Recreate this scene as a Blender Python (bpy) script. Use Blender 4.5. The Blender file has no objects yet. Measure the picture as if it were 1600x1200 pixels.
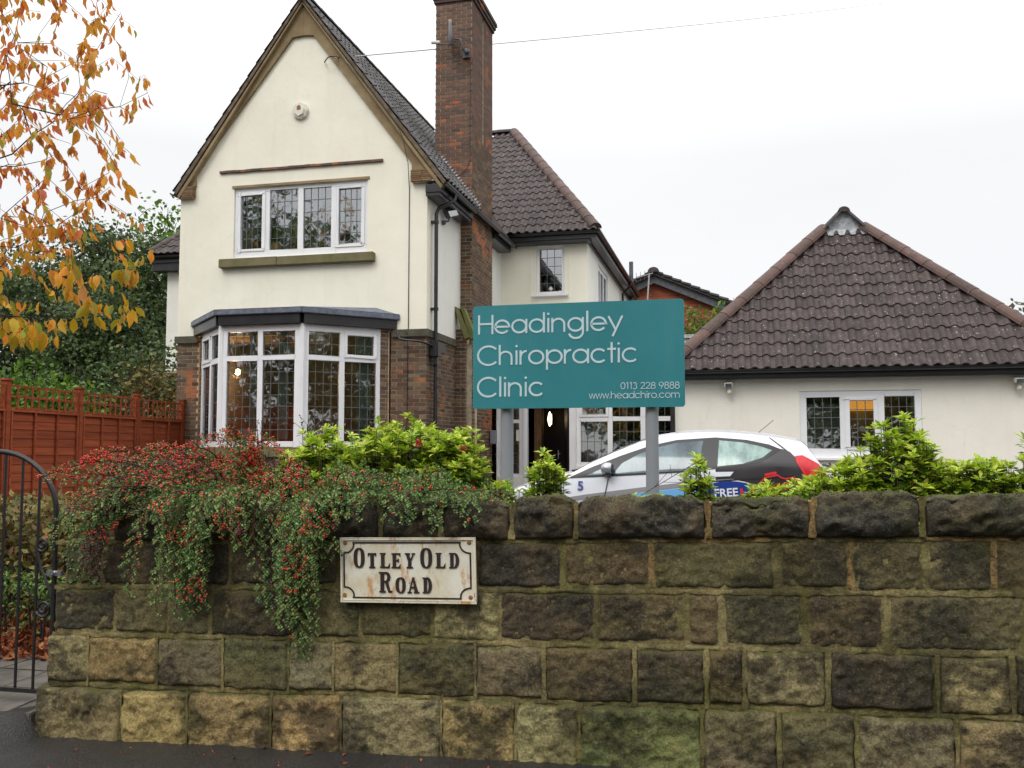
import bpy, bmesh, math, random
import numpy as np
from mathutils import Vector, Matrix, noise

R = math.radians
rng = random.Random(7)
nrng = np.random.default_rng(7)
scene = bpy.context.scene
COL = scene.collection

# ------------------------------------------------------------------ camera
cam_data = bpy.data.cameras.new("camera")
cam = bpy.data.objects.new("camera", cam_data)
COL.objects.link(cam)
cam.location = (0, 0, 1.55)
cam.rotation_euler = (R(90 + 4.063), 0, R(13.538))
cam_data.sensor_width = 36
cam_data.lens = 1450 / 1600 * 36
cam_data.clip_start = 0.05
cam_data.clip_end = 800
scene.camera = cam

# ------------------------------------------------------------------ light: overcast autumn day
world = bpy.data.worlds.new("World")
scene.world = world
world.use_nodes = True
wn, wl = world.node_tree.nodes, world.node_tree.links
wn.clear()
SUN_EL, SUN_AZ = 46, 200
sky = wn.new("ShaderNodeTexSky"); sky.sky_type = 'NISHITA'; sky.sun_disc = False
sky.sun_elevation = R(SUN_EL); sky.sun_rotation = R(SUN_AZ)
tc = wn.new("ShaderNodeTexCoord")
sep = wn.new("ShaderNodeSeparateXYZ"); wl.new(tc.outputs["Generated"], sep.inputs[0])
rmp = wn.new("ShaderNodeValToRGB"); wl.new(sep.outputs[2], rmp.inputs[0])     # overcast: brighter towards the zenith
rmp.color_ramp.elements[0].position = 0.0; rmp.color_ramp.elements[0].color = (.47, .476, .486, 1)
rmp.color_ramp.elements[1].position = 0.85; rmp.color_ramp.elements[1].color = (1.25, 1.25, 1.25, 1)
e = rmp.color_ramp.elements.new(0.3); e.color = (.50, .503, .508, 1)
cn = wn.new("ShaderNodeTexNoise"); cn.inputs["Scale"].default_value = 1.6; cn.inputs["Detail"].default_value = 5
mp = wn.new("ShaderNodeMapping"); mp.inputs["Scale"].default_value = (1, 1, 3)
wl.new(tc.outputs["Generated"], mp.inputs[0]); wl.new(mp.outputs[0], cn.inputs[0])
cm = wn.new("ShaderNodeMapRange"); cm.inputs[1].default_value = .3; cm.inputs[2].default_value = .7
cm.inputs[3].default_value = .94; cm.inputs[4].default_value = 1.03
wl.new(cn.outputs[0], cm.inputs[0])
cl = wn.new("ShaderNodeVectorMath"); cl.operation = 'SCALE'
wl.new(rmp.outputs[0], cl.inputs[0]); wl.new(cm.outputs[0], cl.inputs["Scale"])
cs = wn.new("ShaderNodeVectorMath"); cs.operation = 'SCALE'; cs.inputs["Scale"].default_value = 16.0
wl.new(cl.outputs[0], cs.inputs[0])
mx = wn.new("ShaderNodeMixRGB"); mx.inputs[0].default_value = .96
wl.new(sky.outputs[0], mx.inputs[1]); wl.new(cs.outputs[0], mx.inputs[2])
bg = wn.new("ShaderNodeBackground"); bg.inputs[1].default_value = 0.1
wl.new(mx.outputs[0], bg.inputs[0])
wo = wn.new("ShaderNodeOutputWorld"); wl.new(bg.outputs[0], wo.inputs[0])

sd = bpy.data.lights.new("sun", 'SUN'); sd.energy = 0.9; sd.angle = R(25); sd.color = (1, .97, .93)
sun = bpy.data.objects.new("sun", sd); COL.objects.link(sun)
sv = Vector((math.sin(R(SUN_AZ)) * math.cos(R(SUN_EL)), math.cos(R(SUN_AZ)) * math.cos(R(SUN_EL)), math.sin(R(SUN_EL))))
sun.rotation_euler = sv.to_track_quat('Z', 'Y').to_euler()
sun.location = (-10, -20, 30)

scene.view_settings.view_transform = 'Standard'
scene.view_settings.look = 'None'
scene.view_settings.gamma = 1
scene.view_settings.use_curve_mapping = False
scene.view_settings.exposure = 0.28
scene.render.engine = 'CYCLES'
cy = scene.cycles
cy.use_denoising = True
cy.max_bounces = 6; cy.diffuse_bounces = 3; cy.glossy_bounces = 3; cy.transmission_bounces = 6; cy.transparent_max_bounces = 10
cy.caustics_reflective = False; cy.caustics_refractive = False
cy.sample_clamp_indirect = 6

# ------------------------------------------------------------------ materials
def lin(r, g, b, k=1.0):
    f = lambda c: (c / 255 / 12.92) if c / 255 <= .04045 else ((c / 255 + .055) / 1.055) ** 2.4
    return (f(r) * k, f(g) * k, f(b) * k, 1)

class NT:
    def __init__(s, name):
        s.m = bpy.data.materials.new(name); s.m.use_nodes = True
        s.n, s.l = s.m.node_tree.nodes, s.m.node_tree.links
        s.n.clear()
        s.out = s.n.new("ShaderNodeOutputMaterial")
        s.b = s.n.new("ShaderNodeBsdfPrincipled")
        s.l.new(s.b.outputs[0], s.out.inputs[0])
        s.tc = s.n.new("ShaderNodeTexCoord")
        s.oi = s.n.new("ShaderNodeObjectInfo")
        s.geo = s.n.new("ShaderNodeNewGeometry")
        add = s.n.new("ShaderNodeVectorMath"); add.operation = 'MULTIPLY_ADD'
        s.l.new(s.oi.outputs["Random"], add.inputs[0]); add.inputs[1].default_value = (31, 17, 23)
        s.l.new(s.tc.outputs["Object"], add.inputs[2])
        s.co = add.outputs[0]
    def noise(s, scale, detail=6, rough=.6, stretch=None, dist=0):
        t = s.n.new("ShaderNodeTexNoise"); t.inputs["Scale"].default_value = scale
        t.inputs["Detail"].default_value = detail; t.inputs["Roughness"].default_value = rough
        t.inputs["Distortion"].default_value = dist
        co = s.co
        if stretch:
            m = s.n.new("ShaderNodeMapping"); m.inputs["Scale"].default_value = stretch
            s.l.new(co, m.inputs[0]); co = m.outputs[0]
        s.l.new(co, t.inputs[0]); return t.outputs[0]
    def ramp(s, src, stops, const=False):
        r = s.n.new("ShaderNodeValToRGB"); cr = r.color_ramp
        if const: cr.interpolation = 'CONSTANT'
        cr.elements[0].position, cr.elements[0].color = stops[0]
        cr.elements[1].position, cr.elements[1].color = stops[-1]
        for p, c in stops[1:-1]:
            el = cr.elements.new(p); el.color = c
        s.l.new(src, r.inputs[0]); return r.outputs[0]
    def rng(s, src, a, b, c=0, d=1):
        r = s.n.new("ShaderNodeMapRange")
        for i, x in enumerate((a, b, c, d)): r.inputs[i + 1].default_value = x
        s.l.new(src, r.inputs[0]); return r.outputs[0]
    def mix(s, fac, a, b, mode='MIX'):
        r = s.n.new("ShaderNodeMixRGB"); r.blend_type = mode
        for i, x in enumerate((fac, a, b)):
            if isinstance(x, (int, float)): r.inputs[i].default_value = x if i == 0 else (x, x, x, 1)
            elif isinstance(x, tuple): r.inputs[i].default_value = x
            else: s.l.new(x, r.inputs[i])
        return r.outputs[0]
    def math(s, op, a, b=None):
        r = s.n.new("ShaderNodeMath"); r.operation = op
        for i, x in enumerate((a, b)):
            if x is None: continue
            if isinstance(x, (int, float)): r.inputs[i].default_value = x
            else: s.l.new(x, r.inputs[i])
        return r.outputs[0]
    def rand(s):
        a = s.math('ADD', s.geo.outputs["Random Per Island"], s.oi.outputs["Random"])
        return s.math('FRACT', a)
    def bump(s, h, strength=.3, dist=.01):
        r = s.n.new("ShaderNodeBump"); r.inputs["Strength"].default_value = strength; r.inputs["Distance"].default_value = dist
        s.l.new(h, r.inputs["Height"]); s.l.new(r.outputs[0], s.b.inputs["Normal"])
    def base(s, c):
        if isinstance(c, tuple): s.b.inputs["Base Color"].default_value = c
        else: s.l.new(c, s.b.inputs["Base Color"])
    def set(s, rough=None, spec=None, metal=None):
        if rough is not None:
            if isinstance(rough, (int, float)): s.b.inputs["Roughness"].default_value = rough
            else: s.l.new(rough, s.b.inputs["Roughness"])
        if spec is not None: s.b.inputs["Specular IOR Level"].default_value = spec
        if metal is not None: s.b.inputs["Metallic"].default_value = metal
        return s.m

MATS = {}
def simple(name, c1, c2=None, scale=3, rough=.7, spec=.35, metal=0, bump=0, bscale=60, bdist=.004, lo=.35, hi=.65, var=0, stretch=None, detail=6):
    t = NT(name)
    c = c1
    if c2: c = t.mix(t.rng(t.noise(scale, detail, stretch=stretch), lo, hi), c1, c2)
    if var:
        h = t.n.new("ShaderNodeHueSaturation"); t.l.new(t.rng(t.rand(), 0, 1, 1 - var, 1 + var), h.inputs["Value"])
        if isinstance(c, tuple): h.inputs["Color"].default_value = c
        else: t.l.new(c, h.inputs["Color"])
        c = h.outputs[0]
    t.base(c)
    if bump: t.bump(t.noise(bscale, 5), bump, bdist)
    MATS[name] = t.set(rough, spec, metal)
    return t.m

def rendermat(name, c1, c2):
    """painted roughcast with faint rain streaks, patches and fine cracks"""
    t = NT(name)
    c = t.mix(t.rng(t.noise(1.1, 5), .35, .65), c1, c2)
    c = t.mix(t.rng(t.noise(5, 6, .65, stretch=(1, 1, .12)), .52, .75, 0, .10), c, lin(176, 168, 142))
    c = t.mix(t.rng(t.noise(2.3, 8, .75), .56, .72, 0, .14), c, lin(190, 182, 156))
    vo = t.n.new("ShaderNodeTexVoronoi"); vo.feature = 'DISTANCE_TO_EDGE'; vo.inputs["Scale"].default_value = .8
    t.l.new(t.mix(.35, t.co, t.noise(3, 6), 'ADD'), vo.inputs[0])
    crk = t.math('MULTIPLY', t.rng(vo.outputs[0], 0, .006, 1, 0), t.rng(t.noise(1.3, 3), .52, .62, 0, .18))
    c = t.mix(crk, c, lin(140, 132, 112)); t.base(c)
    t.bump(t.math('ADD', t.noise(110, 4), t.math('MULTIPLY', t.noise(6, 4), 3.0)), .4, .004); MATS[name] = t.set(.9, .2)
rendermat("render_cream", lin(243, 239, 222), lin(236, 232, 214))
rendermat("render_beige", lin(244, 239, 227), lin(237, 232, 219))
rendermat("render_white", lin(236, 235, 227), lin(228, 227, 217))
def tilemat(name, c1, c2, pale, hi=.7):
    t = NT(name); c = t.mix(t.rng(t.noise(7, 6), .3, hi), c1, c2)
    h = t.n.new("ShaderNodeHueSaturation"); t.l.new(t.rng(t.rand(), 0, 1, .74, 1.26), h.inputs["Value"]); t.l.new(c, h.inputs["Color"]); c = h.outputs[0]
    c = t.mix(t.rng(t.noise(2.2, 7, .7), .54, .68, 0, .45), c, lin(58, 58, 40))
    c = t.mix(t.rng(t.noise(26, 3, .5), .66, .70, 0, .75), c, pale)
    t.base(c); t.bump(t.noise(110, 5), .5, .005); MATS[name] = t.set(.66, .35)
simple("tan_band", lin(156, 138, 106), lin(128, 110, 82), 2.2, .9, .2, bump=.3, bscale=70)
simple("upvc", lin(238, 238, 240), lin(228, 228, 230), 2, .35, .5)
simple("black_paint", lin(30, 30, 33), lin(44, 44, 47), 5, .35, .5, bump=.1, bscale=25)
simple("black_iron", lin(26, 25, 28), lin(42, 36, 34), 30, .45, .5, bump=.2, bscale=120)
simple("lead", lin(112, 118, 132), lin(82, 88, 100), 9, .5, .5, bump=.25, bscale=25)
simple("lead_pale", lin(196, 200, 204), lin(140, 144, 148), 14, .6, .4, bump=.3, bscale=30)
simple("lead_came", lin(78, 80, 82), lin(98, 100, 102), 20, .5, .5)
simple("mortar", lin(196, 184, 160), lin(160, 148, 126), 8, .95, .1, bump=.4, bscale=120)
simple("sill_stone", lin(124, 114, 88), lin(104, 102, 70), 4, .9, .2, bump=.4, bscale=60)
simple("grey_stone", lin(96, 92, 80), lin(76, 72, 62), 6, .9, .2, bump=.4, bscale=60)
simple("mossy_wood", lin(128, 118, 84), lin(96, 108, 50), 6, .85, .2, bump=.3, bscale=30, stretch=(1, 1, .3))
tilemat("tile", lin(80, 67, 65), lin(48, 42, 42), lin(176, 170, 160))
tilemat("tile_dark", lin(74, 66, 65), lin(52, 47, 48), lin(150, 146, 138))
tilemat("tile_grey", lin(88, 86, 86), lin(60, 58, 58), lin(160, 158, 150))
tilemat("hip_red", lin(102, 74, 66), lin(72, 60, 56), lin(140, 120, 108))
simple("roof_deck", lin(54, 44, 42), None, rough=.9)
simple("interior", lin(150, 128, 106), lin(124, 106, 88), 1, .9, .1)
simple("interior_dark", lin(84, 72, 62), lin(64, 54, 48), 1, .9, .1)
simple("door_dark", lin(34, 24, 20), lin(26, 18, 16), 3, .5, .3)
simple("interior_mid", lin(170, 164, 150), lin(150, 144, 130), 1, .9, .1)
simple("verge_cement", lin(124, 112, 94), lin(94, 80, 68), 9, .9, .2, bump=.4, bscale=60)
simple("blind_backing_grey", lin(150, 158, 146), lin(134, 142, 130), 2, .9, .1)
simple("curtain", lin(196, 202, 192), lin(168, 176, 166), 4, .9, .1)
simple("curtain_brown", lin(110, 84, 60), lin(84, 62, 44), 4, .9, .1)
simple("white_plastic", lin(226, 224, 212), lin(208, 206, 190), 9, .45, .4)
simple("grey_metal", lin(146, 149, 154), lin(136, 139, 145), 1.5, .42, .4, bump=.05, bscale=8)
simple("dark_metal", lin(70, 74, 80), lin(96, 100, 104), 9, .5, .5)
simple("letter_grey", lin(196, 214, 220), lin(186, 204, 212), 9, .6, .3)
simple("soil", lin(62, 48, 36), lin(40, 32, 26), 5, .95, .1, bump=.8, bscale=30, bdist=.03)
simple("gravel_drive", lin(96, 94, 92), lin(70, 70, 70), 30, .85, .2, bump=.6, bscale=120)
simple("bark", lin(74, 62, 56), lin(46, 40, 38), 14, .9, .1, bump=.6, bscale=50, stretch=(1, 1, .3))
simple("twig", lin(64, 50, 50), lin(48, 38, 40), 14, .8, .2)
simple("twig_green", lin(98, 92, 50), lin(74, 60, 42), 14, .8, .2)
simple("twig_red", lin(86, 54, 44), lin(58, 40, 34), 14, .8, .2)
simple("white_paint", lin(226, 228, 235), None, rough=.12, spec=.6)
simple("rubber", lin(24, 24, 25), None, rough=.8)
simple("car_black", lin(52, 48, 50), None, rough=.18, spec=.6)
simple("car_trim", lin(26, 26, 30), None, rough=.4, spec=.5)
simple("car_red", lin(206, 44, 52), None, rough=.4)
simple("car_blue", lin(28, 58, 132), None, rough=.3)
simple("car_light_blue", lin(110, 172, 224), None, rough=.3)
simple("car_grey", lin(142, 140, 142), None, rough=.3)
simple("car_silver", lin(176, 178, 184), None, rough=.25, metal=.6)
simple("alloy", lin(160, 162, 168), None, rough=.3, metal=.8)
simple("tail_red", lin(196, 22, 34), lin(220, 44, 50), 26, .15, .6)
simple("ink_blue", lin(84, 92, 156), None, rough=.4)
simple("flag", lin(112, 106, 98), lin(84, 80, 74), 6, .8, .2, bump=.4, bscale=60, var=.12)
simple("chrome", lin(190, 190, 196), None, rough=.2, metal=.9)
simple("moss", lin(92, 98, 40), lin(60, 72, 28), 20, .95, .1, var=.35)
simple("aerial", lin(170, 170, 172), None, rough=.5)

def leafmat(name, cols, transl=.3, rough=.5, spec=.3, spot=None):
    t = NT(name)
    c = t.ramp(t.rand(), cols)
    n = t.noise(22 if not spot else spot[1], 3)
    if spot: c = t.mix(t.rng(n, .52, .68, 0, .75), c, spot[0])
    else: c = t.mix(t.rng(n, .4, .7, 0, .2), c, (0.02, .02, .01, 1))
    t.base(c); t.set(rough, spec)
    tr = t.n.new("ShaderNodeBsdfTranslucent"); t.l.new(c, tr.inputs[0])
    ms = t.n.new("ShaderNodeMixShader"); ms.inputs[0].default_value = transl
    t.l.new(t.b.outputs[0], ms.inputs[1]); t.l.new(tr.outputs[0], ms.inputs[2]); t.l.new(ms.outputs[0], t.out.inputs[0])
    MATS[name] = t.m
leafmat("leaf_orange", [(0, lin(230, 140, 50)), (.22, lin(236, 172, 56)), (.45, lin(214, 112, 66)), (.62, lin(228, 176, 62)), (.78, lin(196, 96, 78)), (.9, lin(200, 172, 64)), (1, lin(150, 158, 58))], .4, spot=(lin(176, 70, 40), 20))
leafmat("leaf_green", [(0, lin(128, 148, 40)), (.35, lin(222, 164, 40)), (.6, lin(104, 136, 42)), (.8, lin(236, 138, 40)), (1, lin(196, 176, 48))], .4, spot=(lin(206, 120, 40), 14))
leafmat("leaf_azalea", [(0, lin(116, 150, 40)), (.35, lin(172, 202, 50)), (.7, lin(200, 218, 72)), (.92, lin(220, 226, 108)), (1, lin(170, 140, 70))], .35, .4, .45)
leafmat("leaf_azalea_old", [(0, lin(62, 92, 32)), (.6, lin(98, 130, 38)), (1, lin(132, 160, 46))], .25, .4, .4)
leafmat("leaf_coton", [(0, lin(44, 70, 34)), (.4, lin(76, 108, 50)), (.8, lin(116, 148, 78)), (.93, lin(146, 172, 96)), (1, lin(150, 100, 50))], .2, .5, .22)
leafmat("leaf_coton_bronze", [(0, lin(74, 66, 40)), (.5, lin(96, 56, 42)), (1, lin(70, 90, 50))], .15, .4, .4)
leafmat("leaf_dark", [(0, lin(52, 70, 42)), (.5, lin(78, 98, 58)), (.9, lin(104, 122, 70)), (1, lin(134, 138, 86))], .3, .5, .35)
leafmat("leaf_mid", [(0, lin(60, 88, 30)), (.5, lin(84, 124, 36)), (1, lin(118, 150, 44))], .3, .5, .3)
leafmat("leaf_grey", [(0, lin(86, 86, 62)), (.5, lin(104, 98, 74)), (1, lin(82, 96, 58))], .25, .6, .3)
leafmat("leaf_fallen", [(0, lin(120, 60, 34)), (.4, lin(158, 82, 44)), (.7, lin(96, 54, 36)), (1, lin(186, 120, 66))], .05, .6, .3)
leafmat("leaf_variegated", [(0, lin(92, 96, 48)), (.4, lin(150, 134, 74)), (.7, lin(104, 70, 40)), (1, lin(74, 92, 42))], .2, .5, .3)
leafmat("leaf_purple", [(0, lin(78, 52, 56)), (.6, lin(104, 74, 66)), (1, lin(74, 78, 48))], .15, .6, .2)
leafmat("petal_pink", [(0, lin(176, 44, 72)), (1, lin(206, 72, 84))], .2, .6, .2)
leafmat("petal_yellow", [(0, lin(206, 176, 40)), (1, lin(224, 200, 60))], .2, .6, .2)
t = NT("berry"); t.base(t.ramp(t.rand(), [(0, lin(196, 30, 36)), (.6, lin(224, 52, 46)), (1, lin(232, 110, 60))])); MATS["berry"] = t.set(.25, .5)

# bricks: mixed brown, grey and orange, orange gathering in patches
def brickmat(name, stops, orange, patch=.9, dark=1.0):
    t = NT(name)
    c = t.ramp(t.rand(), stops)
    m = t.rng(t.noise(patch, 2), .57, .66)
    r2 = t.math('FRACT', t.math('MULTIPLY', t.rand(), 7.31))
    m = t.math('MULTIPLY', m, t.rng(r2, .35, .4))
    c = t.mix(m, c, orange)
    c = t.mix(t.rng(t.noise(30, 5), .35, .75, 0, .45), c, (.03 * dark, .027 * dark, .025 * dark, 1))
    t.base(c); t.bump(t.noise(90, 4), .5, .004)
    MATS[name] = t.set(.85, .2)
BR = [(0, lin(98, 78, 64)), (.25, lin(122, 96, 76)), (.45, lin(92, 84, 74)), (.65, lin(134, 114, 90)), (.8, lin(108, 76, 64)), (1, lin(78, 68, 60))]
brickmat("brick", BR, lin(178, 108, 70))
brickmat("brick_chimney", [(0, lin(104, 82, 73)), (.3, lin(126, 96, 82)), (.6, lin(94, 82, 76)), (.85, lin(138, 106, 88)), (1, lin(84, 73, 69))], lin(184, 108, 74), 1.3)
brickmat("brick_tan", [(0, lin(138, 112, 84)), (.5, lin(122, 92, 68)), (1, lin(150, 128, 98))], lin(160, 120, 84))
t = NT("brick_far")
bt = t.n.new("ShaderNodeTexBrick"); bt.inputs["Scale"].default_value = 4.4; bt.inputs["Color1"].default_value = lin(160, 92, 66)
bt.inputs["Color2"].default_value = lin(126, 66, 52); bt.inputs["Mortar"].default_value = lin(150, 120, 100); bt.inputs["Mortar Size"].default_value = .012
bt.inputs["Row Height"].default_value = .33; bt.inputs["Brick Width"].default_value = 1.0
mpn = t.n.new("ShaderNodeMapping"); mpn.inputs["Rotation"].default_value = (R(-90), 0, 0); t.l.new(t.tc.outputs["Object"], mpn.inputs[0]); t.l.new(mpn.outputs[0], bt.inputs[0])
t.base(bt.outputs[0]); MATS["brick_far"] = t.set(.9, .1)

# rock-faced gritstone: the stone's own colour, soot, algae and moss that run across stones and joints alike
def worldnoise(t, scale, detail=6, rough=.6, stretch=(1, 1, 1)):
    n = t.n.new("ShaderNodeTexNoise"); n.inputs["Scale"].default_value = scale; n.inputs["Detail"].default_value = detail; n.inputs["Roughness"].default_value = rough
    m = t.n.new("ShaderNodeMapping"); m.inputs["Scale"].default_value = stretch; t.l.new(t.geo.outputs["Position"], m.inputs[0]); t.l.new(m.outputs[0], n.inputs[0]); return n.outputs[0]
def weather(t, c):
    c = t.mix(t.rng(worldnoise(t, 2.7, 9, .74), .48, .57, 0, .78), c, lin(50, 48, 42))          # soot
    c = t.mix(t.rng(worldnoise(t, 2.1, 7, .7), .50, .66, 0, .5), c, lin(96, 94, 44))           # algae
    c = t.mix(t.rng(worldnoise(t, 8, 9, .78, (1, 1, .5)), .56, .70, 0, .28), c, lin(44, 40, 35)) # run-down stains
    c = t.mix(t.rng(worldnoise(t, 75, 8, .8), .40, .60, .62, 0), c, (.012, .011, .009, 1))       # pits
    c = t.mix(t.rng(worldnoise(t, 70, 8, .85), .54, .68, 0, .5), c, lin(190, 176, 130))   # pale grains and lichen
    return c
t = NT("gritstone")
c = t.oi.outputs["Color"]
c = t.mix(t.rng(t.noise(4.2, 6), .38, .66, 0, .6), c, t.mix(.6, c, lin(168, 140, 92)))
c = weather(t, c)
nz = t.n.new("ShaderNodeSeparateXYZ"); t.l.new(t.geo.outputs["Normal"], nz.inputs[0])
up = t.math('MULTIPLY', t.rng(nz.outputs[2], .5, .9), t.rng(t.noise(9, 6), .42, .6))
c = t.mix(up, c, lin(92, 94, 48))
t.base(c)
hb = t.math('ADD', t.noise(24, 9, .75), t.math('MULTIPLY', t.noise(95, 5, .7), .5))
t.bump(hb, 1.0, .022); MATS["gritstone"] = t.set(.78, .3)
t = NT("wall_mortar")
c = t.mix(t.rng(worldnoise(t, 2.2, 4), .42, .6), lin(190, 174, 122), lin(150, 144, 90))
c = t.mix(t.rng(worldnoise(t, 4, 7, .7), .44, .60, 0, .65), c, lin(92, 82, 54))
c = t.mix(.8, c, weather(t, c))
t.base(c); t.bump(t.noise(50, 8, .75), 1.0, .02); MATS["wall_mortar"] = t.set(.95, .1)
t = NT("mortar_buff")
c = t.mix(t.rng(worldnoise(t, 9, 6, .7), .4, .6), lin(188, 156, 104), lin(146, 122, 82))
c = t.mix(t.rng(worldnoise(t, 14, 8, .75), .50, .60, 0, .8), c, lin(84, 72, 52))
c = t.mix(t.rng(worldnoise(t, 80, 6, .8), .42, .56, .5, 0), c, (.03, .025, .018, 1))
t.base(c); t.bump(t.noise(60, 8, .75), 1.0, .02); MATS["mortar_buff"] = t.set(.95, .1)

t = NT("asphalt")
c = t.mix(t.rng(t.noise(1.4, 6), .35, .7), lin(34, 33, 32), lin(50, 48, 45))
c = t.mix(t.rng(t.noise(120, 3), .52, .68, 0, .55), c, lin(104, 98, 90))
t.base(c); t.bump(t.noise(110, 4), 1.0, .012); MATS["asphalt"] = t.set(t.rng(t.noise(3, 3), .3, .7, .32, .6), .4)

# street plate: old white enamel, rust creeping from the edges, hairline cracks
t = NT("enamel")
c = t.mix(t.rng(t.noise(9, 4), .4, .7, 0, .6), lin(232, 228, 212), lin(206, 190, 146))
vo = t.n.new("ShaderNodeTexVoronoi"); vo.feature = 'DISTANCE_TO_EDGE'; vo.inputs["Scale"].default_value = 26
dn = t.mix(.12, t.co, t.noise(12, 3), 'ADD'); t.l.new(dn, vo.inputs[0])
crk = t.math('MULTIPLY', t.rng(vo.outputs[0], 0, .012, 1, 0), t.rng(t.noise(5, 3), .5, .6))
c = t.mix(t.rng(t.noise(13, 7, .7, stretch=(1, 1, .35)), .53, .64, 0, .9), c, lin(196, 136, 62))
c = t.mix(t.rng(t.noise(17, 7, .7, stretch=(1, 1, .5)), .63, .69, 0, .95), c, lin(120, 62, 30))
c = t.mix(crk, c, lin(70, 60, 44)); t.base(c); t.bump(t.noise(20, 5), .2, .004); MATS["enamel"] = t.set(.4, .45)
simple("enamel_black", lin(40, 36, 40), lin(62, 46, 38), 30, .45, .4, bump=.2, bscale=50)
simple("rust_bolt", lin(168, 126, 72), lin(120, 80, 44), 60, .7, .3)

t = NT("sign_teal")
c = t.mix(t.rng(t.noise(1.3, 3), .3, .7), lin(40, 120, 128), lin(48, 130, 140))
c = t.mix(t.rng(t.noise(7, 6, .7, stretch=(1, 1, .12)), .5, .75, 0, .18), c, lin(96, 140, 140))
c = t.mix(t.rng(t.noise(3, 7, .75), .56, .75, 0, .15), c, lin(30, 84, 90))
c = t.mix(t.rng(t.noise(230, 2), .68, .74, 0, .5), c, lin(120, 180, 186))
t.base(c); MATS["sign_teal"] = t.set(t.rng(t.noise(120, 3), .4, .6, .28, .5), .5)

t = NT("fence_wood")
c = t.mix(t.rng(t.noise(3, 6, stretch=(1, .25, 6)), .3, .7), lin(164, 84, 52), lin(128, 62, 40))
h = t.n.new("ShaderNodeHueSaturation"); t.l.new(t.rng(t.rand(), 0, 1, .8, 1.15), h.inputs["Value"]); t.l.new(c, h.inputs["Color"])
t.base(h.outputs[0]); t.bump(t.noise(20, 5, stretch=(1, .2, 5)), .4, .006); MATS["fence_wood"] = t.set(.8, .2)

def glassmat(name, tint, refl=.02, rough=.02, boost=1.0):
    t = NT(name); t.n.remove(t.b)
    fr = t.n.new("ShaderNodeFresnel"); fr.inputs[0].default_value = 1.52
    gl = t.n.new("ShaderNodeBsdfGlossy"); gl.inputs["Roughness"].default_value = rough
    tr = t.n.new("ShaderNodeBsdfTransparent"); tr.inputs[0].default_value = tint
    ms = t.n.new("ShaderNodeMixShader")
    t.l.new(t.rng(fr.outputs[0], 0, 1, refl, boost), ms.inputs[0]); t.l.new(tr.outputs[0], ms.inputs[1]); t.l.new(gl.outputs[0], ms.inputs[2])
    wv = t.n.new("ShaderNodeBump"); wv.inputs["Strength"].default_value = .08; wv.inputs["Distance"].default_value = .02
    t.l.new(t.noise(2.5, 2), wv.inputs["Height"]); t.l.new(wv.outputs[0], gl.inputs["Normal"])
    t.l.new(ms.outputs[0], t.out.inputs[0]); MATS[name] = t.m
glassmat("glass", (.88, .9, .89, 1), .20)
glassmat("glass_bright", (.75, .8, .82, 1), .36)
t = NT("misted_glass")
c = t.mix(t.rng(t.noise(14, 5, stretch=(1, 1, .12)), .4, .65), lin(150, 176, 168), lin(116, 140, 138))
t.base(c); MATS["misted_glass"] = t.set(.12, .6)
t = NT("car_glass")
c = t.mix(t.rng(t.noise(3, 4, stretch=(1, 1, .4)), .4, .65), lin(98, 120, 126), lin(54, 66, 76))
t.base(c); MATS["car_glass"] = t.set(.06, .7)
def emis(name, col, s):
    t = NT(name); t.b.inputs["Emission Color"].default_value = col; t.b.inputs["Emission Strength"].default_value = s; t.base(col); MATS[name] = t.m
emis("bulb_warm", (1, .72, .35, 1), 6)
emis("shade_orange", (1, .42, .06, 1), .9)

# ------------------------------------------------------------------ mesh helpers
def add_obj(name, me, parent=None, label=None, cat=None, group=None, kind=None, color=None):
    o = bpy.data.objects.new(name, me); COL.objects.link(o)
    if parent is not None:
        o.parent = parent
    for k, x in (("label", label), ("category", cat), ("group", group), ("kind", kind)):
        if x: o[k] = x
    if color: o.color = color
    return o

def wloc(o):
    v = Vector((0, 0, 0))
    while o is not None:
        v += o.location; o = o.parent
    return v

def thing(name, label, cat, loc, group=None):
    o = add_obj(name, None, None, label, cat, group); o.location = loc
    o.empty_display_size = .2
    return o

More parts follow.
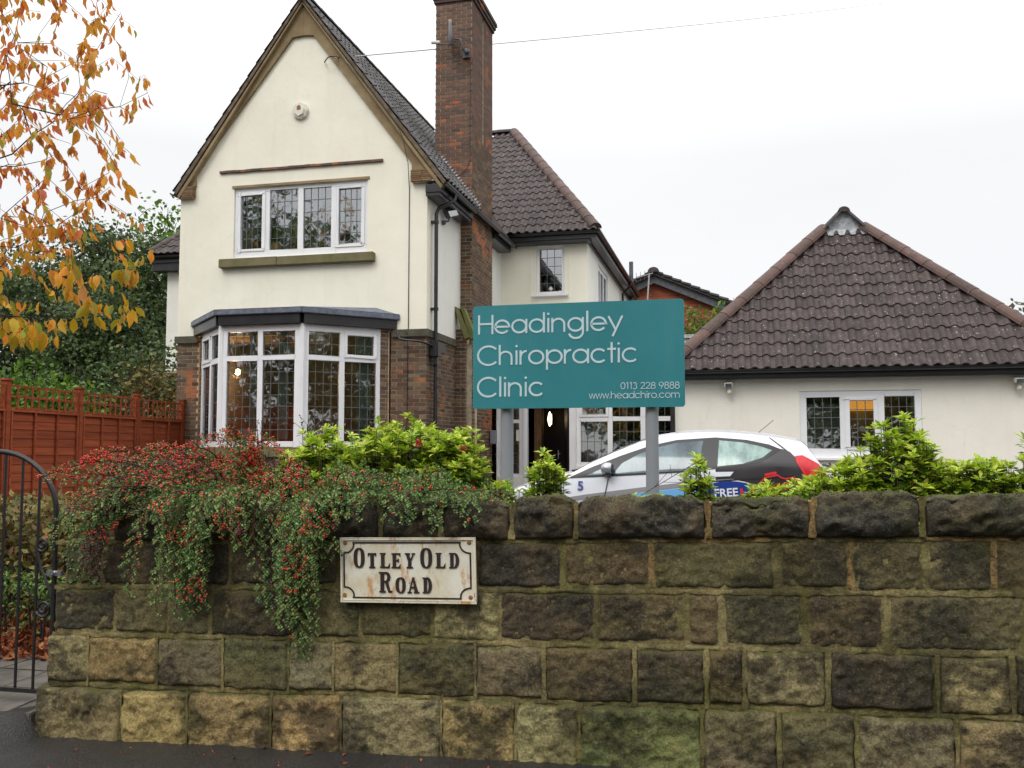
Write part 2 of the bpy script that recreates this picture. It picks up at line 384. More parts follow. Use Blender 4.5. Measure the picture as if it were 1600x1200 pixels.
class MB:
    """collects faces given in world coordinates"""
    def __init__(s): s.v, s.f = [], []
    def poly(s, *p):
        i = len(s.v); s.v += [tuple(q) for q in p]; s.f.append(tuple(range(i, i + len(p)))); return s
    def mesh(s, vs, fs):
        i = len(s.v); s.v += [tuple(q) for q in vs]; s.f += [tuple(i + k for k in f) for f in fs]; return s
    def box(s, x0, x1, y0, y1, z0, z1):
        return s.obox((0, 0, 0), (1, 0, 0), (0, 1, 0), (0, 0, 1), x0, x1, y0, y1, z0, z1)
    def obox(s, O, a, b, c, a0, a1, b0, b1, c0, c1):
        O, a, b, c = map(Vector, (O, a, b, c))
        P = [O + a * i + b * j + c * k for i in (a0, a1) for j in (b0, b1) for k in (c0, c1)]
        return s.mesh(P, [(0, 1, 3, 2), (4, 6, 7, 5), (0, 4, 5, 1), (2, 3, 7, 6), (0, 2, 6, 4), (1, 5, 7, 3)])
    def prism(s, pts, d):
        """polygon of 3D points extruded by vector d"""
        pts = [Vector(p) for p in pts]; d = Vector(d); n = len(pts)
        P = pts + [p + d for p in pts]
        return s.mesh(P, [tuple(range(n))[::-1], tuple(range(n, 2 * n))] + [(i, (i + 1) % n, n + (i + 1) % n, n + i) for i in range(n)])
    def tube(s, pts, r, seg=6, cap=True):
        pts = [Vector(p) for p in pts]; n = len(pts)
        rr = r if isinstance(r, (list, tuple)) else [r] * n
        ref = Vector((0, 0, 1)); P = []
        d0 = (pts[-1] - pts[0])
        if abs(d0.normalized().z) > .9 if d0.length > 1e-6 else False: ref = Vector((1, 0, 0))
        for i, p in enumerate(pts):
            d = (pts[min(i + 1, n - 1)] - pts[max(i - 1, 0)])
            d = d.normalized() if d.length > 1e-9 else Vector((0, 0, 1))
            a = d.cross(ref)
            if a.length < 1e-4: a = d.cross(Vector((.3, 1, 0)))
            a.normalize(); b = d.cross(a)
            for k in range(seg):
                t_ = 2 * math.pi * k / seg
                P.append(p + (a * math.cos(t_) + b * math.sin(t_)) * rr[i])
        F = [(i * seg + k, i * seg + (k + 1) % seg, (i + 1) * seg + (k + 1) % seg, (i + 1) * seg + k) for i in range(n - 1) for k in range(seg)]
        if cap: F += [tuple(range(seg))[::-1], tuple(range((n - 1) * seg, n * seg))]
        return s.mesh(P, F)
    def lathe(s, c, axis, prof, seg=20):
        """prof: list of (along axis, radius)"""
        c, ax = Vector(c), Vector(axis).normalized()
        a = ax.orthogonal().normalized(); b = ax.cross(a); P = []
        for h, r in prof:
            for k in range(seg):
                t_ = 2 * math.pi * k / seg
                P.append(c + ax * h + (a * math.cos(t_) + b * math.sin(t_)) * r)
        n = len(prof)
        F = [(i * seg + k, i * seg + (k + 1) % seg, (i + 1) * seg + (k + 1) % seg, (i + 1) * seg + k) for i in range(n - 1) for k in range(seg)]
        F += [tuple(range(seg))[::-1], tuple(range((n - 1) * seg, n * seg))]
        return s.mesh(P, F)
    def build(s, name, mat, parent=None, smooth=False, bevel=0, **kw):
        off = wloc(parent) if parent is not None else Vector((0, 0, 0))
        me = bpy.data.meshes.new(name)
        me.from_pydata([(x - off.x, y - off.y, z - off.z) for x, y, z in s.v], [], s.f)
        me.materials.append(MATS[mat]); 
        bm = bmesh.new(); bm.from_mesh(me); bmesh.ops.recalc_face_normals(bm, faces=bm.faces)
        if bevel:
            bmesh.ops.remove_doubles(bm, verts=bm.verts, dist=1e-5)
            bmesh.ops.bevel(bm, geom=[e_ for e_ in bm.edges if len(e_.link_faces) == 2 and e_.calc_face_angle(0) > .6], offset=bevel, segments=2, affect='EDGES')
        bm.to_mesh(me); bm.free()
        if smooth: me.shade_smooth() if smooth is True else me.set_sharp_from_angle(angle=smooth)
        return add_obj(name, me, parent, **kw)

def arr_mesh(name, V, F, mat, parent=None, smooth=False, **kw):
    """V (n,3) world, F (m,k)"""
    V = np.asarray(V, dtype=np.float32); F = np.asarray(F, dtype=np.int32)
    off = wloc(parent) if parent is not None else Vector((0, 0, 0))
    V = V - np.array(off, dtype=np.float32)
    me = bpy.data.meshes.new(name); m, k = F.shape
    me.vertices.add(len(V)); me.vertices.foreach_set("co", V.ravel())
    me.loops.add(m * k); me.loops.foreach_set("vertex_index", F.ravel())
    me.polygons.add(m); me.polygons.foreach_set("loop_start", np.arange(0, m * k, k, dtype=np.int32))
    if smooth: me.polygons.foreach_set("use_smooth", np.ones(m, dtype=bool))
    me.update(calc_edges=True); me.materials.append(MATS[mat])
    return add_obj(name, me, parent, **kw)

# leaf templates: y runs base to tip, z is the upper side
LEAF_T = (np.array([(0, 0, 0), (-.2, .28, .07), (0, .3, -.02), (.2, .28, .04), (-.21, .62, .04), (.03, .64, -.06), (.19, .6, .09), (.05, 1, -.16)], dtype=float),
          np.array([(0, 2, 1), (0, 3, 2), (1, 2, 5), (1, 5, 4), (2, 3, 6), (2, 6, 5), (4, 5, 7), (5, 6, 7)]))
LANCE_T = (np.array([(0, 0, 0), (-.25, .6, .05), (0, .5, -.03), (.25, .6, .05), (0, 1, -.1)], dtype=float),
           np.array([(0, 2, 1), (0, 3, 2), (1, 2, 4), (2, 3, 4)]))
SMALL_T = (np.array([(0, 0, 0), (-.38, .5, .06), (.38, .5, .06), (0, 1, 0)], dtype=float), np.array([(0, 2, 1), (1, 2, 3)]))
OCT_T = (np.array([(1, 0, 0), (-1, 0, 0), (0, 1, 0), (0, -1, 0), (0, 0, 1), (0, 0, -1)], dtype=float) * .5,
         np.array([(0, 2, 4), (2, 1, 4), (1, 3, 4), (3, 0, 4), (2, 0, 5), (1, 2, 5), (3, 1, 5), (0, 3, 5)]))
_ph = (1 + 5 ** .5) / 2
ICO_T = (np.array([(-1, _ph, 0), (1, _ph, 0), (-1, -_ph, 0), (1, -_ph, 0), (0, -1, _ph), (0, 1, _ph), (0, -1, -_ph), (0, 1, -_ph), (_ph, 0, -1), (_ph, 0, 1), (-_ph, 0, -1), (-_ph, 0, 1)]) / (2 * 1.902),
         np.array([(0, 11, 5), (0, 5, 1), (0, 1, 7), (0, 7, 10), (0, 10, 11), (1, 5, 9), (5, 11, 4), (11, 10, 2), (10, 7, 6), (7, 1, 8), (3, 9, 4), (3, 4, 2), (3, 2, 6), (3, 6, 8), (3, 8, 9), (4, 9, 5), (2, 4, 11), (6, 2, 10), (8, 6, 7), (9, 8, 1)]))

def frames(D, N):
    D = D / (np.linalg.norm(D, axis=1, keepdims=True) + 1e-9)
    X = np.cross(D, N); X /= (np.linalg.norm(X, axis=1, keepdims=True) + 1e-9)
    Z = np.cross(X, D)
    return X, D, Z

def scatter(T, P, D, N, S):
    tv, tf = T; P, D, N, S = map(lambda a: np.asarray(a, dtype=float), (P, D, N, S))
    X, Y, Z = frames(D, N)
    if S.ndim == 1: S = np.repeat(S[:, None], 3, 1)
    V = P[:, None, :] + tv[None, :, 0:1] * (X * S[:, 0:1])[:, None, :] + tv[None, :, 1:2] * (Y * S[:, 1:2])[:, None, :] + tv[None, :, 2:3] * (Z * S[:, 2:3])[:, None, :]
    k = len(tv)
    F = tf[None] + (np.arange(len(P)) * k)[:, None, None]
    return V.reshape(-1, 3), F.reshape(-1, tf.shape[1])

def leaves(name, T, P, D, N, S, mat, parent, n_parts=0, part_name="leaf", smooth=False, rank=None):
    """the n_parts leaves that show largest become parts of their own, the rest one part of kind stuff"""
    P, D, N, S = map(lambda a: np.asarray(a, dtype=float), (P, D, N, S))
    if n_parts:
        d = S / np.linalg.norm(P - np.array([0, 0, 1.55]), axis=1)
        if rank is not None: d = d * rank
        idx = np.argsort(-d); a, b = idx[:n_parts], idx[n_parts:]
        X, Y, Z = frames(D[a], N[a]); off = wloc(parent)
        me = bpy.data.meshes.new(part_name); me.from_pydata([tuple(q) for q in T[0]], [], [tuple(int(i) for i in f) for f in T[1]]); me.materials.append(MATS[mat]); me.shade_smooth()
        for i, j in enumerate(a):
            o = add_obj(part_name, me, parent)
            m = Matrix.Identity(4)
            for r_ in range(3):
                m[r_][0], m[r_][1], m[r_][2] = X[i][r_] * S[j], Y[i][r_] * S[j], Z[i][r_] * S[j]
                m[r_][3] = P[j][r_] - off[r_]
            o.matrix_local = m
        P, D, N, S = P[b], D[b], N[b], S[b]
    if len(P):
        V, F = scatter(T, P, D, N, S)
        arr_mesh(name, V, F, mat, parent, kind="stuff", smooth=smooth)

def rv(n, a=-1, b=1): return nrng.uniform(a, b, (n, 3))

def slab(mb, O, u, w, n, W, H, t_, holes=()):
    """upright panel: corner O, along u, up w, outward n, holes (x0,x1,z0,z1), thickness inward"""
    O, u, w, n = map(Vector, (O, u, w, n))
    hs = [(max(a, 0), min(b, W), max(c, 0), min(d, H)) for a, b, c, d in holes]
    xs = sorted({0, W} | {h[0] for h in hs} | {h[1] for h in hs}); zs = sorted({0, H} | {h[2] for h in hs} | {h[3] for h in hs})
    xs = [x for i, x in enumerate(xs) if i == 0 or x - xs[i - 1] > 1e-6]; zs = [x for i, x in enumerate(zs) if i == 0 or x - zs[i - 1] > 1e-6]
    full = {}
    for i in range(len(xs) - 1):
        for j in range(len(zs) - 1):
            cx, cz = (xs[i] + xs[i + 1]) / 2, (zs[j] + zs[j + 1]) / 2
            full[i, j] = not any(a < cx < b and c < cz < d for a, b, c, d in hs)
    P = lambda x, z, k: O + u * x + w * z - n * (t_ * k)
    for (i, j), ok in full.items():
        if not ok: continue
        x0, x1, z0, z1 = xs[i], xs[i + 1], zs[j], zs[j + 1]
        mb.poly(P(x0, z0, 0), P(x1, z0, 0), P(x1, z1, 0), P(x0, z1, 0))
        mb.poly(P(x0, z0, 1), P(x0, z1, 1), P(x1, z1, 1), P(x1, z0, 1))
        for (di, dj), (a, b) in {(-1, 0): ((x0, z0), (x0, z1)), (1, 0): ((x1, z1), (x1, z0)), (0, -1): ((x1, z0), (x0, z0)), (0, 1): ((x0, z1), (x1, z1))}.items():
            if not full.get((i + di, j + dj), False):
                mb.poly(P(*a, 0), P(*a, 1), P(*b, 1), P(*b, 0))
    return mb

def bricks_in(W, H, holes=(), bw=.225, bh=.075, g=.0125, start=0):
    out = []
    for j in range(int(H / bh + .999)):
        z0, z1 = j * bh + g / 2, min((j + 1) * bh - g / 2, H - .001)
        if z1 - z0 < .02: continue
        x = -((j + start) % 2) * bw / 2
        while x < W:
            a, b = max(x + g / 2, 0.0), min(x + bw - g / 2, W)
            x += bw
            if b - a < .025: continue
            segs = [(a, b)]
            for h in holes:
                if h[2] < (z0 + z1) / 2 < h[3]:
                    ns = []
                    for p, q in segs:
                        if q <= h[0] or p >= h[1]: ns.append((p, q)); continue
                        if p < h[0]: ns.append((p, h[0]))
                        if q > h[1]: ns.append((h[1], q))
                    segs = ns
            out += [(p, q, z0, z1) for p, q in segs if q - p > .025]
    return out

def brickwork(parent, O, u, n, W, H, holes=(), mat="brick", n_parts=0, proud=.007, start=0, jit=.0015):
    O, u, n = map(Vector, (O, u, n)); w = Vector((0, 0, 1)); mb = MB(); k = 0
    off = wloc(parent); shared = None
    L = bricks_in(W, H, holes, start=start)
    for a, b, z0, z1 in L:
        if k < n_parts and b - a > .2:
            if shared is None:
                shared = bpy.data.meshes.new("brick")
                m = MB().obox((0, 0, 0), u, w, n, 0, .215, 0, .065, -.004, proud)
                shared.from_pydata([tuple(x) for x in m.v], [], m.f); shared.materials.append(MATS[mat])
                bm = bmesh.new(); bm.from_mesh(shared); bmesh.ops.recalc_face_normals(bm, faces=bm.faces); bm.to_mesh(shared); bm.free()
            o = add_obj("brick", shared, parent); o.location = O + u * a + w * z0 + n * rng.uniform(-jit, jit) - off; k += 1
        else:
            mb.obox(O, u, w, n, a, b, z0, z1, -.004, proud + rng.uniform(-jit, jit))
    if mb.f: mb.build("brickwork", mat, parent, kind="stuff")

def tube_path(pts, n=8):
    """smooth catmull-rom samples"""
    P = [Vector(p) for p in pts]; P = [P[0]] + P + [P[-1]]; out = []
    for i in range(1, len(P) - 2):
        for k in range(n):
            t_ = k / n
            out.append(.5 * ((2 * P[i]) + (-P[i - 1] + P[i + 1]) * t_ + (2 * P[i - 1] - 5 * P[i] + 4 * P[i + 1] - P[i + 2]) * t_ ** 2 + (-P[i - 1] + 3 * P[i] - 3 * P[i + 1] + P[i + 2]) * t_ ** 3))
    return out + [P[-2]]
# ------------------------------------------------------------------ the setting: ground, pavement, road, path
YW = 4.737
SL = 0.027                       # the road and the wall's courses rise to the right
def struct(name, V, F, mat, smooth=True): return arr_mesh(name, V, F, mat, smooth=smooth, kind="structure")

def grid(x0, x1, y0, y1, nx, ny, zf):
    xs, ys = np.linspace(x0, x1, nx), np.linspace(y0, y1, ny)
    V = [(x, y, zf(x, y)) for y in ys for x in xs]
    F = [(j * nx + i, j * nx + i + 1, (j + 1) * nx + i + 1, (j + 1) * nx + i) for j in range(ny - 1) for i in range(nx - 1)]
    return V, F
def sm(a, b, x):
    t_ = min(max((x - a) / (b - a), 0), 1); return t_ * t_ * (3 - 2 * t_)
nz_ = lambda x, y, s, k=0: noise.noise(Vector((x * s, y * s, k)))
struct("ground", *grid(-400, 400, -400, 400, 9, 9, lambda x, y: -.6), "soil")
struct("pavement", *grid(-14, 14, -1.2, 4.86, 240, 60, lambda x, y: SL * max(min(x, 8), -9) + .006 * nz_(x, y, 3) + .012 * sm(4.3, 4.8, y) + .13 * sm(4.2, 4.66, y) * (1 - sm(-4.03, -3.93, x))), "asphalt")
mb = MB(); mb.box(-14, 14, -1.35, -1.2, -.35, -.13); struct("kerb", mb.v, [f for f in mb.f], "grey_stone", False)
struct("road", *grid(-60, 60, -9, -1.3, 20, 4, lambda x, y: -.25 + SL * max(min(x, 8), -9)), "asphalt")
struct("verge", *grid(-60, 60, -40, -9, 30, 16, lambda x, y: -.2 + .2 * nz_(x, y, .2)), "soil")

def garden_z(x, y):
    wall_bed = (1.02 if x > -3.3 else .55) * (1 - sm(5.2, 7.6, y)) * sm(-4.0, -3.5, x) * (1 - sm(3.5, 5, x))
    left = (-.02 + .58 * sm(5.75, 8.5, y)) * (1 - sm(-4.0, -3.5, x))
    yard = .3 * sm(-4.0, -3.5, x)
    z = max(yard, wall_bed) + left - (.3 * (1 - sm(5, 6, y)) * sm(-4.0, -3.5, x) * (1 if x > 3.5 else 0))
    return z + .03 * nz_(x, y, 2.2, 5) * (1 - .85 * sm(8, 9, y)) - .5 * sm(45, 60, y)
struct("garden_ground", *grid(-40, 30, 5.02, 60, 280, 180, garden_z), "soil")
struct("forecourt", *grid(-5.3, 12, 8.2, 15.4, 10, 10, lambda x, y: .315), "gravel_drive")

# stone flags of the path behind the gate
path = thing("garden_path", "grey stone flag path just inside the iron gate", "path", (-4.6, 5.2, .04)); path["kind"] = "structure"; del path["category"]
mbp = MB(); mbp.prism([(-6.2, 4.7, -.4), (-6.2, 5.95, -.4), (-6.2, 5.95, .03), (-6.2, 5.2, .025), (-6.2, 4.7, .0)], (2.25, 0, 0)); mbp.build("path_bed", "soil", path)
PZf = lambda y: .025 + .025 * sm(4.6, 5.25, y)
for j, y in enumerate(np.arange(4.68, 5.9, .42)):
    x = -6.1 + (.2 if j % 2 else 0)
    while x < -4.1:
        w = rng.uniform(.4, .62); x1 = min(x + w, -3.99)
        if x1 - x > .12:
            m = MB(); zz = rng.uniform(-.003, .004); m.prism([(x + .006, y + .006, PZf(y) + zz), (x1 - .006, y + .006, PZf(y) + zz), (x1 - .006, y + .41, PZf(y + .41) + zz), (x + .006, y + .41, PZf(y + .41) + zz)], (0, 0, -.05)); m.build("flagstone", "flag", path, bevel=.006)
        x = x1

# ------------------------------------------------------------------ the stone wall along the pavement
wall = thing("stone_wall", "low dark gritstone garden wall with mossy rock-faced copings along the pavement", "wall", (-1.3, YW + .2, 0))
CZ = {"c5": (-.06, .288), "c4": (.313, .573), "c3": (.598, .845), "c2": (.87, 1.105)}
XS = {
 "c2": [-3.83, -3.584, -3.207, -2.761, -2.41, -2.106, -1.702, -1.33, -.871, -.421, .187, .526, .853, 1.147, 1.539, 2.0, 2.5, 3.05, 3.5],
 "c3": [-3.9, -3.489, -3.14, -2.874, -2.309, -1.98, -1.575, -1.202, -.701, -.251, -.081, .307, .677, 1.281, 1.658, 2.2, 2.7, 3.1, 3.5],
 "c4": [-3.93, -3.652, -3.201, -2.787, -2.391, -2.128, -1.762, -1.332, -.972, -.509, -.159, .021, .407, .888, 1.211, 1.572, 2.1, 2.6, 3.2, 3.5],
 "c5": [-3.975, -3.413, -2.989, -2.477, -2.068, -1.508, -1.114, -.786, -.181, .178, .527, .96, 1.355, 1.9, 2.4, 3.0, 3.5]}
DK, BN, OL, GY, OC, GN, BK, LT = lin(84, 78, 66), lin(122, 106, 76), lin(120, 116, 80), lin(156, 146, 112), lin(214, 184, 122), lin(150, 166, 100), lin(80, 78, 72), lin(192, 178, 126)
TINT = {"c2": [OL, DK, DK, DK, DK, BN, DK, DK, BN, OL, BN, OL, OL, BN, OL, BN, DK, OL],
 "c3": [DK, OL, GY, DK, OL, OL, LT, DK, BN, BN, OL, BN, OL, OL, DK, BN, OL, DK],
 "c4": [LT, OC, GY, OL, GY, LT, OL, GY, BN, DK, BN, LT, DK, LT, OL, GY, OL, BN, DK],
 "c5": [LT, OC, OC, OC, LT, OC, LT, GN, GY, OL, GY, LT, OL, GY, DK, LT]}
OUTY = {"c2": .0, "c3": .0, "c4": .012, "c5": .035}
def rock(x0, x1, z0, z1, y0, bulge, seed, back=.12, rough=1.0, slope=SL):
    """a rock-faced stone: outward is -Y; its back is buried in the mortar"""
    w, h = x1 - x0, z1 - z0
    nx, nzz = max(10, int(w / .012)), max(8, int(h / .012)); V, F = [], []
    rc = .016
    for j in range(nzz + 1):
        for i in range(nx + 1):
            a, b = i / nx, j / nzz
            x, z = x0 + w * a, z0 + h * b
            ex, ez = min(a, 1 - a) * w, min(b, 1 - b) * h
            edge = sm(0, .016, ex) * sm(0, .016, ez)
            p = Vector((x * 1.0, z * 1.0, seed))
            n1 = noise.fractal(p * 7, 1.0, 2.0, 5); n2 = noise.fractal(p * 26 + Vector((9, 3, 1)), .8, 2.1, 4)
            rd = abs(noise.noise(p * 5 + Vector((seed, 2, 7)))); rg = noise.ridged_multi_fractal(p * 5 + Vector((1, seed, 4)), .9, 2.1, 4, 1.0, 2.0) - 1.1
            dip = max(0, -noise.noise(p * 9 + Vector((5, 5, seed))) - .15)
            # uneven outline
            ox = .013 * noise.noise(Vector((seed * 3.1, z * 16, 1 if a < .5 else 5))) * (1 if a < .5 else -1) * (1 - sm(0, .05, ex))
            oz = .013 * noise.noise(Vector((x * 14, seed * 2.7, 2 if b < .5 else 8))) * (1 if b < .5 else -1) * (1 - sm(0, .05, ez))
            if ex < rc and ez < rc:     # rounded corners
                k = 1 - min(1, math.hypot(rc - ex, rc - ez) / rc) if (rc - ex) + (rc - ez) > 0 else 1
                sx, sz = (1 if a < .5 else -1), (1 if b < .5 else -1)
                q = max(0, math.hypot(rc - ex, rc - ez) - rc)
                ox += sx * q * .7; oz += sz * q * .7
            y = y0 - edge * (bulge * (.45 + .9 * n1 + .45 * (1 - rd * 1.8) + .35 * rg - .9 * dip) + .014 * rough * n2) - .004 + (1 - edge) * .010
            V.append((x + ox, y, z + oz + slope * (x + ox)))
    W_ = nx + 1
    for j in range(nzz):
        for i in range(nx): F.append((j * W_ + i, j * W_ + i + 1, (j + 1) * W_ + i + 1, (j + 1) * W_ + i))
    ring = [i for i in range(W_)] + [j * W_ + nx for j in range(1, nzz + 1)] + [nzz * W_ + i for i in range(nx - 1, -1, -1)] + [j * W_ for j in range(nzz - 1, 0, -1)]
    k = len(V)
    for r_ in ring: V.append((V[r_][0], y0 + back, V[r_][2]))
    n = len(ring)
    for i in range(n): F.append((ring[i], k + i, k + (i + 1) % n, ring[(i + 1) % n]))
    F.append(tuple(k + i for i in range(n)))
    return V, F
def py_mesh(name, V, F, mat, parent, smooth=True, **kw):
    off = wloc(parent)
    me = bpy.data.meshes.new(name); me.from_pydata([(x - off.x, y - off.y, z - off.z) for x, y, z in V], [], F); me.materials.append(MATS[mat])
    bm = bmesh.new(); bm.from_mesh(me); bmesh.ops.recalc_face_normals(bm, faces=bm.faces); bm.to_mesh(me); bm.free()
    if smooth: me.shade_smooth()
    return add_obj(name, me, parent, **kw)
sd_ = 1
def jit_col(c, k=.18):
    f = 1 + rng.uniform(-k, k); return tuple(min(x * f * (1 + rng.uniform(-.05, .05)), 1) for x in c[:3]) + (1,)
for cn_, xs in XS.items():
    z0, z1 = CZ[cn_]
    for i in range(len(xs) - 1):
        g = .009 if cn_ in ("c4", "c5") and xs[i] < -1 else .016
        dz0, dz1 = rng.uniform(-.004, .012), rng.uniform(-.012, .004)
        V, F = rock(xs[i] + g * (.6 if xs[i] < -1 else 1) * rng.uniform(.35, 1.3), xs[i + 1] - g * (.6 if xs[i] < -1 else 1) * rng.uniform(.35, 1.3), z0 + dz0, z1 + dz1, YW - OUTY[cn_], rng.uniform(.004, .015) * (1.6 if cn_ == 'c5' else 1), sd_ * 3.7)
        py_mesh("stone", V, F, "gritstone", wall, color=jit_col(TINT[cn_][i])); sd_ += 1
# rock-faced copings, rounded over the top
def coping(x0, x1, zb, h, seed, depth=.26, lean=0):
    nx = max(14, int((x1 - x0) / .014)); prof = []
    for t_ in np.linspace(0, 1, 34):
        if t_ < .42: q = t_ / .42; prof.append((-.034 - .018 * math.sin(q * math.pi * .9), h * .82 * q))
        elif t_ < .6: q = (t_ - .42) / .18; a = q * math.pi / 2; prof.append((-.034 + .044 * (1 - math.cos(a)), h * .82 + h * .18 * math.sin(a)))
        else: q = (t_ - .6) / .4; prof.append((.01 + (depth - .01) * q, h * (1 - .25 * q * q)))
    V, F = [], []; n = len(prof)
    for i in range(nx + 1):
        a = i / nx; x = x0 + (x1 - x0) * a; ex = min(a, 1 - a) * (x1 - x0); ed = sm(0, .05, ex)
        for k, (y, z) in enumerate(prof):
            p = Vector((x, y, z + seed)); f = noise.fractal(p * 6, 1, 2, 5); f2 = noise.fractal(p * 24, .8, 2, 4); rd = 1 - abs(noise.noise(p * 4.5)) * 2 + .7 * (noise.ridged_multi_fractal(p * 4, .9, 2.2, 4, 1.0, 2.0) - 1.2)
            front = 1 if k < 20 else .35
            low = sm(0, .04, z) if k < 16 else 1
            out = (.03 * f + .016 * f2 + .022 * rd) * front * ed - (1 - ed) * .022
            yy = y - out * (1 if k < 17 else .2) * (.4 + .6 * low) + (1 - low) * .012 * (k < 16)
            zz = z + (out * .8 if k >= 13 else 0) + (.012 * noise.noise(Vector((x * 9, seed, 0))) if k < 3 else 0)
            V.append((x, YW + yy, zb + zz + SL * x))
    for i in range(nx):
        for k in range(n - 1): F.append((i * n + k, i * n + k + 1, (i + 1) * n + k + 1, (i + 1) * n + k))
        F.append((i * n + n - 1, i * n, (i + 1) * n, (i + 1) * n + n - 1))
    F += [tuple(range(n)), tuple(nx * n + k for k in range(n))]
    return V, F
CX = [-3.52, -3.05, -2.62, -2.2, -1.86, -1.52, -1.141, -.803, -.139, .349, .845, 1.403, 1.95, 2.5, 3.1, 3.5]
for i in range(len(CX) - 1):
    V, F = coping(CX[i] + rng.uniform(.012, .022), CX[i + 1] - rng.uniform(.012, .022), 1.122, .198 + .010 * math.sin(i * 2.3), 5.3 * i + 2)
    py_mesh("coping_stone", V, F, "gritstone", wall, color=jit_col(BK if CX[i] > -.9 else DK, .12))
# end stones of the wall at the gate, battered, and the slab leaning on top
for z0, z1, x in ((.0, .29, -3.975), (.31, .575, -3.93), (.6, .845, -3.9), (.87, 1.1, -3.83)):
    V, F = rock(0, .42, z0, z1, 0, .02, z0 * 9 + 4, slope=0)
    V = [(x - .002 + v[1], YW + .02 + v[0], v[2] + SL * x) for v in V]
    py_mesh("stone", V, F, "gritstone", wall, color=jit_col(OL))
V, F = rock(-.13, .13, 0, .24, 0, .03, 77, back=.16, slope=0)
ca, sa = math.cos(R(24)), math.sin(R(24))
V = [(-3.66 + v[0] * ca + v[2] * sa, YW + .16 + v[1], 1.02 + v[2] * ca - v[0] * sa) for v in V]
py_mesh("coping_stone", V, F, "gritstone", wall, color=DK)
# mortar core and pointing
m = MB()
P = [(-3.96, YW + .0, -.1), (3.6, YW + .0, -.1), (3.6, YW + .0, 1.13 + SL * 3.6), (-3.8, YW + .0, 1.13 - SL * 3.8)]
core = m.prism(P, (0, .46, 0)).build("mortar_core", "wall_mortar", wall)
def pointing(pts, w, seed, name="pointing", mat_="wall_mortar"):
    """an uneven raised ribbon of mortar along a joint"""
    pts = [Vector(p) for p in pts]; V, F = [], []; n = max(4, int((pts[1] - pts[0]).length / .02))
    d = (pts[1] - pts[0]).normalized(); s = Vector((-d.z, 0, d.x))
    for i in range(n + 1):
        p = pts[0].lerp(pts[1], i / n); ww = w * (1 + .9 * noise.noise(Vector((i * .3, seed, 0)))) ; h = .002 + .006 * noise.noise(Vector((i * .3, seed, 4)))
        p = p + s * .004 * noise.noise(Vector((i * .3, seed, 9)))
        for k, (a, b) in enumerate(((-1, -.01), (-.6, .7), (0, 1), (.6, .7), (1, -.01))): V.append(tuple(p + s * ww * a + Vector((0, -h * b, 0))))
    for i in range(n):
        for k in range(4): F.append((i * 5 + k, i * 5 + k + 1, (i + 1) * 5 + k + 1, (i + 1) * 5 + k))
    py_mesh(name, V, F, mat_, wall)
for i, x in enumerate(CX[1:-2]):
    pointing([(x, YW - .02, 1.12 + SL * x), (x + rng.uniform(-.01, .02), YW - .052 + .02, 1.31 + SL * x)], .014, i * 3.1, mat_="mortar_buff" if -.9 < x < 1.5 and i % 3 else "wall_mortar")
    m = MB(); m.box(x - .02, x + .02, YW + .0, YW + .2, 1.2 + SL * x, 1.29 + SL * x); m.build("pointing", "mortar_buff" if x > -.9 else "wall_mortar", wall, bevel=.008)
for cn_, xs in XS.items():
    z0, z1 = CZ[cn_]
    for i, x in enumerate(xs[1:-1]):
        buff = cn_ == "c2" and -.6 < x < 1.3
        pointing([(x, YW - OUTY[cn_] - .002, z0 - .02 + SL * x), (x + rng.uniform(-.006, .006), YW - OUTY[cn_] - .002, z1 + .02 + SL * x)], (.008 if x < -1 else .013) if not buff else .015, x * 7 + z0, mat_="mortar_buff" if buff and i % 2 == 0 else "wall_mortar")
for z in (.3, .585, .857, 1.112):
    xx = -3.9
    while xx < 3.4:
        L = rng.uniform(.5, 1.0); pointing([(xx, YW - .006, z + SL * xx), (xx + L, YW - .006, z + SL * (xx + L))], .013, xx + z * 3, mat_="mortar_buff" if z > 1 and xx > -.6 and rng.random() < .5 else "wall_mortar"); xx += L
# moss on the copings
N_ = 22000
x = nrng.uniform(-3.5, 3.4, N_); y = nrng.uniform(YW - .06, YW + .22, N_)
keep = np.array([noise.fractal(Vector((a * 3.2, b * 5, 3)), 1, 2, 3) > (.05 - .35 * (a > .3)) for a, b in zip(x, y)])
x, y = x[keep], y[keep]
from mathutils.bvhtree import BVHTree
vs, fs = [], []
for o in wall.children:
    if o.name.startswith("coping"):
        b0 = len(vs); off = o.parent.location
        vs += [v.co + off for v in o.data.vertices]; fs += [tuple(b0 + i for i in p.vertices) for p in o.data.polygons]
bvh = BVHTree.FromPolygons(vs, fs); P, D = [], []
for a, b in zip(x, y):
    h = bvh.ray_cast(Vector((a, b, 3)), Vector((0, 0, -1)))
    if h[0] is not None and h[1].z > .35: P.append(tuple(h[0])); D.append(tuple(h[1]))
P, D = np.array(P), np.array(D)
D = D + rv(len(P)) * .8
leaves("moss", SMALL_T, P - D * .002, D, rv(len(P)), nrng.uniform(.005, .010, len(P)), "moss", wall)
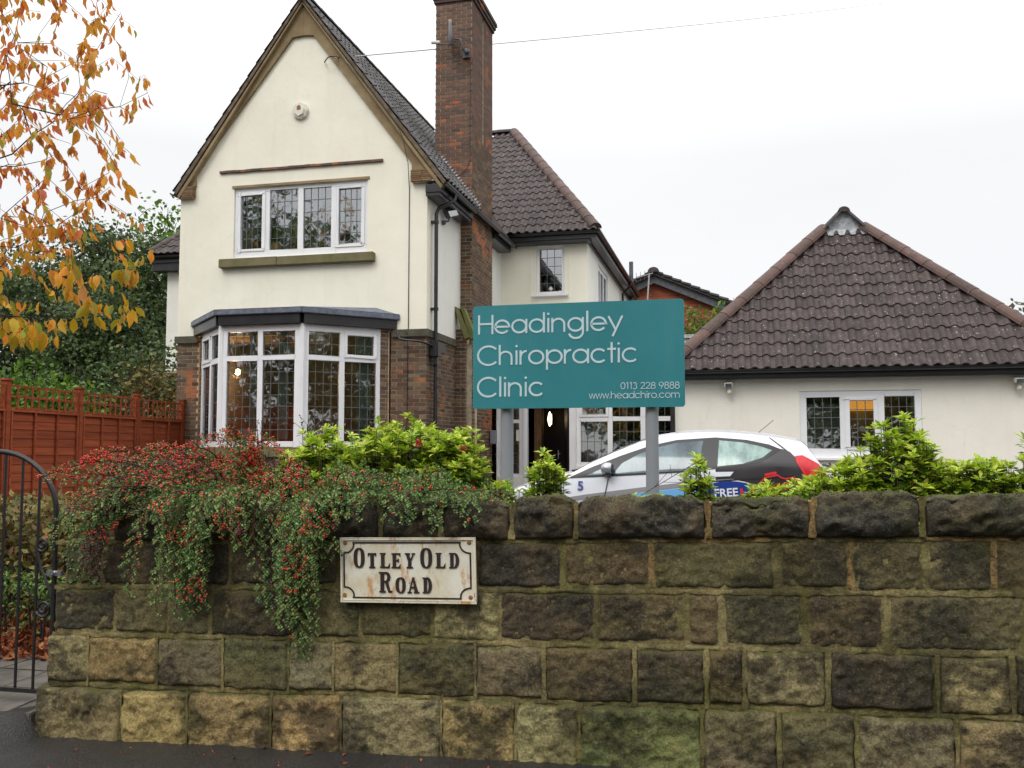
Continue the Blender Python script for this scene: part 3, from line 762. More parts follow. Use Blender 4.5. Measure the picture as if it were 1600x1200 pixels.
# ------------------------------------------------------------------ generic window
ZU = Vector((0, 0, 1))
def window(parent, O, u, n, W, H, lights, depth=.07, inset=.04, came=True, glass="glass", frame_mat="upvc", sill=None):
    """O lower-left corner seen from outside, on the wall's face; lights: (x0,x1,z0,z1,opening,cols,rows)"""
    O, u, n = Vector(O), Vector(u).normalized(), Vector(n).normalized()
    Of = O - n * inset
    holes = [((a - .05, b + .05, c - .05, d + .05) if op else (a, b, c, d)) for a, b, c, d, op, _, _ in lights]
    mb = MB(); slab(mb, Of, u, ZU, n, W, H, depth, holes)
    fr = mb.build("window", frame_mat, parent, bevel=.006)
    for a, b, c, d, op, nc, nr in lights:
        if op:
            m = MB(); slab(m, Of + u * (a - .052) + ZU * (c - .052) + n * .018, u, ZU, n, b - a + .104, d - c + .104, .05, [(.052, b - a + .052, .052, d - c + .052)])
            m.build("sash", frame_mat, fr, bevel=.008)
        Og = Of - n * .028
        m = MB(); m.obox(Og, u, ZU, n, a - .004, b + .004, c - .004, d + .004, -.012, -.004); m.build("pane", glass, fr)
        if came and nc:
            m = MB()
            for i in range(1, nc):
                x = a + (b - a) * i / nc; m.obox(Og, u, ZU, n, x - .006, x + .006, c, d, -.003, .001)
            for j in range(1, nr):
                z = c + (d - c) * j / nr; m.obox(Og, u, ZU, n, a, b, z - .006, z + .006, -.0035, .0005)
            m.build("leading", "lead_came", fr)
    return fr
def room(parent, x0, x1, y0, y1, z0, z1, mat="interior"):
    m = MB(); P = [(x0, y1, z0), (x1, y1, z0), (x1, y1, z1), (x0, y1, z1)]
    m.box(x0, x1, y1, y1 + .05, z0, z1); m.box(x0 - .05, x0, y0, y1, z0, z1); m.box(x1, x1 + .05, y0, y1, z0, z1); m.box(x0, x1, y0, y1, z0 - .05, z0); m.box(x0, x1, y0, y1, z1, z1 + .05)
    return m.build("room", mat, parent)
def curtain(parent, O, u, W, H, mat="curtain", amp=.03, wl=.09):
    O, u = Vector(O), Vector(u).normalized(); n = Vector((-u.y, u.x, 0)); k = max(6, int(W / .02)); m = MB(); L = []
    for i in range(k + 1):
        x = W * i / k; L.append(O + u * x + n * amp * math.sin(x / wl * 2 * math.pi))
    V = [p for q in L for p in (q, q + ZU * H)]
    m.mesh(V, [(2 * i, 2 * i + 2, 2 * i + 3, 2 * i + 1) for i in range(k)]); return m.build("curtain", mat, parent, smooth=True)

# ------------------------------------------------------------------ roofs of interlocking tiles
def tile_mesh(tw, th, lap=.04, amp=.03):
    xs = [0, .1, .22, .34, .46, .58, .66, .8, 1.0]
    prof = [.004, .016, .027, .031, .027, .014, .002, 0, .004]
    V = []
    for y, dz in ((-lap, .022), (th + .01, .0)):
        for x, z in zip(xs, prof): V.append((x * tw, y, z * amp / .031 + dz + .012))
    n = len(xs)
    for x, z in zip(xs, prof): V.append((x * tw, -lap, z * amp / .031 + .006))
    F = [(i, i + 1, n + i + 1, n + i) for i in range(n - 1)] + [(i, 2 * n + i, 2 * n + i + 1, i + 1) for i in range(n - 1)]
    return V, F
def tile_roof(parent, O, u, v, poly, mat, tw=.185, th=.33, as_objects=True, name="roof_tile", amp=.03):
    O, u, v = Vector(O), Vector(u).normalized(), Vector(v).normalized(); n = u.cross(v).normalized()
    TV, TF = tile_mesh(tw, th, amp=amp); me0 = bpy.data.meshes.new(name); me0.from_pydata(TV, [], TF); me0.materials.append(MATS[mat]); me0.set_sharp_from_angle(angle=.8)
    k = len(poly); area = sum(poly[i][0] * poly[(i + 1) % k][1] - poly[(i + 1) % k][0] * poly[i][1] for i in range(k))
    pl = poly if area > 0 else poly[::-1]
    def side(i, x, y):
        (ax, ay), (bx, by) = pl[i], pl[(i + 1) % k]; L = math.hypot(bx - ax, by - ay)
        return ((bx - ax) * (y - ay) - (by - ay) * (x - ax)) / L
    s0, s1 = min(p[0] for p in pl), max(p[0] for p in pl); t0, t1 = min(p[1] for p in pl), max(p[1] for p in pl)
    off = wloc(parent); AV, AF = [], []; M0 = Matrix(((u.x, v.x, n.x), (u.y, v.y, n.y), (u.z, v.z, n.z)))
    for j in range(int((t1 - t0) / th + .99)):
        for i in range(int((s1 - s0) / tw + .99)):
            x, y = s0 + i * tw, t0 + j * th
            cs = [(x, y), (x + tw, y), (x + tw, y + th), (x, y + th)]
            ds = [[side(e, *c) for c in cs] for e in range(k)]
            if any(max(d) < .02 for d in ds): continue
            cut = [e for e in range(k) if min(ds[e]) < -.005]
            jx = Vector((rng.uniform(-.003, .003), rng.uniform(-.006, .006), rng.uniform(-.003, .003)))
            if not cut:
                if as_objects:
                    o = add_obj(name, me0, parent); m = M0.to_4x4(); m.translation = O + u * (x + jx.x) + v * (y + jx.y) + n * jx.z - off; o.matrix_local = m
                else:
                    b0 = len(AV); AV += [O + M0 @ (Vector(p) + Vector((x, y, 0)) + jx) for p in TV]; AF += [tuple(b0 + q for q in f) for f in TF]
            else:
                bm = bmesh.new(); vs_ = [bm.verts.new(Vector(p) + Vector((x, y, 0)) + jx) for p in TV]
                for f in TF: bm.faces.new([vs_[q] for q in f])
                for e in cut:
                    if e == 0 and abs(pl[0][1] - pl[1][1]) < 1e-6 and min(ds[e]) > -.05: continue
                    (ax, ay), (bx, by) = pl[e], pl[(e + 1) % k]
                    no = Vector((by - ay, -(bx - ax), 0)).normalized()
                    bmesh.ops.bisect_plane(bm, geom=bm.verts[:] + bm.edges[:] + bm.faces[:], plane_co=(ax, ay, 0), plane_no=no, clear_outer=True)
                if len(bm.faces):
                    bm.verts.index_update(); pv = [O + M0 @ q.co for q in bm.verts]; pf = [tuple(q.index for q in f.verts) for f in bm.faces]
                    if as_objects:
                        me = bpy.data.meshes.new(name); me.from_pydata([p - off for p in pv], [], pf); me.materials.append(MATS[mat]); me.set_sharp_from_angle(angle=.8); add_obj(name, me, parent)
                    else: b0 = len(AV); AV += pv; AF += [tuple(b0 + q for q in f) for f in pf]
                bm.free()
    if AV:
        me = bpy.data.meshes.new("roof_tiles"); me.from_pydata([p - off for p in AV], [], AF); me.materials.append(MATS[mat]); me.set_sharp_from_angle(angle=.8); add_obj("roof_tiles", me, parent, kind="stuff")
def hip_tiles(parent, a, b, r=.13, L=.42, mat="hip_red", up=(0, 0, 1), name="hip_tile"):
    a, b = Vector(a), Vector(b); d = (b - a).normalized(); s = d.cross(Vector(up)).normalized(); w = s.cross(d).normalized(); n = max(1, int((b - a).length / L)); L = (b - a).length / n
    for i in range(n):
        V, F = [], []; seg = 8
        for k, (t_, rr) in enumerate(((-.03, r * 1.06), (L * .5, r * 1.02), (L, r))):
            for q in range(seg + 1):
                an = math.pi * q / seg; V.append(a + d * (i * L + t_) + s * rr * math.cos(an) + w * (rr * .85 * math.sin(an) - .02))
        for k in range(2):
            for q in range(seg): F.append((k * 9 + q, k * 9 + q + 1, (k + 1) * 9 + q + 1, (k + 1) * 9 + q))
        F.append(tuple(range(9))); py_mesh(name, V, F, mat, parent, smooth=False)
def gutter(parent, a, b, r=.055, mat="black_paint", name="gutter"):
    a, b = Vector(a), Vector(b); d = (b - a).normalized(); s = d.cross(ZU).normalized(); V, F = [], []; seg = 8; n = 2
    for p in (a, b):
        for q in range(seg + 1):
            an = math.pi + math.pi * q / seg; V.append(p + s * r * math.cos(an) + ZU * r * math.sin(an))
        for q in range(seg + 1):
            an = 2 * math.pi - math.pi * q / seg; V.append(p + s * r * .86 * math.cos(an) + ZU * r * .86 * math.sin(an))
    k = 2 * (seg + 1)
    F = [(q, (q + 1) % k, k + (q + 1) % k, k + q) for q in range(k)] + [tuple(range(k)), tuple(range(k, 2 * k))]
    return py_mesh(name, V, F, mat, parent, smooth=False)

# ------------------------------------------------------------------ the house
HX0, HX1, GY, SY = -10.68, -5.51, 16.15, 21.8
house = thing("gabled_house", "cream rendered gabled house with brown brick ground floor and tall brick chimney", "house", (-8.1, 18, .3))
# --- gable front, cream upper storey
def part(nm, mat, f, parent=house, **k):
    m = MB(); f(m); return m.build(nm, mat, parent, **k)
ap = (-8.05, 10.22)
gw = MB()
slab(gw, (HX0, GY, 3.77), (1, 0, 0), (0, 0, 1), (0, -1, 0), HX1 - HX0, 2.93, .28, [(HX0 * -1 - 9.5, HX0 * -1 - 6.7, 1.5, 2.9)])
gw.prism([(HX0, GY, 6.7), (HX1, GY, 6.7), (-8.05, GY, 10.1)], (0, .28, 0))
front = gw.build("wall", "render_cream", house)
part("wall", "render_white", lambda m: (slab(m, (HX1, GY + .28, 3.77), (0, 1, 0), (0, 0, 1), (1, 0, 0), SY - GY - .28, 2.75, .28), m.box(HX1 - .28, HX1, GY, GY + .28, 3.77, 3.775)))
part("wall", "render_cream", lambda m: m.box(HX0, HX0 + .28, GY + .28, SY, .2, 6.5))
# lower storey of brick: backing and bricks
bay_l, bay_r = -10.2, -6.2
part("brick_backing", "mortar", lambda m: (m.box(HX0 + .01, bay_l, GY + .01, GY + .3, .1, 3.64), m.box(bay_r, HX1 - .01, GY + .01, GY + .3, .1, 3.64), m.box(HX1 - .3, HX1 - .01, GY + .3, SY, .1, 3.64), m.box(bay_l, bay_r, GY + .1, GY + .2, .1, 1.4)))
brickwork(house, (bay_r, GY + .01, .1), (1, 0, 0), (0, -1, 0), HX1 - bay_r - .002, 3.53, n_parts=110)
brickwork(house, (HX0, GY + .01, .1), (1, 0, 0), (0, -1, 0), bay_l - HX0, 3.53, n_parts=50, start=1)
brickwork(house, (HX1 - .01, GY + .004, .1), (0, 1, 0), (1, 0, 0), SY - GY, 3.53, n_parts=110, start=1)
for q in ((HX0 - .03, bay_l - .02, GY - .05, GY + .1), (bay_r + .02, HX1 + .04, GY - .05, GY + .1), (HX1 - .1, HX1 + .04, GY + .1, 18.1)): part("string_course", "grey_stone", lambda m: m.box(*q, 3.64, 3.775))
# --- brown rendered band under the gable's verges with brick corbels
def band(m):
    y = GY - .06
    L = [(-10.66, 6.76), (-10.33, 6.76), (-10.33, 7.05), (-8.28, 9.58), (-8.05, 9.6), (-8.05, 10.22)]
    m.prism([(x, y, z) for x, z in L], (0, .058, 0))
    Rr = [(-5.2, 6.6), (-5.8, 6.62), (-5.8, 6.9), (-7.84, 9.58), (-8.048, 9.6), (-8.048, 10.22)]
    m.prism([(x, y, z) for x, z in Rr], (0, .058, 0))
part("verge_band", "tan_band", band)
for s_, x0, x1 in ((1, -10.70, -10.34), (-1, -5.80, -5.28)):
    part("corbel_backing", "mortar", lambda m: m.box(x0 + .02, x1 - .02, GY - .1, GY + .02, 6.52, 6.745))
    for j in range(6):
        zb = 6.53 + j * .037; ind = (5 - j) * .022
        xa, xb = (x0 + ind, x1) if s_ > 0 else (x0, x1 - ind); x = xa
        while x < xb - .03:
            e_ = min(x + rng.uniform(.17, .26), xb); part("brick", "brick_tan", lambda m: m.box(x, e_ - .008, GY - .12 - rng.uniform(0, .004), GY + .01, zb, zb + .03)); x = e_
# --- gable roof: deck, tiles, verge, ridge
RX, RZ = -8.05, 10.34
for s_, ex, ez in ((1, -5.13, 6.52), (-1, -10.72, 6.68)):
    part("roof_deck", "roof_deck", lambda m: m.prism([(ex, GY - .13, ez), (RX, GY - .13, RZ), (RX, GY - .13, RZ - .1), (ex, GY - .13, ez - .08)], (0, 7.5 if s_ < 0 else 8.5, 0)))
u_, v_ = Vector((0, 1, 0)), Vector((RX + 5.13, 0, RZ - 6.52)); L_ = v_.length
tile_roof(house, (-5.13, GY - .17, 6.52), u_, v_, [(0, 0), (2.36, 0), (2.36, L_), (0, L_)], "tile_grey", tw=.2, th=.3, as_objects=False, amp=.05)
tile_roof(house, (-5.13, GY - .17, 6.52), u_, v_, [(2.4, 1.25), (8, 1.25), (8, L_), (2.4, L_)], "tile_grey", tw=.2, th=.3, as_objects=False, amp=.05)
u2, v2 = Vector((0, -1, 0)), Vector((RX + 10.72, 0, RZ - 6.68))
tile_roof(house, (-10.72, GY + 7, 6.68), u2, v2, [(0, 0), (7.17, 0), (7.17, v2.length), (0, v2.length)], "tile_grey", tw=.2, th=.3, as_objects=False)
hip_tiles(house, (RX, GY - .28, RZ + .03), (RX, GY + 8.0, RZ + .03), r=.12, mat="tile_grey", name="ridge_tile")
part("verge_board", "verge_cement", lambda m: (m.prism([(-10.74, GY - .15, 6.66), (RX, GY - .15, RZ + .0), (RX, GY - .15, RZ - .07), (-10.70, GY - .15, 6.59)], (0, .1, 0)), m.prism([(-5.11, GY - .15, 6.5), (RX + .002, GY - .15, RZ + .0), (RX + .002, GY - .15, RZ - .07), (-5.15, GY - .15, 6.43)], (0, .1, 0))))
part("soffit", "tan_band", lambda m: (m.prism([(-10.68, GY - .13, 6.57), (RX, GY - .13, RZ - .1), (RX, GY - .13, RZ - .14), (-10.64, GY - .13, 6.52)], (0, .129, 0)), m.prism([(-5.17, GY - .13, 6.41), (RX + .002, GY - .13, RZ - .1), (RX + .002, GY - .13, RZ - .14), (-5.21, GY - .13, 6.36)], (0, .129, 0))))
# saw-toothed lead flashing where the tiles meet the chimney
m = MB(); d_ = v_.normalized(); nn = Vector((d_.z, 0, -d_.x)).normalized() * 1
b0 = Vector((-5.13, 18.255, 6.56))
for i in range(19):
    a = b0 + d_ * (i * .075); m.prism([a + nn * .03, a + d_ * .075 + nn * .03, a + d_ * .02 + nn * .12], (0, .012, 0))
m.prism([b0 + nn * .0, b0 + d_ * 1.43, b0 + d_ * 1.43 + nn * .05, b0 + nn * .05], (0, .01, 0))
m.build("lead_flashing", "lead_pale", house)
# eaves on the right: soffit box, fascia, gutter, downpipe
part("fascia", "black_paint", lambda m: m.box(HX1 + .002, -5.2, GY - .12, 18.2, 6.3, 6.46), bevel=.006); part("soffit_board", "black_paint", lambda m: m.box(HX1 + .002, -5.24, GY - .1, 18.15, 6.24, 6.299), bevel=.004); part("fascia", "black_paint", lambda m: m.box(HX1 + .002, -5.2, 19.95, SY - .3, 6.3, 6.46), bevel=.006)
gutter(house, (-5.12, GY - .17, 6.46), (-5.12, 18.05, 6.45), .065); gutter(house, (-5.12, 19.97, 6.46), (-5.12, SY - .35, 6.46), .065)
gutter(house, (-10.77, GY - .17, 6.63), (-10.77, SY, 6.63), .055)
part("downpipe", "black_paint", lambda m: m.tube([(-5.12, 16.62, 6.42), (-5.12, 16.62, 6.3), (-5.2, 16.52, 6.2), (-5.38, 16.44, 6.1), (-5.42, 16.42, 6.0), (-5.42, 16.42, 3.55)], .036, 10), smooth=.7)
part("downpipe", "black_paint", lambda m: m.tube([(-5.42, 16.42, 3.3), (-5.42, 16.42, .4)], .036, 10), smooth=.7)
for z in (5.8, 4.15): part("pipe_bracket", "black_paint", lambda m: (m.tube([(-5.42, 16.42, z), (-5.42, 16.42, z + .06)], .048, 10), m.box(-5.52, -5.42, 16.36, 16.48, z + .01, z + .05)))
part("hopper", "black_paint", lambda m: (m.box(-5.5, -5.33, 16.28, 16.52, 3.28, 3.56), m.box(-5.45, -5.37, 16.34, 16.48, 3.12, 3.28), m.box(-5.48, -5.34, 16.52, 16.8, 3.36, 3.56)), bevel=.012)
part("waste_pipe", "black_paint", lambda m: m.tube(tube_path([(-6.02, 16.0, 3.72), (-5.98, 15.98, 3.6), (-5.85, 15.97, 3.56), (-5.6, 15.97, 3.53), (-5.48, 16.1, 3.5), (-5.44, 16.3, 3.46)], 4), .022, 8), smooth=True)
# the drip strip, sill and upstairs window
def drip(m):
    n = 30
    for i in range(n):
        a, b = -9.81 + 3.42 * i / n, -9.81 + 3.42 * (i + 1) / n; q = 6.985 + .012 * noise.noise(Vector((i * .4, 2, 3)))
        m.box(a, b, GY - .045, GY, q, q + .045)
part("drip_tile_course", "brick_chimney", drip)
part("sill", "sill_stone", lambda m: (m.box(-9.74, -8.5, GY - .13, GY + .02, 5.085, 5.255), m.box(-8.495, -6.53, GY - .13, GY + .02, 5.08, 5.25)), bevel=.01)
part("window_head", "tan_band", lambda m: m.box(-9.54, -6.66, GY - .02, GY + .01, 6.67, 6.72))
window(house, (-9.5, GY, 5.27), (1, 0, 0), (0, -1, 0), 2.8, 1.4, [(.13, .6, .19, 1.26, 1, 4, 5), (.75, 1.35, .145, 1.33, 0, 4, 5), (1.46, 2.05, .145, 1.33, 0, 4, 5), (2.2, 2.67, .19, 1.26, 1, 4, 5)], glass="glass_bright")
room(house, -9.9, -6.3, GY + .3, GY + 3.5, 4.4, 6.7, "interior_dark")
curtain(house, (-9.35, GY + .32, 5.3), (1, 0, 0), .22, 1.4); curtain(house, (-8.6, GY + .4, 5.3), (1, 0, 0), .12, 1.4); curtain(house, (-7.98, GY + .4, 5.3), (1, 0, 0), .12, 1.4)
# --- bay window
B = [Vector((-10.16, 16.12, 0)), Vector((-9.0, 14.95, 0)), Vector((-7.41, 14.95, 0)), Vector((-6.24, 16.12, 0))]
zb0, zb1 = 1.6, 3.78
for k in range(3):
    a, b = B[k], B[k + 1]; d = (b - a).normalized(); n = Vector((d.y, -d.x, 0))
    if k == 0: a = a + d * .2
    if k == 2: b = b - d * .16
    Lw = (b - a).length; H = zb1 - zb0; tz = 1.6
    if k == 0: Ls = [(.09, Lw / 2 - .07, .1, tz - .08, 0, 4, 6), (Lw / 2 + .05, Lw - .12, .1, tz - .08, 0, 4, 6), (.12, Lw / 2 - .1, tz + .05, H - .15, 1, 3, 2), (Lw / 2 + .05, Lw - .12, tz + .02, H - .12, 0, 3, 2)]
    if k == 1: Ls = [(.13, .74, .1, tz - .06, 0, 4, 7), (.83, Lw - .13, .1, tz - .06, 0, 4, 7), (.13, .74, tz + .03, H - .12, 0, 4, 2), (.83, Lw - .13, tz + .03, H - .12, 0, 4, 2)]
    if k == 2: Ls = [(.12, Lw / 2 - .04, .1, tz - .06, 0, 4, 7), (Lw / 2 + .05, Lw - .08, .1, tz - .06, 0, 4, 7), (.12, Lw / 2 - .04, tz + .03, H - .12, 0, 4, 2), (Lw / 2 + .1, Lw - .13, tz + .07, H - .16, 1, 3, 2)]
    window(house, a + Vector((0, 0, zb0)), d, n, Lw, H, Ls, inset=0, depth=.08)
    # sill, brick apron, fascia, lead edge
    a, b = B[k], B[k + 1]; e0, e1 = (0, .055) if k == 0 else ((-.055, .055) if k == 1 else (-.055, 0))
    part("bay_sill", "sill_stone", lambda m: m.obox((0, 0, 0), d, ZU, n, d.dot(a) + e0 * 0 - .03, d.dot(b) + .03, 1.42, 1.597, n.dot(a) - .2, n.dot(a) + .07), bevel=.01)
    part("brick_backing", "mortar", lambda m: m.obox((0, 0, 0), d, ZU, n, d.dot(a), d.dot(b), .1, 1.418, n.dot(a) - .2, n.dot(a) - .0))
    brickwork(house, a + Vector((0, 0, .1)), d, n, (b - a).length, 1.31)
    part("fascia", "black_paint", lambda m: m.obox((0, 0, 0), d, ZU, n, d.dot(a) - (.0 if k else .12), d.dot(b) + (.0 if k < 2 else .12), 3.782, 3.96, n.dot(a) - .1, n.dot(a) + .1 + .002 * k))
    part("lead_edge", "lead", lambda m: m.obox((0, 0, 0), d, ZU, n, d.dot(a) - (.06 if k else .16), d.dot(b) + (.06 if k < 2 else .16), 3.955, 4.06 + .002 * k, n.dot(a) - .1, n.dot(a) + .15 + .002 * k), bevel=.012)
for p in (B[1], B[2]):
    part("corner_post", "upvc", lambda m: m.tube([p + Vector((0, .03, zb0)), p + Vector((0, .03, zb1))], .062, 8))
for p, q, un in ((B[0], B[1], 0), (B[3], B[2], 1)):
    d = (q - p).normalized(); n = Vector((d.y, -d.x, 0)) if un == 0 else Vector((-d.y, d.x, 0)); w_ = .2 if un == 0 else .16
    O_ = p if un == 0 else p + d * w_
    part("brick_backing", "mortar", lambda m: m.obox((p.x, p.y, 0), d, ZU, n, -.02, w_ - .004, 1.6, 3.78, -.15, -.008))
    brickwork(house, Vector((p.x, p.y, 1.6)) + (Vector((0, 0, 0)) if un == 0 else d * w_) - n * .008, d if un == 0 else -d, n, w_ - .004, 2.15)
top = [(-10.34, GY, 4.06), (-10.27, 16.02, 4.06), (-9.06, 14.8, 4.06), (-7.35, 14.8, 4.06), (-6.13, 16.02, 4.06), (-6.06, GY, 4.06)]
m = MB(); m.poly(*top); rt = [(-9.9, GY - .01, 4.2), (-6.5, GY - .01, 4.2)]
m.mesh(top + rt, [(0, 1, 6), (1, 2, 6), (2, 3, 7, 6), (3, 4, 7), (4, 5, 7)]); m.build("bay_roof", "lead", house)
room(house, -10.35, -6.05, GY + .3, 20.4, 1.3, 3.78)
part("room_ceiling", "interior", lambda m: m.prism([(-10.1, GY + .1, 3.77), (-9.0, 15.05, 3.77), (-7.4, 15.05, 3.77), (-6.3, GY + .1, 3.77)], (0, 0, .02)))
for (x, y, w_, dx, dy) in ((-8.56, 15.2, .12, 1, 0), (-8.05, 15.3, .22, 1, 0), (-6.75, 15.85, .3, .7, .7)):
    curtain(house, (x, y, 1.75), (dx, dy, 0), w_, 2.0)
lamp = thing("ceiling_pendant_lamp", "small lit warm bulb glowing behind the bay window's left front light", "lamp", (-9.95, 17.2, 3.2))
part("bulb", "bulb_warm", lambda m: m.lathe((-9.95, 17.2, 3.15), (0, 0, 1), [(-.06, .01), (-.05, .045), (0, .06), (.05, .045), (.07, .015)], 12), lamp, smooth=True)
part("flex", "black_paint", lambda m: m.tube([(-9.95, 17.2, 3.21), (-9.95, 17.2, 3.78)], .005, 5), lamp)
pl = bpy.data.lights.new("bulb_light", 'POINT'); pl.energy = 45; pl.color = (1, .6, .28); pl.shadow_soft_size = .05
plo = bpy.data.objects.new("bulb_light", pl); COL.objects.link(plo); plo.location = (-9.95, 17.1, 3.05)
card = MB().prism([(-9.05 + .35, 15.2, 1.68), (-8.5, 15.22, 1.68), (-8.5, 15.27, 1.93), (-8.7, 15.25, 1.93)], (0, .01, 0)).build("leaflet_holder", "white_plastic", None, label="small white leaflet stand on the inner sill of the bay window", cat="leaflet stand")

# --- main block behind: right wing, left end
EZ = 6.74
MY0, MY1, MX0, MX1 = 21.8, 30.8, -14.76, -3.39
rw = MB()
slab(rw, (HX1, MY0, 3.9), (1, 0, 0), (0, 0, 1), (0, -1, 0), MX1 - HX1, 2.62, .28, [(.87, 1.56, 1.4, 2.58)])
rw.build("wall", "render_cream", house)
sw = MB(); slab(sw, (MX1, MY0 + .28, .1), (0, 1, 0), (0, 0, 1), (1, 0, 0), MY1 - MY0 - .28, 6.42, .28, [(1.55, 3.4, 5.05, 6.25)]); sw.build("wall", "render_white", house)
part("wall", "render_white", lambda m: (m.box(MX0, HX0, MY0, MY0 + .28, 3.65, 6.3), m.box(MX0, MX0 + .28, MY0 + .28, MY1, 3.65, 6.3), m.box(MX0, MX1, MY1, MY1 + .2, .1, 6.3)))
part("brick_backing", "mortar", lambda m: m.box(MX0, HX0, MY0 + .01, MY0 + .28, .1, 3.64))
brickwork(house, (MX0, MY0 + .01, .1), (1, 0, 0), (0, -1, 0), HX0 - MX0, 3.5)
window(house, (-4.64, MY0, 5.3), (1, 0, 0), (0, -1, 0), .69, 1.18, [(.07, .62, .07, 1.11, 0, 3, 5)], glass="glass_bright")
part("sill", "upvc", lambda m: m.box(-4.74, -3.86, MY0 - .1, MY0 + .02, 5.24, 5.298), bevel=.008)
part("vase", "white_plastic", lambda m: m.lathe((-4.3, MY0 + .14, 5.38), (0, 0, 1), [(0, .06), (.06, .09), (.14, .06), (.17, .03), (.2, .05)], 12), smooth=True)
part("pier_strip", "render_cream", lambda m: (m.box(-3.85, -3.8, MY0 - .012, MY0 + .01, 5.2, 6.5), m.box(-4.8, -4.76, MY0 - .012, MY0 + .01, 5.2, 6.5)))
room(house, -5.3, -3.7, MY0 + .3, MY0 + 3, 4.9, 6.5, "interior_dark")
window(house, (MX1, MY0 + .28 + 1.55, 5.15), (0, 1, 0), (1, 0, 0), 1.85, 1.2, [(.08, .55, .08, 1.1, 0, 3, 5), (.68, 1.15, .08, 1.1, 0, 3, 5), (1.28, 1.77, .08, 1.1, 0, 3, 5)], glass="glass_bright")
# roof of the main block
C0, C1, T0, T1 = Vector((-15.15, 21.42, EZ)), Vector((-3.1, 21.42, EZ)), Vector((-12.1, 26.3, 10.95)), Vector((-6.27, 26.3, 10.95))
C2, C3 = Vector((-3.1, 31.2, EZ)), Vector((-15.15, 31.2, EZ))
m = MB(); dn = Vector((0, 0, -.06))
m.poly(C0 + dn, C1 + dn, T1 + dn, T0 + dn); m.poly(C1 + dn, C2 + dn, T1 + dn); m.poly(C2 + dn, C3 + dn, T0 + dn, T1 + dn); m.poly(C3 + dn, C0 + dn, T0 + dn); m.poly(C0 + dn, C3 + dn, C2 + dn, C1 + dn)
m.build("roof_deck", "roof_deck", house)
v_ = Vector((0, T0.y - C0.y, T0.z - C0.z)); Lv = v_.length; W_ = C1.x - C0.x
tile_roof(house, C0, (1, 0, 0), v_, [(8.3, 0), (W_, 0), (T1.x - C0.x, Lv), (8.3, Lv)], "tile", tw=.2, th=.36, amp=.046)
tile_roof(house, C0, (1, 0, 0), v_, [(0, 0), (5.5, 0), (5.5, Lv), (T0.x - C0.x, Lv)], "tile", tw=.2, th=.36, as_objects=False)
u_ = Vector((0, 1, 0)); mid = Vector((C1.x, T1.y, C1.z)); v2 = T1 - mid
tile_roof(house, C1, u_, v2, [(0, 0), (C2.y - C1.y, 0), (T1.y - C1.y, v2.length)], "tile", tw=.2, th=.36, as_objects=False)
hip_tiles(house, C1 + Vector((-.05, .08, .08)), T1 + Vector((0, 0, .06)), r=.15, L=.45); hip_tiles(house, T0 + Vector((0, 0, .05)), T1 + Vector((0, 0, .05)), r=.13, mat="tile_dark", name="ridge_tile")
hip_tiles(house, C0 + Vector((.05, .08, .07)), T0 + Vector((0, 0, .05)), r=.13, mat="tile")
for nm_, q in (("fascia", (HX1 + .3, MX1 + .22, MY0 - .3, MY0 - .26, 6.56, 6.72)), ("soffit_board", (HX1 + .3, MX1 + .1, MY0 - .27, MY0 + .02, 6.5, 6.559)), ("soffit_board", (MX1 + .0, MX1 + .05, MY0 + .03, 31, 6.5, 6.559)), ("fascia", (MX1 + .222, MX1 + .26, MY0 - .3, 31, 6.56, 6.72)), ("fascia", (MX0 - .3, HX0, MY0 - .32, MY0 - .282, 6.5, 6.7)), ("soffit_board", (MX1, MX1 + .22, MY0 - .25, 31, 6.56, 6.58)), ("soffit_board", (MX0 - .28, HX0, MY0 - .28, MY0 + .02, 6.3, 6.5))): part(nm_, "black_paint", lambda m: m.box(*q))
gutter(house, (HX1 + .4, MY0 - .36, 6.72), (MX1 + .34, MY0 - .36, 6.72), .06); gutter(house, (MX1 + .32, MY0 - .36, 6.72), (MX1 + .32, 31, 6.72), .06); gutter(house, (MX0 - .36, MY0 - .38, 6.66), (HX0, MY0 - .38, 6.66), .06)
part("downpipe", "black_paint", lambda m: m.tube([(MX1 + .32, 28.3, 6.68), (MX1 + .3, 28.3, 6.55), (MX1 + .08, 28.3, 6.35), (MX1 + .07, 28.3, .4)], .04, 8), smooth=.7)
part("flue_pipe", "dark_metal", lambda m: m.tube([(MX1 + .12, 30.4, 4), (MX1 + .12, 30.4, 7.75)], .07, 10), smooth=.7)
part("downpipe", "black_paint", lambda m: m.tube([(MX0 + 4.0, 21.5, 6.6), (HX0 - .12, 21.6, 6.45), (HX0 - .08, 21.7, 6.3), (HX0 - .08, 21.72, .4)], .04, 8), smooth=.7)

# --- chimney
CHX0, CHX1, CHY0, CHY1, CT = -6.08, -5.26, 18.3, 19.95, 11.08
chim = part("chimney", "mortar", lambda m: (m.box(CHX0 + .01, CHX1 - .01, CHY0 + .01, CHY1 - .01, 6.2, 8.2), m.box(CHX0 + .01, CHX1 - .01, CHY0 + .01, CHY0 + .8, 8.2, CT), m.box(CHX0 + .01, CHX1 - .01, CHY0 + .93, CHY1 - .01, 8.2, CT), m.box(CHX0 + .01, CHX1 - .1, CHY0 + .8, CHY0 + .93, 8.2, CT), m.box(HX1 - .05, CHX1 - .01, CHY0 + .01, CHY1 - .01, .1, 6.2)))
def cbrick(O, u, n, W, H, **k): brickwork(chim, O, u, n, W, H, mat=k.pop("mat", "brick_chimney"), **k)
cbrick((CHX0, CHY0 + .01, 6.2), (1, 0, 0), (0, -1, 0), CHX1 - CHX0, CT - 6.2, n_parts=140, holes=[(.28, .35, 4.35, 4.48)])
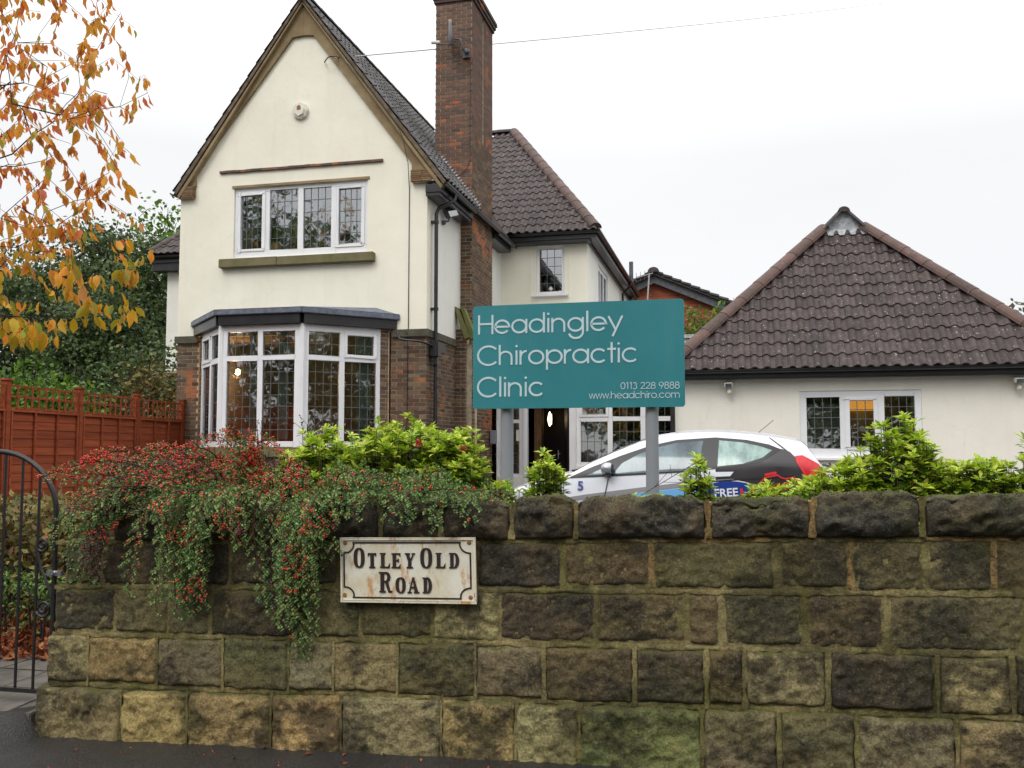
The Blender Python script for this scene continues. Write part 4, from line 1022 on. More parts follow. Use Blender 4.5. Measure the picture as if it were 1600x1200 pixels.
cbrick((HX1, CHY0 + .01, .1), (1, 0, 0), (0, -1, 0), CHX1 - HX1, 6.1, mat="brick")
cbrick((CHX1 - .01, CHY0 + .003, .1), (0, 1, 0), (1, 0, 0), CHY1 - CHY0, 8.1, start=1, mat="brick", n_parts=100)
cbrick((CHX1 - .01, CHY0 + .003, 8.2), (0, 1, 0), (1, 0, 0), .8, CT - 8.2, start=1); cbrick((CHX1 - .01, CHY0 + .93, 8.2), (0, 1, 0), (1, 0, 0), .72, CT - 8.2, start=0)
for k_, (pz, ph) in enumerate(((.035, .075), (.065, .075), (.09, .05))):
    z = CT - .02 + .08 * k_
    part("chimney_cap", "brick_chimney" if k_ < 2 else "grey_stone", lambda m: m.box(CHX0 - pz, CHX1 + pz, CHY0 - pz, CHY1 + pz, z, z + .078), chim)
part("chimney_pot", "hip_red", lambda m: (m.lathe((-5.67, 18.75, CT + .2), (0, 0, 1), [(0, .15), (.05, .13), (.5, .11), (.55, .14), (.6, .13)], 14), m.lathe((-5.67, 19.45, CT + .2), (0, 0, 1), [(0, .15), (.05, .13), (.5, .11), (.55, .14), (.6, .13)], 14)), chim, smooth=.6)
# buttress at the chimney's foot with two mossy coping boards
part("brick_backing", "mortar", lambda m: (m.box(HX1, -5.31, 17.97 + .01, CHY0, .1, 4.0), m.box(-5.31, -5.2, 18.1, CHY0 + .2, .1, 3.7)))
brickwork(house, (HX1 + .002, 17.98, .1), (1, 0, 0), (0, -1, 0), .2, 3.9); brickwork(house, (-5.315, 17.975, .1), (0, 1, 0), (1, 0, 0), .15, 3.8)
brickwork(house, (-5.31, 18.11, .1), (1, 0, 0), (0, -1, 0), .11, 3.6); brickwork(house, (-5.2, 18.104, .1), (0, 1, 0), (1, 0, 0), .2, 3.6)
for dx_, dy_ in ((0, 0), (.11, .06)):
    part("coping_board", "mossy_wood", lambda m: m.prism([(-5.53 + dx_, 17.9 + dy_, 4.47), (-5.44 + dx_, 17.9 + dy_, 4.43), (-5.2 + dx_, 17.9 + dy_, 3.82), (-5.3 + dx_, 17.9 + dy_, 3.78)], (0, .2, 0)), bevel=.006)

# --- things fixed to the house
def single(nm, mat, f, label, cat, **k): m = MB(); f(m); return m.build(nm, mat, None, label=label, cat=cat, **k)
al = thing("alarm_box", "pale hexagonal burglar alarm box high on the cream gable", "alarm box", (-8.1, GY, 8.1))
hexa = [(-8.1 + .17 * math.cos(R(a)), GY - .003, 8.1 + .17 * math.sin(R(a))) for a in range(0, 360, 45)]
part("housing", "white_plastic", lambda m: m.prism(hexa, (0, -.07, 0)), al, bevel=.015)
part("front_cover", "white_plastic", lambda m: m.prism([(-8.1 + .12 * math.cos(R(a + 22)), GY - .07, 8.09 + .12 * math.sin(R(a + 22))) for a in range(0, 360, 60)], (0, -.035, 0)), al, bevel=.012)
part("emblem", "rust_bolt", lambda m: (m.prism([(-8.14, GY - .107, 8.1), (-8.06, GY - .107, 8.1), (-8.06, GY - .107, 8.17), (-8.1, GY - .107, 8.2), (-8.14, GY - .107, 8.17)], (0, -.002, 0))), al)
dish = thing("satellite_dish", "grey satellite dish seen edge-on on the tall chimney", "satellite dish", (-5.55, 18.2, 10.1))
def dishf(m):
    c = Vector((-5.62, 18.02, 10.22)); ax = Vector((-.93, -.27, .06)).normalized(); m.lathe(c, ax, [(0, .02), (.01, .12), (.035, .2), (.07, .27), (.075, .27), (.04, .2), (.015, .12), (.005, .02)], 20)
part("reflector", "grey_metal", dishf, dish, smooth=.8)
part("feed_arm", "dark_metal", lambda m: m.tube([(-5.56, 18.04, 10.0), (-5.98, 18.04, 10.05)], .014, 6), dish)
part("receiver", "white_plastic", lambda m: m.tube([(-5.9, 18.04, 10.08), (-6.08, 18.04, 10.1)], .04, 8), dish)
part("bracket", "dark_metal", lambda m: (m.tube(tube_path([(-5.58, 18.04, 10.12), (-5.47, 18.06, 10.1), (-5.42, 18.1, 9.93), (-5.38, 18.24, 9.86)], 4), .018, 6), m.box(-5.46, -5.3, 18.22, 18.3, 9.78, 9.96), m.lathe((-5.36, 18.2, 9.9), (0, -1, 0), [(0, .05), (.05, .05), (.06, .02)], 12)), dish)
part("cable", "black_paint", lambda m: m.tube(tube_path([(-5.31, 18.27, 9.8), (-5.3, 18.28, 9), (-5.31, 18.28, 8), (-5.3, 18.28, 7.6), (-5.5, 18.28, 7.3), (-5.9, 18.27, 7.25)], 5), .006, 4), dish)
fl = thing("floodlight", "grey floodlight tilted down under the dark eaves of the cream side wall", "floodlight", (-5.5, 17.2, 6.1))
part("bracket", "dark_metal", lambda m: (m.tube([(-5.5, 17.05, 6.0), (-5.38, 17.05, 6.0), (-5.36, 17.05, 6.08)], .02, 6), m.lathe((-5.5, 17.05, 5.98), (1, 0, 0), [(0, .05), (.05, .045), (.07, .02)], 10)), fl)
part("lamp_head", "dark_metal", lambda m: m.obox((-5.36, 17.1, 6.16), (.5, .75, .35), (.3, .2, -.8), (.85, -.5, .0), -.12, .14, -.1, .09, -.05, .07), fl, bevel=.01)
part("lens", "glass_bright", lambda m: m.obox((-5.36, 17.1, 6.16), (.5, .75, .35), (.3, .2, -.8), (.85, -.5, .0), -.1, .12, -.08, .07, .072, .078), fl)
single("phone_cable", "black_paint", lambda m: m.tube([(x, y, z) for x, y, z in [(-5.86, GY - .1, 6.9), (-5.86, GY - .01, 6.4), (-5.86, GY - .01, 5.0), (-5.86, GY - .01, 3.8), (-5.87, GY - .06, 3.7), (-5.87, GY - .01, 3.6), (-5.87, GY - .01, 1.0)]], .008, 5), "thin dark cable running down the cream wall to the brickwork", "cable")
def wire(m):
    a, b = Vector((-7.35, 15.98, 9.02)), Vector((9.75, 60, 29.4)); P = []
    for i in range(41):
        t_ = i / 40; p = a.lerp(b, t_); p.z -= .12 * (1 - (2 * t_ - 1) ** 2); P.append(p)
    m.tube(P, .012, 5)
single("overhead_wire", "aerial", wire, "thin overhead telephone wire crossing the white sky behind the chimney", "wire")
single("wire_anchor", "black_paint", lambda m: (m.tube(tube_path([(-7.6, GY - .02, 9.02), (-7.55, 16.0, 8.98), (-7.45, 15.97, 9.05), (-7.3, 15.95, 9.03), (-7.2, 15.93, 9.0)], 3), .012, 5), m.tube(tube_path([(-7.2, 15.93, 9.0), (-6.9, 15.9, 8.7), (-6.2, 15.9, 7.8), (-5.95, 15.93, 7.4), (-5.86, 16.03, 6.9)], 4), .007, 5)), "dark wire bracket where the overhead wire meets the gable's right verge", "wire bracket")
keyb = single("entry_box", "grey_metal", lambda m: m.box(-5.24, -5.12, 19.7, 19.86, 1.68, 1.98), "small grey intercom box on the brick beside the porch", "intercom", bevel=.01)

# ------------------------------------------------------------------ glazed porch between the house and the low building
PY = 20.3
porch = thing("glazed_porch", "glazed white framed entrance porch with open dark doorway behind the clinic sign", "porch", (-3.2, 20.5, .3))
def pp(nm, mat, f, **k): m = MB(); f(m); return m.build(nm, mat, porch, **k)
m = MB(); slab(m, (-5.25, PY, .1), (1, 0, 0), (0, 0, 1), (0, -1, 0), 4.35, 3.85, .2, [(.02, .62, .85, 2.9), (.7, 1.72, .4, 2.9), (1.82, 3.98, 1.1, 2.9)])
m.build("wall", "render_white", porch)
pp("flat_roof", "lead_pale", lambda m: m.box(-5.25, -.55, PY - .06, 24, 3.96, 4.04))
window(porch, (-5.23, PY, .95), (1, 0, 0), (0, -1, 0), .6, 2.05, [(.07, .5, .07, 1.2, 0, 3, 5), (.07, .5, 1.28, 1.98, 0, 3, 3)])
window(porch, (-3.43, PY, 1.2), (1, 0, 0), (0, -1, 0), 2.16, 1.8, [(.09, .7, .08, .98, 0, 4, 4), (.8, 1.42, .08, .98, 0, 4, 4), (1.52, 2.08, .08, .98, 0, 4, 4), (.13, .66, 1.14, 1.7, 1, 3, 2), (.8, 1.42, 1.08, 1.72, 0, 4, 2), (1.52, 2.08, 1.08, 1.72, 0, 4, 2)])
pp("door_frame", "upvc", lambda m: (m.box(-4.62, -4.53, PY - .03, PY + .1, .5, 3.0), m.box(-3.58, -3.45, PY - .03, PY + .1, .5, 3.0), m.box(-4.53, -3.58, PY - .03, PY + .1, 2.92, 3.0)), bevel=.006)
door = pp("door", "door_dark", lambda m: m.obox((-3.6, PY + .15, .5), (-.25, .95, 0), (0, 0, 1), (-.95, -.25, 0), 0, .88, 0, 2.3, 0, .05))
part("door_handle", "chrome", lambda m: (m.box(-3.98, -3.965, PY + .75, PY + .78, 1.35, 1.55), m.box(-4.0, -3.93, PY + .75, PY + .77, 1.45, 1.465)), door)
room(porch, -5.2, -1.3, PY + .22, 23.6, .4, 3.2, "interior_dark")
pp("doorway_shade_sheet", "door_dark", lambda m: m.box(-4.75, -3.5, PY + 1.7, PY + 1.75, .42, 3.15))  # added near-black sheet; its colour stands in for the doorway's dim depth
for (x, w_, mt) in ((-5.15, .14, "curtain"), (-4.45, .16, "curtain_brown"), (-3.34, .55, "curtain"), (-2.45, .12, "curtain"), (-1.75, .1, "curtain")):
    curtain(porch, (x, PY + .35, .9), (1, 0, 0), w_, 2.1, mt, .02, .08)
pp("partition", "curtain_brown", lambda m: (m.box(-4.4, -4.36, PY + .6, PY + 1.0, .5, 3.1), m.box(-2.9, -2.8, PY + 1.2, PY + 1.3, .5, 3.1), m.box(-2.2, -2.05, PY + 1.2, PY + 1.3, .5, 3.1)))
wl_ = thing("wall_lamp", "lit oval warm wall lamp glowing inside the porch doorway", "lamp", (-4.32, 21.4, 2.3))
part("shade", "bulb_warm", lambda m: m.lathe((-4.28, 21.6, 2.28), (0, 0, 1), [(-.17, .01), (-.1, .035), (0, .05), (.1, .035), (.17, .01)], 12), wl_, smooth=True)
part("backplate", "chrome", lambda m: m.box(-4.32, -4.24, 21.66, 21.68, 2.15, 2.4), wl_)
card2 = MB().box(-5.22 + .43, -5.22 + .5, PY - .005, PY, 1.75, 2.0).build("door_notice", "white_plastic", None, label="small white paper notice on the porch side light behind the left signpost", cat="notice")

# ------------------------------------------------------------------ low clinic building on the right
low = thing("single_storey_building", "low beige rendered building with steep brown tiled pyramid roof", "building", (2, 17, .3))
LX0, LX1, LY = -.93, 4.85, 15.5
m = MB(); slab(m, (LX0, LY, .1), (1, 0, 0), (0, 0, 1), (0, -1, 0), LX1 - LX0, 2.65, .28, [(1.93, 3.75, 1.33, 2.39)]); m.build("wall", "render_beige", low)
def lp(nm, mat, f, **k): m = MB(); f(m); return m.build(nm, mat, low, **k)
lp("wall", "render_beige", lambda m: (m.box(LX0, LX0 + .28, LY + .28, 24, .1, 2.75), m.box(LX1 - .28, LX1, LY + .28, 24, .1, 2.75), m.box(LX0, LX1, 24, 24.2, .1, 2.75)))
window(low, (LX0 + 1.93, LY, 1.43), (1, 0, 0), (0, -1, 0), 1.82, 1.06, [(.1, .61, .14, .96, 0, 4, 5), (.75, 1.12, .17, .9, 1, 3, 5), (1.27, 1.72, .14, .96, 0, 4, 5)], inset=.02)
lp("sill", "upvc", lambda m: m.box(.94, 2.9, LY - .07, LY + .02, 1.385, 1.428), bevel=.006)
room(low, .3, 3.5, LY + .3, LY + 3.6, .5, 2.72, "interior_mid")
lp("blind_and_backing", "blind_backing_grey", lambda m: m.box(1.04, 1.68, LY + .10, LY + .11, 1.45, 2.28)); lp("blind_and_backing", "blind_backing_grey", lambda m: m.box(1.7, 2.9, LY + .9, LY + .91, 1.0, 2.7)); lp("curtain", "curtain", lambda m: m.box(2.68, 2.78, LY + .1, LY + .12, 1.4, 2.6))  # deeper grey board added to brighten the dark middle and right panes
ls = thing("ceiling_light_shade", "glowing orange lampshade seen through the low building's middle window light", "lamp", (2.05, LY + .8, 2.35))
part("shade", "shade_orange", lambda m: m.lathe((2.02, LY + .7, 2.2), (0, 0, 1), [(0, .24), (.02, .25), (.15, .2), (.17, .19)], 20), ls, smooth=.6)
part("flex", "black_paint", lambda m: m.tube([(2.02, LY + .7, 2.37), (2.02, LY + .7, 2.72)], .006, 5), ls)
E0, E1 = Vector((-1.1, 15.18, 2.84)), Vector((5.02, 15.18, 2.84)); AP = Vector((1.98, 18.0, 5.84))
GL, GR = AP + Vector((-.33, -.28, -.31)), AP + Vector((.33, -.28, -.31))
BE0, BE1 = Vector((-1.1, 24.3, 2.84)), Vector((5.02, 24.3, 2.84)); BP = Vector((1.98, 24.3, 5.84))
m = MB(); dn = Vector((0, 0, -.05))
m.poly(E0 + dn, E1 + dn, GR + dn, GL + dn); m.poly(E0 + dn, GL + dn, AP + dn, BP + dn, BE0 + dn); m.poly(E1 + dn, BE1 + dn, BP + dn, AP + dn, GR + dn); m.poly(E0 + dn, BE0 + dn, BE1 + dn, E1 + dn); m.poly(BE0 + dn, BP + dn, BE1 + dn)
m.build("roof_deck", "roof_deck", low)
mid = Vector((AP.x, GL.y, GL.z)); vv = mid - Vector((AP.x, E0.y, E0.z)); Lv = vv.length
tile_roof(low, E0, (1, 0, 0), vv, [(0, 0), (E1.x - E0.x, 0), (GR.x - E0.x, Lv), (GL.x - E0.x, Lv)], "tile", tw=.192, th=Lv / 12.4, amp=.046)
vl = Vector((AP.x - E0.x, 0, AP.z - E0.z))
tile_roof(low, BE0, (0, -1, 0), vl, [(0, 0), (BE0.y - E0.y, 0), (BE0.y - AP.y, vl.length), (0, vl.length)], "tile", tw=.2, th=.34, as_objects=False)
tile_roof(low, E1, (0, 1, 0), Vector((AP.x - E1.x, 0, AP.z - E1.z)), [(0, 0), (BE0.y - E0.y, 0), (BE0.y - E0.y, vl.length), (AP.y - E0.y, vl.length)], "tile", tw=.2, th=.34, as_objects=False)
hip_tiles(low, E0 + Vector((.05, .05, .07)), GL + Vector((-.02, 0, .08)), r=.14, L=.46); hip_tiles(low, E1 + Vector((-.05, .05, .07)), GR + Vector((.02, 0, .08)), r=.14, L=.46)
hip_tiles(low, AP + Vector((0, -.42, .06)), BP + Vector((0, 0, .06)), r=.10, mat="tile_dark", name="ridge_tile")
hip_tiles(low, GL + Vector((-.08, -.1, .0)), AP + Vector((-.03, -.38, .08)), r=.07, L=.3, mat="tile_dark", name="verge_tile"); hip_tiles(low, GR + Vector((.08, -.1, .0)), AP + Vector((.03, -.38, .08)), r=.07, L=.3, mat="tile_dark", name="verge_tile")
lp("gablet", "lead_pale", lambda m: (m.prism([GL + Vector((-.14, -.06, -.08)), GR + Vector((.14, -.06, -.08)), Vector((AP.x, GL.y - .06, AP.z + .12))], (0, .05, 0)), m.prism([GL + Vector((-.06, -.12, -.1)), GR + Vector((.06, -.12, -.1)), GR + Vector((.02, -.02, .05)), GL + Vector((-.02, -.02, .05))], (0, -.02, .02))))
lp("fascia", "black_paint", lambda m: m.box(-1.08, 5.0, 15.28, 15.3, 2.7, 2.84), bevel=.004); lp("soffit_board", "black_paint", lambda m: m.box(-1.02, 4.95, 15.302, 15.498, 2.69, 2.71))
gutter(low, (-1.12, 15.2, 2.83), (5.05, 15.2, 2.83), .06)
lp("downpipe", "black_paint", lambda m: m.tube([(-1.0, 15.22, 2.8), (-1.0, 15.3, 2.6), (-1.0, 15.44, 2.45), (-1.0, 15.44, .35)], .04, 8), smooth=.7)
for x, which in ((-.1, "left end of the beige wall"), (4.17, "far right end of the beige wall")):
    t_ = thing("security_light", "white security light under the black fascia at the " + which, "security light", (x, LY, 2.55), "security lights on the low building")
    part("lamp_head", "white_plastic", lambda m: m.obox((x, LY - .12, 2.6), (1, 0, 0), (0, .9, .2), (0, -.2, .9), -.07, .07, -.08, .06, -.035, .05), t_, bevel=.012)
    part("lens", "dark_metal", lambda m: m.obox((x, LY - .12, 2.6), (1, 0, 0), (0, .9, .2), (0, -.2, .9), -.05, .05, -.084, -.078, -.025, .035), t_)
    part("sensor", "white_plastic", lambda m: m.lathe((x + .01, LY - .1, 2.54), (0, 0, -1), [(0, .03), (.05, .04), (.09, .035), (.1, .01)], 12), t_, smooth=True)
    part("backplate", "white_plastic", lambda m: m.box(x - .045, x + .045, LY - .06, LY, 2.5, 2.63), t_, bevel=.006)

# ------------------------------------------------------------------ brick house far behind
far = thing("brick_house", "distant red brick gable with dark verge tiles and tv aerial beyond the roofs", "house", (-2.8, 36, .0))
def fp(nm, mat, f, **k): m = MB(); f(m); return m.build(nm, mat, far, **k)
fp("wall", "brick_far", lambda m: m.prism([(-7.5, 34, 0), (2.2, 34, 0), (2.2, 34, 5.4), (-2.75, 34, 7.7), (-7.5, 34, 5.6)], (0, 7, 0)))
fp("bargeboard", "dark_metal", lambda m: (m.prism([(-2.8, 33.75, 7.62), (3.0, 33.75, 5.05), (3.0, 33.75, 5.32), (-2.8, 33.75, 7.9)], (0, .2, 0)), m.prism([(-2.8, 33.75, 7.62), (-8.3, 33.75, 5.2), (-8.3, 33.75, 5.46), (-2.8, 33.75, 7.9)], (0, .2, 0))))
fp("roof", "tile_grey", lambda m: (m.prism([(-2.8, 33.6, 7.9), (3.1, 33.6, 5.3), (3.1, 33.6, 5.4), (-2.8, 33.6, 8.02)], (0, 8, 0)), m.prism([(-2.8, 33.6, 7.9), (-8.4, 33.6, 5.44), (-8.4, 33.6, 5.54), (-2.8, 33.6, 8.02)], (0, 8, 0))))
for s_, ex, ez in ((1, 3.1, 5.35), (-1, -8.4, 5.49)):
    n_ = 18
    for i in range(n_):
        a, b = Vector((-2.8, 33.52, 7.98)).lerp(Vector((ex, 33.52, ez)), i / n_), Vector((-2.8, 33.52, 7.98)).lerp(Vector((ex, 33.52, ez)), (i + 1.05) / n_)
        fp("verge_tile", "tile_grey", lambda m: m.prism([a, b + Vector((0, 0, .05)), b + Vector((0, 0, .12)), a + Vector((0, 0, .07))], (0, .4, 0)))
hip_tiles(far, (-2.8, 33.5, 8.0), (-2.8, 41, 8.0), r=.2, mat="tile_dark", name="ridge_tile", L=.5)
ae = thing("tv_aerial", "pale tv aerial mast in front of the distant brick gable", "aerial", (-3.0, 33.3, 6.8))
part("mast", "aerial", lambda m: m.tube([(-3.05, 33.3, 6.3), (-2.93, 33.3, 7.9)], .03, 6), ae)
part("boom", "aerial", lambda m: m.tube([(-2.8, 33.3, 7.9), (-3.9, 33.3, 7.62)], .018, 5), ae)
for i in range(7):
    a = Vector((-2.95 - i * .15, 33.3, 7.87 - i * .038)); part("element", "aerial", lambda m: m.tube([a + Vector((.03, -.25, .12)), a + Vector((-.03, .25, -.12))], .008, 4), ae)
# ------------------------------------------------------------------ lettering from strokes
def arc(cx, cy, r, a0, a1, n=18, ry=None):
    ry = r if ry is None else ry
    return [(cx + r * math.cos(R(a0 + (a1 - a0) * i / n)), cy + ry * math.sin(R(a0 + (a1 - a0) * i / n))) for i in range(n + 1)]
RR = .44
G = {
 "H": (1.05, [[(.07, 0), (.07, 1.36)], [(.93, 0), (.93, 1.36)], [(.07, .72), (.93, .72)]]),
 "C": (1.36, [arc(.72, .68, .66, 42, 318, 30)]),
 "e": (1.08, [[(.06, .5), (.95, .5)] + arc(.5, .5, RR, 2, 322, 28)]),
 "a": (1.1, [arc(.5, .5, RR, 0, 360, 30), [(.95, 0), (.95, 1)]]),
 "d": (1.1, [arc(.5, .5, RR, 0, 360, 30), [(.95, 0), (.95, 1.42)]]),
 "i": (.3, [[(.12, 0), (.12, 1)], "dot"]),
 "n": (1.0, [[(.07, 0), (.07, 1)], arc(.44, .56, .37, 180, 0, 14) + [(.81, 0)]]),
 "h": (1.0, [[(.07, 0), (.07, 1.42)], arc(.44, .56, .37, 180, 0, 14) + [(.81, 0)]]),
 "g": (1.1, [arc(.5, .5, RR, 0, 360, 30), [(.95, 1), (.95, -.02)] + arc(.52, -.02, .43, 0, -165, 14)]),
 "l": (.3, [[(.12, 0), (.12, 1.42)]]),
 "y": (.95, [[(.02, 1), (.46, .04)], [(.86, 1), (.26, -.4)]]),
 "r": (.52, [[(.07, 0), (.07, 1)], arc(.44, .5, .37, 180, 88, 8, .44)]),
 "o": (1.1, [arc(.52, .5, RR, 0, 360, 30)]),
 "p": (1.1, [arc(.54, .5, RR, 0, 360, 30), [(.08, -.4), (.08, 1)]]),
 "c": (1.0, [arc(.5, .5, RR, 42, 318, 24)]),
 "t": (.56, [[(.26, 0), (.26, 1.4)], [(.0, .94), (.52, .94)]]),
 "w": (1.2, [[(.02, 1), (.3, .03), (.58, .97), (.86, .03), (1.14, 1)]]),
 "m": (1.55, [[(.07, 0), (.07, 1)], arc(.4, .6, .33, 180, 0, 12) + [(.73, 0)], arc(1.06, .6, .33, 180, 0, 12) + [(1.39, 0)]]),
 ".": (.3, ["full"]),
 "0": (.98, [arc(.46, .68, .38, 0, 360, 26, .64)]),
 "1": (.62, [[(.1, 1.2), (.36, 1.36), (.36, 0)]]),
 "2": (.92, [arc(.42, .95, .34, 165, -35, 16) + [(.08, .07), (.84, .07)]]),
 "3": (.9, [arc(.38, .99, .3, 150, -80, 14) + arc(.38, .38, .36, 78, -150, 16)]),
 "8": (.94, [arc(.44, 1.0, .3, 0, 360, 22), arc(.44, .37, .37, 0, 360, 24)]),
 "9": (.96, [arc(.44, .92, .38, 0, 360, 24), arc(.44, .92, .38, 0, -28, 3) + [(.36, 0)]]),
 " ": (.5, [])}
def stroke(mb, pts, w, to3, closed=False):
    """ribbon of width w, extruded, mitred at the corners"""
    n = len(pts); L, Q = [], []
    closed = math.hypot(pts[0][0] - pts[-1][0], pts[0][1] - pts[-1][1]) < 1e-6
    if closed: pts = pts[:-1]; n -= 1
    for i in range(n):
        p = pts[i]; a = pts[(i - 1) % n] if closed or i > 0 else None; b = pts[(i + 1) % n] if closed or i < n - 1 else None
        ds = []
        for q, r_ in ((a, p), (p, b)):
            if q is None or r_ is None: continue
            l = math.hypot(r_[0] - q[0], r_[1] - q[1])
            if l > 1e-9: ds.append(((r_[0] - q[0]) / l, (r_[1] - q[1]) / l))
        if len(ds) == 2: dx, dy = ds[0][0] + ds[1][0], ds[0][1] + ds[1][1]; l = math.hypot(dx, dy) or 1; k = min(2.2, 1 / max(.2, l / 2)); dx, dy = dx / l, dy / l
        else: dx, dy = ds[0]; k = 1
        L.append((p[0] - dy * w / 2 * k, p[1] + dx * w / 2 * k)); Q.append((p[0] + dy * w / 2 * k, p[1] - dx * w / 2 * k))
    m = n if closed else n - 1; V = []
    for l, q in zip(L, Q): V += [to3(l[0], l[1], 0), to3(l[0], l[1], 1), to3(q[0], q[1], 1), to3(q[0], q[1], 0)]
    F = []
    for i in range(m):
        j = (i + 1) % n
        for k in range(4): F.append((4 * i + k, 4 * i + (k + 1) % 4, 4 * j + (k + 1) % 4, 4 * j + k))
    if not closed: F += [(0, 1, 2, 3), (4 * n - 4, 4 * n - 3, 4 * n - 2, 4 * n - 1)]
    mb.mesh(V, F)
def write(text, x0, z0, width, xh, y, mat, parent, w=.125, th=.003, per_letter=True, name="letter"):
    tot = sum(G[c][0] for c in text); sx = width / (tot - .1); x = x0; mb = None
    for c in text:
        if per_letter or mb is None: mb = MB()
        to3 = lambda a, b, k: (x + a * sx, y - th * k, z0 + b * xh)
        # strokes are laid out in real units so that their width stays even
        for ks, s_ in enumerate(G[c][1]):
            if s_ == "dot": mb.prism([(x + .12 * sx + .085 * xh * math.cos(q), y, z0 + 1.3 * xh + .085 * xh * math.sin(q)) for q in np.linspace(0, 2 * math.pi, 13)[:-1]], (0, -th, 0)); continue
            if s_ == "full": mb.prism([(x + .12 * sx + .09 * xh * math.cos(q), y, z0 + .09 * xh + .09 * xh * math.sin(q)) for q in np.linspace(0, 2 * math.pi, 11)[:-1]], (0, -th, 0)); continue
            stroke(mb, [(a * sx, b * xh) for a, b in s_], w * xh, lambda a, b, k: (x + a, y - (th + ks * .0004) * k, z0 + b))
        if per_letter and mb.f: mb.build(name, mat, parent)
        x += G[c][0] * sx
    if not per_letter: mb.build(name, mat, parent)

# ------------------------------------------------------------------ the clinic's sign on two posts
sign = thing("clinic_sign", "large teal clinic sign on two grey posts reading Headingley Chiropractic Clinic", "sign", (-1.06, 6.3, .9))
SX0, SX1, SZ0, SZ1, SYF = -1.795, -.325, 1.838, 2.566, 6.28
def rrect(x0, x1, z0, z1, r, n=5):
    P = []
    for cx, cz, a in ((x1 - r, z1 - r, 0), (x0 + r, z1 - r, 90), (x0 + r, z0 + r, 180), (x1 - r, z0 + r, 270)):
        P += [(cx + r * math.cos(R(a + 90 * i / n)), cz + r * math.sin(R(a + 90 * i / n))) for i in range(n + 1)]
    return P
part("board", "sign_teal", lambda m: m.prism([(x, SYF, z) for x, z in rrect(SX0, SX1, SZ0, SZ1, .022)], (0, .018, 0)), sign)
for x in (-1.565, -.552):
    po = part("post", "grey_metal", lambda m: m.tube([(x, SYF + .075, .4), (x, SYF + .075, 2.45)], .044, 24), sign, smooth=.7)
    part("post_cap", "grey_metal", lambda m: m.tube([(x, SYF + .075, 2.45), (x, SYF + .075, 2.47)], .047, 20), po, smooth=.7)
    for z in (1.95, 2.4): part("clamp", "grey_metal", lambda m: m.box(x - .08, x + .08, SYF + .018, SYF + .035, z - .02, z + .02), sign)
write("Headingley", SX0 + .036, SZ1 - .203, 1.02, .1, SYF, "letter_grey", sign, w=.14)
write("Chiropractic", SX0 + .03, SZ1 - .423, 1.125, .1, SYF, "letter_grey", sign, w=.14)
write("Clinic", SX0 + .03, SZ1 - .645, .475, .1, SYF, "letter_grey", sign, w=.14)
write("0113 228 9888", SX1 - .035 - .395, SZ0 + .122, .395, .034, SYF, "letter_grey", sign, w=.13, per_letter=False, name="phone_number")
write("www.headchiro.com", SX1 - .035 - .61, SZ0 + .06, .61, .035, SYF, "letter_grey", sign, w=.13, per_letter=False, name="web_address")

# ------------------------------------------------------------------ the cast iron street nameplate
plate = thing("street_nameplate", "rusty white cast iron nameplate reading Otley Old Road on the stone wall", "street sign", (-1.72, YW - .06, .92))
PXS, PX0, PZ0, PYF = .755 / 1440, -2.075, .748, YW - .05
PW, PH = .755, .338
pbase = part("plate", "enamel", lambda m: m.prism([(x, PYF, z) for x, z in rrect(PX0, PX0 + PW, PZ0, PZ0 + PH, .012, 3)], (0, .014, 0)), plate, bevel=.003)
part("rim", "enamel", lambda m: slab(m, (PX0, PYF - .006, PZ0), (1, 0, 0), (0, 0, 1), (0, -1, 0), PW, PH, .006, [(.012, PW - .012, .012, PH - .012)]), plate, bevel=.002)
part("wall_spacer", "black_iron", lambda m: (m.box(PX0 + .03, PX0 + .07, PYF + .014, YW, PZ0 + .05, PZ0 + .3), m.box(PX0 + .7, PX0 + .74, PYF + .014, YW, PZ0 + .05, PZ0 + .3)), plate)
def PX(px): return PX0 + (px - 65) * PXS
def PZ(py): return PZ0 + PH - (py - 40) * PH / 672
def bord(m):
    c = []
    for cx, cy, a0, a1 in ((105, 90, 90, 0), (1450, 90, 180, 90), (1450, 660, 270, 180), (105, 660, 360, 270)):
        for i in range(7):
            a = a0 + (a1 - a0) * i / 6; c.append((cx + 92 * math.cos(R(a)) * (1 if cx < 700 else 1), cy + 92 * math.sin(R(a)) * 1))
    # corners turned inward: order the points round the plate
    def cor(cx, cy, s1, s2, flip):
        P = [(cx + s1 * 95 * math.cos(R(q)), cy + s2 * 95 * math.sin(R(q))) for q in np.linspace(8, 82, 7)]
        return P[::-1] if flip else P
    pts = cor(105, 90, 1, 1, True) + cor(1450, 90, -1, 1, False) 
    pts = cor(105, 90, 1, 1, True)[::1]
    loop = cor(105, 90, 1, 1, True)            # from below the corner ... to its right
    loop = [(105, 200)] + [(118, 192)] + cor(118, 102, 1, 1, True) + [(208, 90)] + [(1345, 90)] + cor(1437, 102, -1, 1, False) + [(1450, 200)] + [(1450, 555)] + cor(1437, 652, -1, -1, True) + [(1345, 665)] + [(205, 665)] + cor(118, 652, 1, -1, False) + [(105, 555)]
    # each quarter is convex towards the plate's middle
    P3 = [(PX(a) - PX0, PZ(b) - PZ0) for a, b in loop]
    stroke(m, P3 + [P3[0]], 15 * PXS, lambda a, b, k: (PX0 + a, PYF - .004 * k, PZ0 + b))
part("border", "enamel_black", bord, plate)
for x, y in ((1440, 90), (1445, 650), (110, 640), (118, 92)):
    part("screw", "rust_bolt", lambda m: m.lathe((PX(x), PYF, PZ(y)), (0, -1, 0), [(0, .011), (.004, .011), (.007, .007)], 12), plate, smooth=.6)
S_, T_ = 38, 16          # thick and thin strokes
